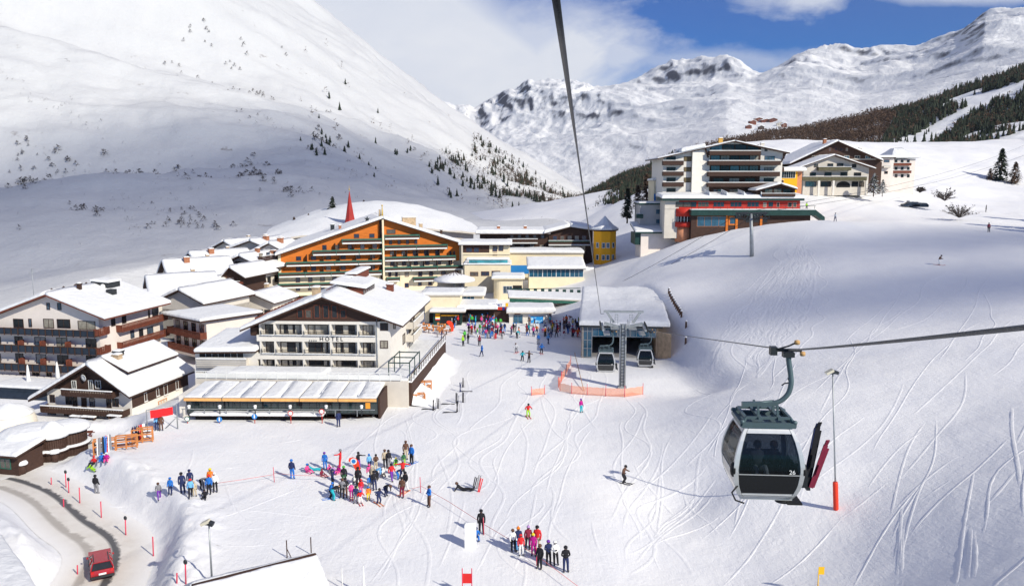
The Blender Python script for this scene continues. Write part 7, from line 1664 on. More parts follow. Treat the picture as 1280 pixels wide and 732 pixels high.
# skis standing in the cabin's rack
for i, (x, y, m, L, lb) in enumerate(((1.13, -.45, 'black', 1.6, 'black ski tips in the rack of the near gondola, at the back'), (1.24, -.50, 'maroon', 1.15, 'dark red ski pointing up from the rack of the near gondola'), (1.16, -.2, 'navy', 1.5, 'navy ski pair between the black and red skis in the gondola rack'))):
    q = MB(); a = Vector((0, 0, 0)); b = Vector((.22 if i != 1 else .32, 0, L)); q.bar(a, b, .11, .03); q.bar(b, b+Vector((.02, -.08, .15)), .10, .025); q.bar(a+Vector((.05, .05, 0)), b+Vector((.05, .05, -.1)), .11, .03)
    q.bar(a+(b-a)*.35-Vector((0, .07, 0)), a+(b-a)*.55-Vector((0, .07, 0)), .07, .07)
    o = q.build('ski_pair', CM[m], None, label=lb, cat='skis'); o.location = g1.matrix_basis @ Vector((x, y, .30)); o.rotation_euler.z = R(-4)
# ---------------- ropes, pylons, cabins at the station ----------------
def rope(label, pts, r_, sag=0.0, mat_=None, name='haul_rope'):
    q = MB(); out = []
    for a, b in zip(pts[:-1], pts[1:]):
        a, b = Vector(a), Vector(b)
        for i in range(13):
            f = i/12; p = a.lerp(b, f); p.z -= sag*4*f*(1-f); 
            if not out or (p-out[-1]).length > 1e-4: out.append(p)
    q.tube(out, r_, 6); return q.build(name, mat_ or ROPE, None, label=label, cat='rope')
SX = S.O+S.ud*2.7; SB = S.O+S.ud*8.6
MT = P(777.5, 489, 99.6)
ropeL = [P(755, 392, 112), P(751, 392, 101), P(722, 190, 24), P(694, -8, 5.0)]
rope('thick dark haul rope rising steeply from the gondola station to the top of the view', ropeL, .028, 0.0)
gp_ = g1.matrix_basis @ Vector((.60, 0, 4.28))
rope('dark haul rope carrying the near gondola from the station to the right edge', [P(808, 412, 112), P(806, 412, 101), gp_, P(1300, 407, 4.6), P(1700, 366, 2.2)], .019, .02)
# the pylon before the station
tw = thing('lift_pylon', 'tall grey steel lift pylon with ladder, wheel trains and top frame before the gondola station', 'lift pylon', (MT.x, MT.y, 0), R(-4)); zt = P(777, 405, 99.6).z; zc = P(777, 389, 99.6).z
q = MB(); q.box((-.42, -.3, -.5), (.42, .3, zt)); q.box((-.55, -.45, -.5), (.55, .45, .25)); q.build('mast', STEEL, tw)
q = MB(); [q.box((-.2, -.42, .5+.4*i), (.2, -.36, .55+.4*i)) for i in range(int((zt-.6)/.4))]; q.box((-.24, -.42, .3), (-.19, -.3, zt)); q.box((.19, -.42, .3), (.24, -.3, zt)); q.build('ladder', DARKM, tw)
q = MB(); q.box((-2.5, -.2, zc-.15), (2.5, .2, zc+.1)); q.build('top_beam', STEEL, tw)
for s in (-1, 1):
    q = MB(); q.bar((s*1.2, 0, zt+.2), (s*2.1, 0, zc-.1), .28, .3); q.bar((s*.42, 0, zt-.4), (s*2.4, 0, zt+.1), .3, .35); q.build('strut', STEEL, tw)
    q = MB(); [q.box((s*.9+.35*j-.2, -.35, zt+.1), (s*.9+.35*j-.14, -.3, zt+1.3)) for j in (0, 1)]; q.box((s*.9-.2, -.35, zt+1.25), (s*.9+.22, -.3, zt+1.32)); [q.box((s*.9-.2, -.35, zt+.3+.3*j), (s*.9+.22, -.31, zt+.34+.3*j)) for j in range(3)]; q.build('catwalk_cage', STEEL, tw)
    wt = MB(); wt.bar((s*2.6, -2.4, zt-.35), (s*2.6, 2.4, zt-.35), .25, .25); wb = wt.build('wheel_train', STEEL, tw)
    for k in range(6):
        q = MB(); q.M = Matrix.Translation((s*2.6+s*.25, -2.1+.84*k, zt-.2)) @ Matrix.Rotation(R(90), 4, 'Y'); q.lathe([(.05, -.07), (.24, -.07), (.24, .07), (.05, .07)], n=12); q.build('wheel', DARKM, wb)
    q = MB(); q.box((s*1.1-.5, -1.4, zt-.45), (s*1.1+.5, 1.4, zt-.4)); q.box((s*2.2-.3, -1.7, zt-1.1), (s*2.2+.5, 1.2, zt-1.05)); [q.box((s*1.1-.5, y, zt-.4), (s*1.1-.45, y+.05, zt+.4)) for y in (-1.4, 0, 1.3)]; q.build('service_platform', STEEL, tw)
g2 = gondola('gondola cabin parked in the station mouth left of the lift pylon', P(759, 464, 109), R(-6)); g3 = gondola('gondola cabin leaving the station mouth right of the lift pylon', P(806, 456, 112), R(-6))
for g_, (px, py, Y, wpx) in ((g2, (757, 463, 109, 25)), (g3, (806, 456, 112, 21))):
    s = wpx*Y/1000/1.95; g_.scale = (s, s, s*.95); p = P(px, py, Y); g_.location = p
# chairlift pylon up the slope
b = GP(940, 320); cp = thing('lift_pylon', 'slim tilted chairlift pylon with a dark wheel crosshead on the slope below the upper hotel', 'lift pylon', b, 0); h = P(936, 267, b.y).z-b.z
q = MB(); q.tube([(0, 0, -.5), (-.5, 0, h)], [.42, .28], 8); q.build('mast', STEEL, cp)
q = MB(); q.box((-3.4, -.2, h-.1), (2.6, .2, h+.25)); q.box((-3.6, -1.3, h-.9), (-2.0, 1.2, h-.8)); q.box((1.0, -1.3, h-.9), (2.6, 1.2, h-.8)); [q.box((x, -1.3, h-.8), (x+.08, -1.2, h+.1)) for x in (-3.6, -2.8, -2.1, 1.0, 1.8, 2.5)]; q.bar((-1.9, -.1, h-1.3), (-.5, 0, h), .15, .15); q.bar((1.2, -.1, h-1.0), (-.5, 0, h), .15, .15); q.build('crosshead', DARKM, cp)
for s in (-2.2, 1.2):
    q = MB(); q.bar((s-1.6, -1.2, h-.7), (s+1.4, 1.2, h-.1), .2, .3); wb = q.build('wheel_train', DARKM, cp)
    for k in range(5):
        q = MB(); q.ball((s-1.4+.65*k, -1.1+.5*k, h-.45+.13*k), .26, 8, 5, (1, .4, 1)); q.build('wheel', DARKM, wb)
tp = b+Vector((-.5, 0, h)); e = P(1300, 183, 330); d0 = P(735, 372, 166)
rope('upper strand of the thin lift rope climbing from the slope pylon to the right', [tp+Vector((-2.2, 0, .2)), e+Vector((-3, 0, 2))], .035, 3.0, name='lift_rope')
rope('lower strand of the thin lift rope climbing from the slope pylon to the right', [tp+Vector((1.2, 0, .2)), e+Vector((2, 0, 0))], .035, 3.0, name='lift_rope')
rope('left strand of the thin lift rope between slope pylon and green chairlift station', [tp+Vector((-2.2, 0, .1)), d0], .035, .8, name='lift_rope'); rope('right strand of the thin lift rope between slope pylon and green chairlift station', [tp+Vector((1.2, 0, .1)), d0+Vector((3, 0, 0))], .035, .8, name='lift_rope')
# ---------------- lamps, poles, nets, signs ----------------
def lamp(label, base, h, wide=1.0, pad=False, rz=0.0):
    t = thing('floodlight_pole', label, 'floodlight', base, rz)
    q = MB(); q.tube([(0, 0, -.4), (0, 0, h)], [.075, .05], 8); q.build('pole', STEEL, t)
    q = MB(); q.bar((-.35*wide, 0, h), (.25*wide, 0, h-.02), .08, .08); a = q.build('bracket', STEEL, t)
    q = MB(); q.M = Matrix.Translation((-.25*wide, -.05, h+.16)) @ Matrix.Rotation(R(-25), 4, 'Y'); q.box((-.28, -.22, -.09), (.28, .22, .09)); hd = q.build('lamp_head', mat('lamp_ivory', (.62, .58, .46), rough=.4), t)
    q = MB(); q.M = Matrix.Translation((.15*wide, -.05, h+.12)) @ Matrix.Rotation(R(20), 4, 'Y'); q.box((-.16, -.2, -.12), (.22, .18, .1)); q.build('lamp_head', DARKM, t)
    if pad: q = MB(); q.lathe([(.17, -.1), (.19, .1), (.19, 2.0), (.16, 2.12)], n=12); q.build('safety_pad', mat('pad_red', (.75, .05, .02), rough=.5), t)
    return t
b = GP(1045, 636); lm = lamp('slim floodlight pole with a red padded foot right of the near gondola', b, P(1038, 466, b.y).z-b.z, 1.0, True); lm.rotation_euler = (0, R(-4.5), 0)
b = P(266, 744, 49); b.z = gz(b.x, 49); lamp('floodlight pole with two small lamp heads beside the foreground roof at lower left', b, P(264, 655, 49).z-b.z, .8)
pk = [(240,375,318),(250,395,345),(290,432,375),(231,446,415),(368,485,425),(457,548,485),(557,625,553),(281,690,658),(642,722,686),(675,725,645),(186,365,345)]
PL = ['leftmost of the paired dark-topped poles by the road bend','right one of the paired dark-topped poles by the road bend','thin red pole at the top of the road bank','short red pole low on the road bank','red pole halfway down the road bank','red pole below the dark sign plate on the road bank','tall red pole on the bank right of the red car','single short red stick between road and foreground roof, left of the car','short red stick left of the lamp foot','tall dark red pole left of the floodlight','smallest red stick at the road junction']
for (x, y, yt), lb in zip(pk, PL):
    g = GP(*crop_pt(kB, x, y)); h = max(.7, P(crop_pt(kB, x, yt)[0], crop_pt(kB, x, yt)[1], g.y).z-g.z)
    t = thing('marker_pole', lb, 'pole', g, 0, 'red marker poles along the road'); q = MB(); q.tube([(0, 0, -.2), (.05, 0, h)], .05, 6); q.build('pole', mat('pole_red', (.62, .05, .10)), t)
    if 'dark' in lb or 'plate' in lb: q = MB(); q.ball((.05, 0, h), .14, 8, 5, (1, .5, 1.3)); q.build('cap', DARKM, t)
for (x, y, yt, lb) in ((1040,615,590,'dark'),):
    pass
# red start banner on its frame
b = GP(*crop_pt(k8, 985, 385)); e_ = GP(*crop_pt(k8, 1185, 350)); bt = thing('start_banner', 'red banner stretched in a grey goal-like frame beside the restaurant', 'banner', b, math.atan2(e_.y-b.y, e_.x-b.x)); Lb = (e_-b).to_2d().length; hb = P(*crop_pt(k8, 985, 225), b.y).z-b.z
q = MB(); q.tube([(0, 0, -.2), (0, 0, hb), (Lb, 0, hb), (Lb, 0, -.3)], .07, 6); q.tube([(Lb, 0, hb*.5), (Lb-1.0, .9, 0)], .05, 6); q.tube([(0, 0, hb*.5), (-.2, .9, 0)], .05, 6); q.build('frame', STEEL, bt)
q = MB(); nn_ = 12; q.add([(.35+(Lb-.75)*i/nn_, -.06+.04*math.sin(i*1.3), hb-.12-.85*j) for j in (0, 1) for i in range(nn_+1)], [(i, i+1, nn_+2+i, nn_+1+i) for i in range(nn_)], None, True); q.build('banner', mat('banner_red', (.80, .015, .02), var=.04), bt)
# teardrop banner and other red flags
def teardrop(label, base, h, w_, emblem=True, lean=-.25):
    t = thing('flag_banner', label, 'banner', base, 0); q = MB(); q.tube([(0, 0, -.1), (0, 0, h*.6), (lean*.6, 0, h*.9), (lean, 0, h)], .025, 6); q.build('pole', DARKM, t)
    out = [(0, .1), (w_*.45, .15), (w_*.55, .45), (w_*.5+lean*.3, .75), (lean*.6+w_*.3, .93), (lean, 1.0), (lean-w_*.45, .95), (lean-w_*.55, .82), (-w_*.35, .62), (-.03, .35)]
    q = MB(); q.prism([(x, -.02, z*h) for x, z in out], (0, .03, 0)); c = q.build('cloth', mat('banner_orange_red', (.82, .06, .02), var=.04), t)
    if emblem:
        q = MB(); q.M = Matrix.Translation((lean*.6-.03, -.035, h*.80)) @ Matrix.Rotation(R(90), 4, 'X'); q.lathe([(w_*.40, -.005), (w_*.40, .005)], n=20); em = q.build('emblem_disc', SIGNW, c)
        q = MB(); q.M = Matrix.Translation((lean*.6-.03, -.045, h*.80)) @ Matrix.Rotation(R(90), 4, 'X'); q.lathe([(w_*.26, -.004), (w_*.26, .004)], n=16); q.build('emblem_mark', BLUE, em)
teardrop('orange-red teardrop banner with round white emblem in the ski school group', GP(*crop_pt(kP, 520, 345)), 1.9, .72)
g = GP(*crop_pt(k2, 312, 540)); teardrop('plain red feather flag left of the crowd by the bar', g, 2.2, .9, False, -.3)
b = GP(*crop_pt(kQ, 120, 530)); t = thing('snow_block', 'upright white foam block standing by the rope in the lower middle', 'block', b, .1); q = MB(); q.box((-.42, 0, -.2), (.42, .35, 1.75)); q.build('block', SIGNW, t); q = MB(); snow_slab(q, (-.4, .02, 1.752), (.4, .02, 1.752), (.4, .33, 1.752), (-.4, .33, 1.752), .12, (1,1,1,1), 4, .02, 0); q.build('snow_cap', SNOW, t)
b = GP(584, 745); t = thing('slalom_gate', 'red slalom gate panel between two poles at the bottom edge', 'gate', b, 0)
for x in (-.3, .3): q = MB(); q.tube([(x, 0, -.2), (x, 0, 1.9)], .03, 6); q.build('pole', mat('pole_red', (.62, .05, .10)), t)
q = MB(); q.box((-.28, -.01, .9), (.28, .01, 1.55)); q.build('panel', REDCL, t)
for i, (px, py) in enumerate(((343, 602), (526, 615), (671, 706), (605, 668))):
    b = GP(px, py); t = thing('slalom_pole', ['red pole holding the rope left of the ski school', 'red pole with a hung helmet right of the ski school', 'red pole at the dark-clad spectator by the rope', 'red pole beside the person in black at the white block'][i], 'pole', b, 0, 'poles holding the red rope'); q = MB(); q.tube([(0, 0, -.2), (-.05, 0, 1.35)], .03, 6); q.build('pole', mat('pole_red', (.62, .05, .10)), t)
def gline(pts, z): return [GP(*p)+Vector((0, 0, z)) for p in pts]
PINK = mat('rope_pink', (.65, .22, .22)); 
for pts, lb in (([(272,611),(300,607),(343,600)], 'thin pink rope left of the red pole, ending at the beginner group'), ([(343,598),(368,601),(410,602),(432,598)], 'thin pink rope from the red pole to the ski school'), ([(515,618),(527,615),(560,634),(606,664),(671,703),(722,742)], 'long thin pink rope running from the ski school to the bottom edge')):
    q = MB(); q.tube([p for p in gline(pts, .55)], .02, 5); q.build('boundary_rope', PINK, None, label=lb, cat='rope')
# orange net fence near the station
netm = bpy.data.materials.new('orange_net'); netm.use_nodes = True; t_ = netm.node_tree; pb = t_.nodes['Principled BSDF']; pb.inputs['Base Color'].default_value = (.85, .25, .08, 1); pb.inputs['Roughness'].default_value = .8
ge = N(t_, 'ShaderNodeTexCoord'); br = N(t_, 'ShaderNodeTexBrick'); br.inputs['Scale'].default_value = 6; br.offset = 0; br.inputs['Mortar Size'].default_value = .035; br.inputs['Brick Width'].default_value = .6; br.inputs['Row Height'].default_value = .5
t_.links.new(ge.outputs['UV'], br.inputs[0]); t_.links.new(ramp(t_, br.outputs['Fac'], [(.2, .42), (.8, 1.)]), pb.inputs['Alpha'])
def net(label, pts, h, group=None, npole=None, colr=None):
    gp = [GP(*p) for p in pts]; t = thing('net_fence', label, 'fence', gp[0], 0); q = MB(); vs = []; n = 0; uv = []; L = 0
    dens = []
    for a, b in zip(gp[:-1], gp[1:]):
        for i in range(6): dens.append(a.lerp(b, i/6))
    dens.append(gp[-1])
    for i, p in enumerate(dens):
        if i: L += (p-dens[i-1]).length
        o_ = p-gp[0]; vs += [(o_.x, o_.y, o_.z+.05), (o_.x+.06*math.sin(i), o_.y, o_.z+h*(1-.06*math.sin(i*1.7)**2))]; uv += [(L, 0), (L, h)]
    q.add(vs, [(2*i, 2*i+2, 2*i+3, 2*i+1) for i in range(len(dens)-1)]); ob = q.build('net', netm, t); ul = ob.data.uv_layers.new(name='UVMap')
    for lp in ob.data.loops: ul.data[lp.index].uv = uv[lp.vertex_index]
    for p in gp: o_ = p-gp[0]; q = MB(); q.tube([(o_.x, o_.y, o_.z-.2), (o_.x, o_.y, o_.z+h+.35)], .035, 6); q.build('pole', mat('pole_red', (.62, .05, .10)), t)
    return t
K_ = lambda *p: [crop_pt(kS, a, b) for a, b in p]
net('orange net fence curving from the station corner around the lift pylon', K_((230,500),(205,550),(180,590),(163,622),(172,640),(235,655),(318,662),(418,668),(520,672),(618,658)), 1.1)
net('short separate piece of orange net left of the fenced pylon', K_((18,664),(90,657)), .85)
q = MB(); a = GP(*crop_pt(kS, 300, 640)); b = GP(*crop_pt(kS, 250, 500)); q.tube([a+Vector((0, 0, .1)), b+Vector((0, 0, 1.8))], .05, 5); q.build('leaning_pole', mat('pole_tan', (.4, .25, .15)), None, label='leaning tan pole inside the orange net corner', cat='pole')
# snow fence of short dark posts beside the station roof
pts = [(757,117),(762,130),(768,145),(775,158),(783,172),(790,184),(797,196),(804,206),(811,216),(818,228),(825,242),(850,298),(848,385)]
for i, p in enumerate(pts):
    g = GP(*crop_pt(kS, *p)); t = thing('fence_post', f'short dark post of the bent snow fence right of the station roof', 'post', g, 0, 'posts of the bent snow fence'); q = MB(); q.box((-.12, -.12, -.3), (.12, .12, .95)); q.build('post', BROWN, t); q = MB(); q.ball((0, 0, 1.0), .2, 8, 5, (1, 1, .7)); q.build('snow_cap', SNOW, t)
# wooden ski racks
def ski_rack(label, k, x, y, w_, h, skis=0, rz=0):
    g = GP(*crop_pt(k, x, y)); t = thing('ski_rack', label, 'ski rack', g, rz, 'wooden ski racks')
    for dy in (0, .7):
        q = MB()
        for z in (.15, h*.55, h-.1): q.box((0, dy, z), (w_, dy+.08, z+.13))
        n = max(2, int(w_/.8)); [q.box((w_*i/n-.05, dy-.02, 0), (w_*i/n+.07, dy+.1, h)) for i in range(n+1)]
        q.build('rail', WOODO, t)
    q = MB(); q.box((0, .08, h*.5), (.08, .7, h*.6)); q.box((w_-.08, .08, h*.5), (w_, .7, h*.6)); q.build('crossbar', WOODO, t)
    return t, g
ski_rack('empty orange wooden ski rack right of the hotel deck, the farther one', kD, 1005, 572, 1.7, 1.5, rz=.1); ski_rack('low orange wooden rack beside the deck corner, the nearer one', kD, 962, 618, 2.1, 1.2, rz=.25)
ski_rack('brown ski rack full of skis nearest the road', k8, 625, 535, 1.9, 1.5, rz=.35); ski_rack('long orange ski rack below the red start banner, left half', k8, 770, 490, 1.9, 1.2, rz=.35); ski_rack('long orange ski rack below the red start banner, right half', k8, 880, 450, 1.9, 1.4, rz=.35)
sr = random.Random(3); k_ = 0
for (x0, y0, x1, y1, n) in ((640, 535, 740, 500, 8), (885, 450, 965, 420, 7)):
    for i in range(n):
        f = (i+.5)/n; g = GP(*crop_pt(k8, x0+(x1-x0)*f, y0+(y1-y0)*f)); q = MB(); c = sr.choice(['navy', 'white', 'black', 'red', 'grey', 'blue']); q.bar((0, 0, 0), (sr.uniform(-.1, .1), .35, 1.6), .1, .03); q.bar((.1, 0, 0), (.1+sr.uniform(-.08, .08), .35, 1.55), .1, .03)
        o = q.build('ski_pair', CM[c], None, label=f'pair of {c} skis leaning in the {"nearest brown" if k_ == 0 else "right orange"} ski rack, number {i+1} from its left end' if False else f'{c} pair of skis leaning in the {"brown rack nearest the road" if k_ == 0 else "orange rack below the red banner"}', cat='skis', group='skis leaning in the racks'); o.location = g+Vector((0, .1, 0)); o.rotation_euler.z = .35
    k_ += 1
for i, (x, y) in enumerate(((65,610),(90,615),(115,605),(170,583),(215,575),(250,572),(180,628),(218,622),(235,515),(268,515),(250,490),(135,225),(120,250),(112,222))):
    g = GP(*crop_pt(kC, x, y)); q = MB(); a = sr.uniform(-.5, .5)
    flat_ = i % 3 == 0
    if flat_: q.bar((-.8, 0, .04), (.8, .3, .04), .1, .03); q.bar((-.7, .3, .06), (.85, .1, .05), .1, .03)
    else: q.bar((0, 0, 0), (a*.4, .1, 1.25), .1, .03); q.bar((.12, 0, 0), (.14-a*.3, .12, 1.2), .1, .03); q.bar((.3, 0, 0), (.32, 0, .95), .03, .03)
    o = q.build('ski_pair', CM['black' if flat_ else sr.choice(['grey', 'black', 'navy'])], None, label='dark pair of skis lying flat on the open snow below the hotel deck' if flat_ else 'pair of skis stuck upright in the snow beside the hotel deck', cat='skis', group='skis lying on the snow' if flat_ else 'skis stuck in the snow'); o.location = g
for i, (x, y, c) in enumerate(((130,225,'black'),(150,215,'grey'),(160,232,'red'))):
    g = GP(*crop_pt(kQ, x, y)); q = MB(); q.bar((0, 0, 0), (.25, .1, 1.2), .09, .03); q.bar((.1, 0, 0), (.4, .1, 1.15), .09, .03); q.build('ski_pair', CM[c], None, label=f'{c} skis planted in the snow next to the person lying in mid piste', cat='skis').location = g
# picnic bench, cafe tables
g = GP(*crop_pt(k8, 560, 415)); t = thing('picnic_table', 'red-brown picnic table with benches on the snow before the brown chalet', 'table', g, .2)
q = MB(); q.box((-.9, -.35, .72), (.9, .35, .78)); q.build('tabletop', REDBR, t)
for y in (-.75, .6): q = MB(); q.box((-.9, y, .42), (.9, y+.22, .47)); q.build('seat', REDBR, t)
for x in (-.7, .62): q = MB(); q.bar((x, -.7, .44), (x, .7, .44), .08, .08); q.bar((x, -.55, 0), (x, -.15, .72), .08, .08); q.bar((x, .55, 0), (x, .15, .72), .08, .08); q.build('leg', REDBR, t)
cafe = [(530, 414), (536, 416), (545, 413), (549, 417), (554, 414), (558, 418), (533, 410), (552, 410)]
for i, (x, y) in enumerate(cafe):
    g = GP(x, y); t = thing('cafe_table', 'small wooden cafe table in the seating before the bar', 'table', g, rnd(0, 3), 'cafe tables before the bar')
    q = MB(); q.box((-.45, -.45, .72), (.45, .45, .77)); q.build('tabletop', WOODO, t); q = MB(); q.box((-.06, -.06, 0), (.06, .06, .72)); q.build('leg', BROWN, t)
    for s in (-1, 1): q = MB(); q.box((s*.75-.2, -.22, .42), (s*.75+.2, .22, .47)); q.box((s*.93-.03, -.22, .47), (s*.93+.03, .22, .95)); q.build('seat', WOODO, t)
# the red car
g = GP(129, 716); dx = Vector(ROAD[2])-Vector(ROAD[1]); carg = Vector((-30.2, 57.8, gz(-30.2, 57.8)+.03)); px_ = proj(carg)
car = thing('parked_car', 'dark red estate car driving away on the brown slushy road at lower left', 'car', GP(127, 713)+Vector((0, 0, .04)), R(30)); car.scale = (.84, .84, .84); CRED = mat('car_paint_red', (.36, .012, .02), var=.04, rough=.22, spec=.6)
# car points to +Y (away); length 4.4
def car_body(q, w_, secs):
    vs = []; n = len(secs)
    for x, k in ((-w_, 1), (w_, 1)):
        for y, z in secs: vs.append((x*(.90 if z > 1.0 else 1.0), y, z))
    fs = [tuple(range(n)), tuple(range(2*n-1, n-1, -1))]+[(i, n+i, n+(i+1) % n, (i+1) % n) for i in range(n)]; q.add(vs, fs)
q = MB(); car_body(q, .88, [(-2.15, .38), (-2.2, .75), (-2.12, .98), (2.1, .98), (2.22, .70), (2.15, .32), (1.75, .28), (-1.8, .28)]); q.add([(-.86, -2.1, .98), (.86, -2.1, .98), (.86, 1.0, .98), (-.86, 1.0, .98), (-.66, -1.65, 1.46), (.66, -1.65, 1.46), (.64, .2, 1.48), (-.64, .2, 1.48)], [(4, 5, 6, 7)])
for a in (((-.86, -2.1, .98), (-.66, -1.65, 1.46)), ((.86, -2.1, .98), (.66, -1.65, 1.46)), ((-.86, 1.0, .98), (-.64, .2, 1.48)), ((.86, 1.0, .98), (.64, .2, 1.48)), ((-.86, -.6, .98), (-.65, -.6, 1.47)), ((.86, -.6, .98), (.65, -.6, 1.47))): q.bar(*a, .09, .09)
q.box((-.66, -1.7, 1.44), (.66, .25, 1.50)); cb_ = q.build('body', CRED, car); mdf = cb_.modifiers.new('b', 'BEVEL'); mdf.width = .05; mdf.segments = 3; mdf.limit_method = 'ANGLE'
q = MB(); q.add([(-.82, -2.05, 1.0), (.82, -2.05, 1.0), (.64, -1.66, 1.42), (-.64, -1.66, 1.42)], [(0, 1, 2, 3)]); q.add([(.83, .92, 1.0), (-.83, .92, 1.0), (-.62, .22, 1.43), (.62, .22, 1.43)], [(0, 1, 2, 3)])
for s in (-1, 1): q.add([(s*.84, -1.95, 1.0), (s*.84, .88, 1.0), (s*.65, .22, 1.42), (s*.67, -1.6, 1.42)], [(0, 1, 2, 3)])
q.build('windows', GLASS, car)
for y in (-1.35, 1.35):
    for s in (-1, 1):
        q = MB(); q.M = Matrix.Translation((s*.82, y, .32)) @ Matrix.Rotation(R(90), 4, 'Y'); q.lathe([(.1, -.1), (.30, -.1), (.32, -.06), (.32, .06), (.30, .1), (.1, .1)], n=16); wh = q.build('wheel', RUB, car)
        q = MB(); q.M = Matrix.Translation((s*.90, y, .32)) @ Matrix.Rotation(R(90), 4, 'Y'); q.lathe([(.19, -.03), (.19, .03)], n=12); q.build('rim', STEEL, wh)
for s in (-1, 1): q = MB(); q.box((s*.84, -2.2, .78), (s*.62, -2.1, 1.0)); q.build('tail_light', mat('tail_red', (.5, .02, .02), rough=.2), car)
q = MB(); q.box((-.28, -2.25, .62), (.28, -2.2, .76)); q.build('number_plate', SIGNW, car); q = MB(); q.box((-.86, -2.26, .36), (.86, -2.12, .56)); q.build('bumper', DARKM, car); q = MB(); [q.box((s*.56-.03, -1.5, 1.5), (s*.56+.03, .1, 1.56)) for s in (-1, 1)]; q.build('roof_rails', DARKM, car)
for s in (-1, 1): q = MB(); q.box((s*.92, .62, .98), (s*1.06, .74, 1.12)); q.build('mirror', CRED, car)
for i, (px, py, lb) in enumerate(((1139, 240, 'left one of two dark cars half buried in snow beside the upper hotels'), (1150, 241, 'right one of two dark cars half buried in snow beside the upper hotels'))):
    g = P(px, py-1, 205); g.z = gz(g.x, g.y); t = thing('parked_car', lb, 'car', g, R(90), 'cars parked by the upper hotels')
    q = MB(); car_body(q, .85, [(-2.0, .3), (-2.1, .8), (-1.5, 1.35), (.5, 1.4), (1.2, .95), (2.1, .8), (2.1, .3)]); q.build('body', mat('car_paint_dark', (.02, .03, .05), rough=.3), t); q = MB(); snow_slab(q, (-.75, -1.5, 1.40), (.75, -1.5, 1.40), (.75, .6, 1.42), (-.75, .6, 1.42), .3, (1,1,1,1)); q.build('snow_cap', SNOW, t)
# ---------------- foreground roofs ----------------
a = P(262, 729, 45); b = P(395, 695, 48.5); dv = (b-a); L = dv.to_2d().length; fr = thing('snowy_house', 'foreground house of which only the snow-covered ridge roof shows at the bottom edge', 'house', (a.x, a.y, 0), math.atan2(dv.y, dv.x))
zr = (a.z+b.z)/2; q = MB(); q.prism([(-.6, -5.4, -2), (-.6, 2.3, -2), (-.6, 2.3, zr-1.2), (-.6, 0, zr-.3), (-.6, -5.4, zr-3.2)], (L+.2, 0, 0)); q.build('wall', WHITE, fr)
q = MB(); q.prism([(-1, -6, zr-3.3), (-1, 0, zr), (-1, 2.9, zr-1.4), (-1, 2.9, zr-1.6), (-1, 0, zr-.22), (-1, -6, zr-3.5)], (L+1, 0, 0)); ro = q.build('roof', BROWN, fr)
q = MB(); snow_slab(q, (-1, -6, zr-3.3), (L, -6, zr-3.3), (L, -.12, zr-.04), (-1, -.12, zr-.04), .35, (1, 1, 1, 1)); snow_slab(q, (L, 2.9, zr-1.4), (-1, 2.9, zr-1.4), (-1, .12, zr-.04), (L, .12, zr-.04), .35, (1, 1, 1, 1)); q.build('roof_snow', SNOW, ro)
q = MB(); q.box((-1, -.1, zr-.05), (L, .1, zr+.22)); q.build('ridge_cap', BROWN, fr)
rf = thing('snowy_house', 'house corner with thick plain snow roof filling the bottom left corner', 'house', (P(0, 732, 42).x, 42, 0), 0)
cA_, cB_, cC_, cD_ = [P(*c)-Vector((P(0, 732, 42).x, 42, 0)) for c in ((-160, 760, 38), (62, 760, 38), (2, 674, 47), (-160, 674, 47))]
q = MB(); q.prism([cA_, cB_, cC_, cD_], (0, 0, -.3)); q2 = q.build('roof', BROWN, rf)
q = MB(); snow_slab(q, cA_, cB_, cC_, cD_, .45, (1, 1, 1, 1), 30, .15); q.build('roof_snow', SNOW, q2); q = MB(); q.prism([p_-Vector((.6, 0, .31)) for p_ in (cA_, cB_, cC_, cD_)], (0, 0, -6)); q.build('wall', PALE, rf)
# small objects near the bottom edge
for px, py, h, c, lb, nm in ((455, 744, 2.0, SIGNW, 'thin white cone-shaped pole at the bottom edge left of the red gate', 'marker_cone'), (428, 735, 1.4, PALEM, 'white slalom pole at the bottom edge right of the foreground roof', 'slalom_pole'), (1022, 738, 1.6, mat('flag_yellow', (.85, .5, .02)), 'small yellow marker flag at the bottom edge below the near gondola', 'marker_flag')):
    g = GP(px, py); q = MB(); q.tube([(0, 0, -.2), (0, 0, h)], [.16 if nm == 'marker_cone' else .05, .02], 8); 
    if nm == 'marker_flag': q.box((0, -.01, h-.5), (.35, .01, h))
    q.build(nm, c, None, label=lb, cat='marker').location = g
for i, (x, y, yt) in enumerate(((758, 605, 535), (873, 590, 535))):
    g = GP(*crop_pt(kG, x, y-8)); t = thing('wooden_post', ['thin post with a leaning stick behind the foreground roof, left of two', 'thin post behind the right end of the foreground roof'][i], 'post', g, 0); q = MB(); q.tube([(0, 0, -.3), (0, 0, 1.3)], .04, 5); q.build('post', BROWN, t)
    if i == 0: q = MB(); q.tube([(.3, 0, 0), (0, 0, .7)], .03, 5); q.build('stay', BROWN, t)
# distant markers and people on the far right run
for i, (px, py, lb) in enumerate(((1247,190,'red dot of a piste marker high on the right run'),(1187,207,'orange snow-gun cover on the right run'),(1242,181,'topmost red piste marker on the right run'),(1157,213,'low red piste marker left of the snow gun'))):
    best = min(((p_, proj(p_)) for p_ in (sample(RPD, sr.uniform(.55, 1), sr.uniform(.03, .6)) for _ in range(900))), key=lambda c: abs(c[1][0]-px)+abs(c[1][1]-py)); t = thing('piste_marker', lb, 'marker', best[0], 0); q = MB(); q.tube([(0, 0, -.5), (0, 0, 2.2)], .12, 6); q.build('pole', STEEL, t); q = MB(); q.box((-.6, -.1, 1.2), (.6, .1, 2.3)); q.build('panel', ORCL if i == 1 else REDCL, t)
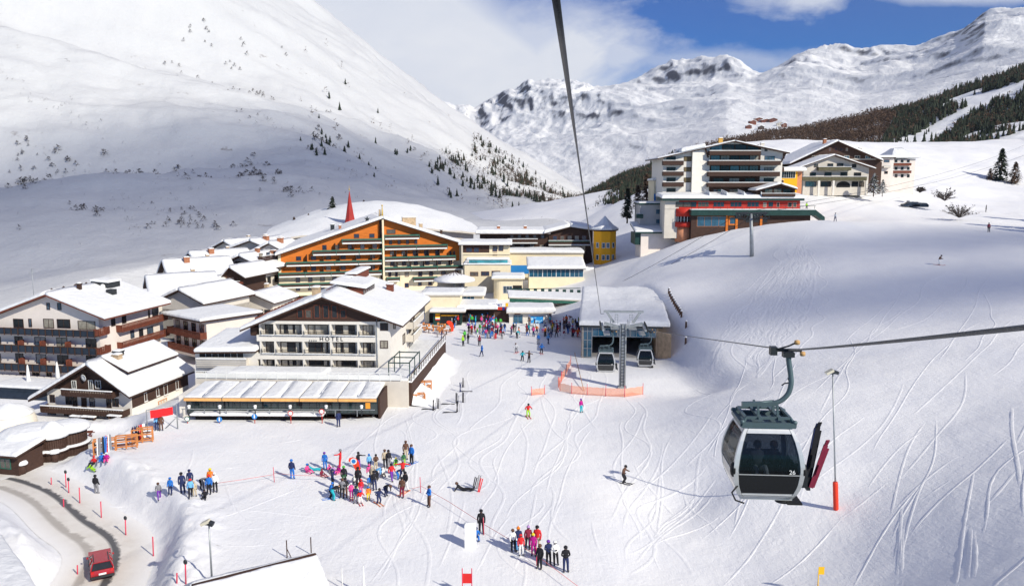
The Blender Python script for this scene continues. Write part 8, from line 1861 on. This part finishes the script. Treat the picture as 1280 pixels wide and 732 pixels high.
# ---------------- thin valley air ----------------
hb = MB(); hb.box((-3500, -60, -40), (6500, 6200, 1700)); hm = bpy.data.materials.new('valley_air'); hm.use_nodes = True; t_ = hm.node_tree; t_.nodes.clear()
ho = N(t_, 'ShaderNodeOutputMaterial'); vp = N(t_, 'ShaderNodeVolumePrincipled'); vp.inputs['Density'].default_value = .00004; vp.inputs['Color'].default_value = (.86, .91, 1.0, 1); vp.inputs['Anisotropy'].default_value = .2
t_.links.new(vp.outputs[0], ho.inputs['Volume']); hb.build('haze', hm, None, label='thin pale mountain air over the valley', cat='haze', kind='stuff')


# unseen clouds added behind the viewer, sunward, only to shade parts of the slopes
def add_shade_cloud(c, axv, la, lb, lz, dens, layers, lb_txt):
    ctr = Vector(c)+SUN_DIR*1420; ax = Vector((axv[0], axv[1], 0)).normalized(); bx = Vector((-ax.y, ax.x, 0))
    cm_ = bpy.data.materials.new('shade_vapour'); cm_.use_nodes = True; t_ = cm_.node_tree; t_.nodes.clear(); n1_, n2_ = 32, 14
    ho = N(t_, 'ShaderNodeOutputMaterial'); vp = N(t_, 'ShaderNodeVolumePrincipled'); vp.inputs['Density'].default_value = dens; vp.inputs['Color'].default_value = (1, 1, 1, 1)
    t_.links.new(vp.outputs[0], ho.inputs['Volume'])
    for Lr in range(layers):
        s = 1.55-.36*Lr; mb = MB(); vs = []
        for i in range(n2_+1):
            for k in range(n1_):
                th = math.pi*i/n2_; ph = 2*math.pi*k/n1_; d = Vector((math.sin(th)*math.cos(ph), math.sin(th)*math.sin(ph), math.cos(th))); f = s*(1+.4*noise.noise(d*1.9+Vector((4, 2, 1+Lr)))+.16*noise.noise(d*5+Vector((Lr, 0, 0))))
                vs.append(ctr+(ax*d.x*la+bx*d.y*lb+Vector((0, 0, d.z*lz)))*f)
        mb.add(vs, [(i*n1_+k, (i+1)*n1_+k, (i+1)*n1_+(k+1) % n1_, i*n1_+(k+1) % n1_) for i in range(n2_) for k in range(n1_)])
        mb.build('shade_cloud', cm_, None, label=('outer veil', 'middle layer', 'denser heart', 'innermost core')[Lr]+' of '+lb_txt, cat='shade_cloud', kind='stuff')
add_shade_cloud((-150, 440, 30), (.43, .90), 290, 105, 42, .0032, 4, 'unseen vapour added to shade the lower left slope')
add_shade_cloud((70, 116, 11), (1, .10), 46, 9, 7, .03, 3, 'unseen vapour added to shade the right slope beyond the cabin')
add_shade_cloud((88, 148, 15), (1, .15), 46, 8, 7, .026, 3, 'unseen vapour added to shade the slope by the two bushes')
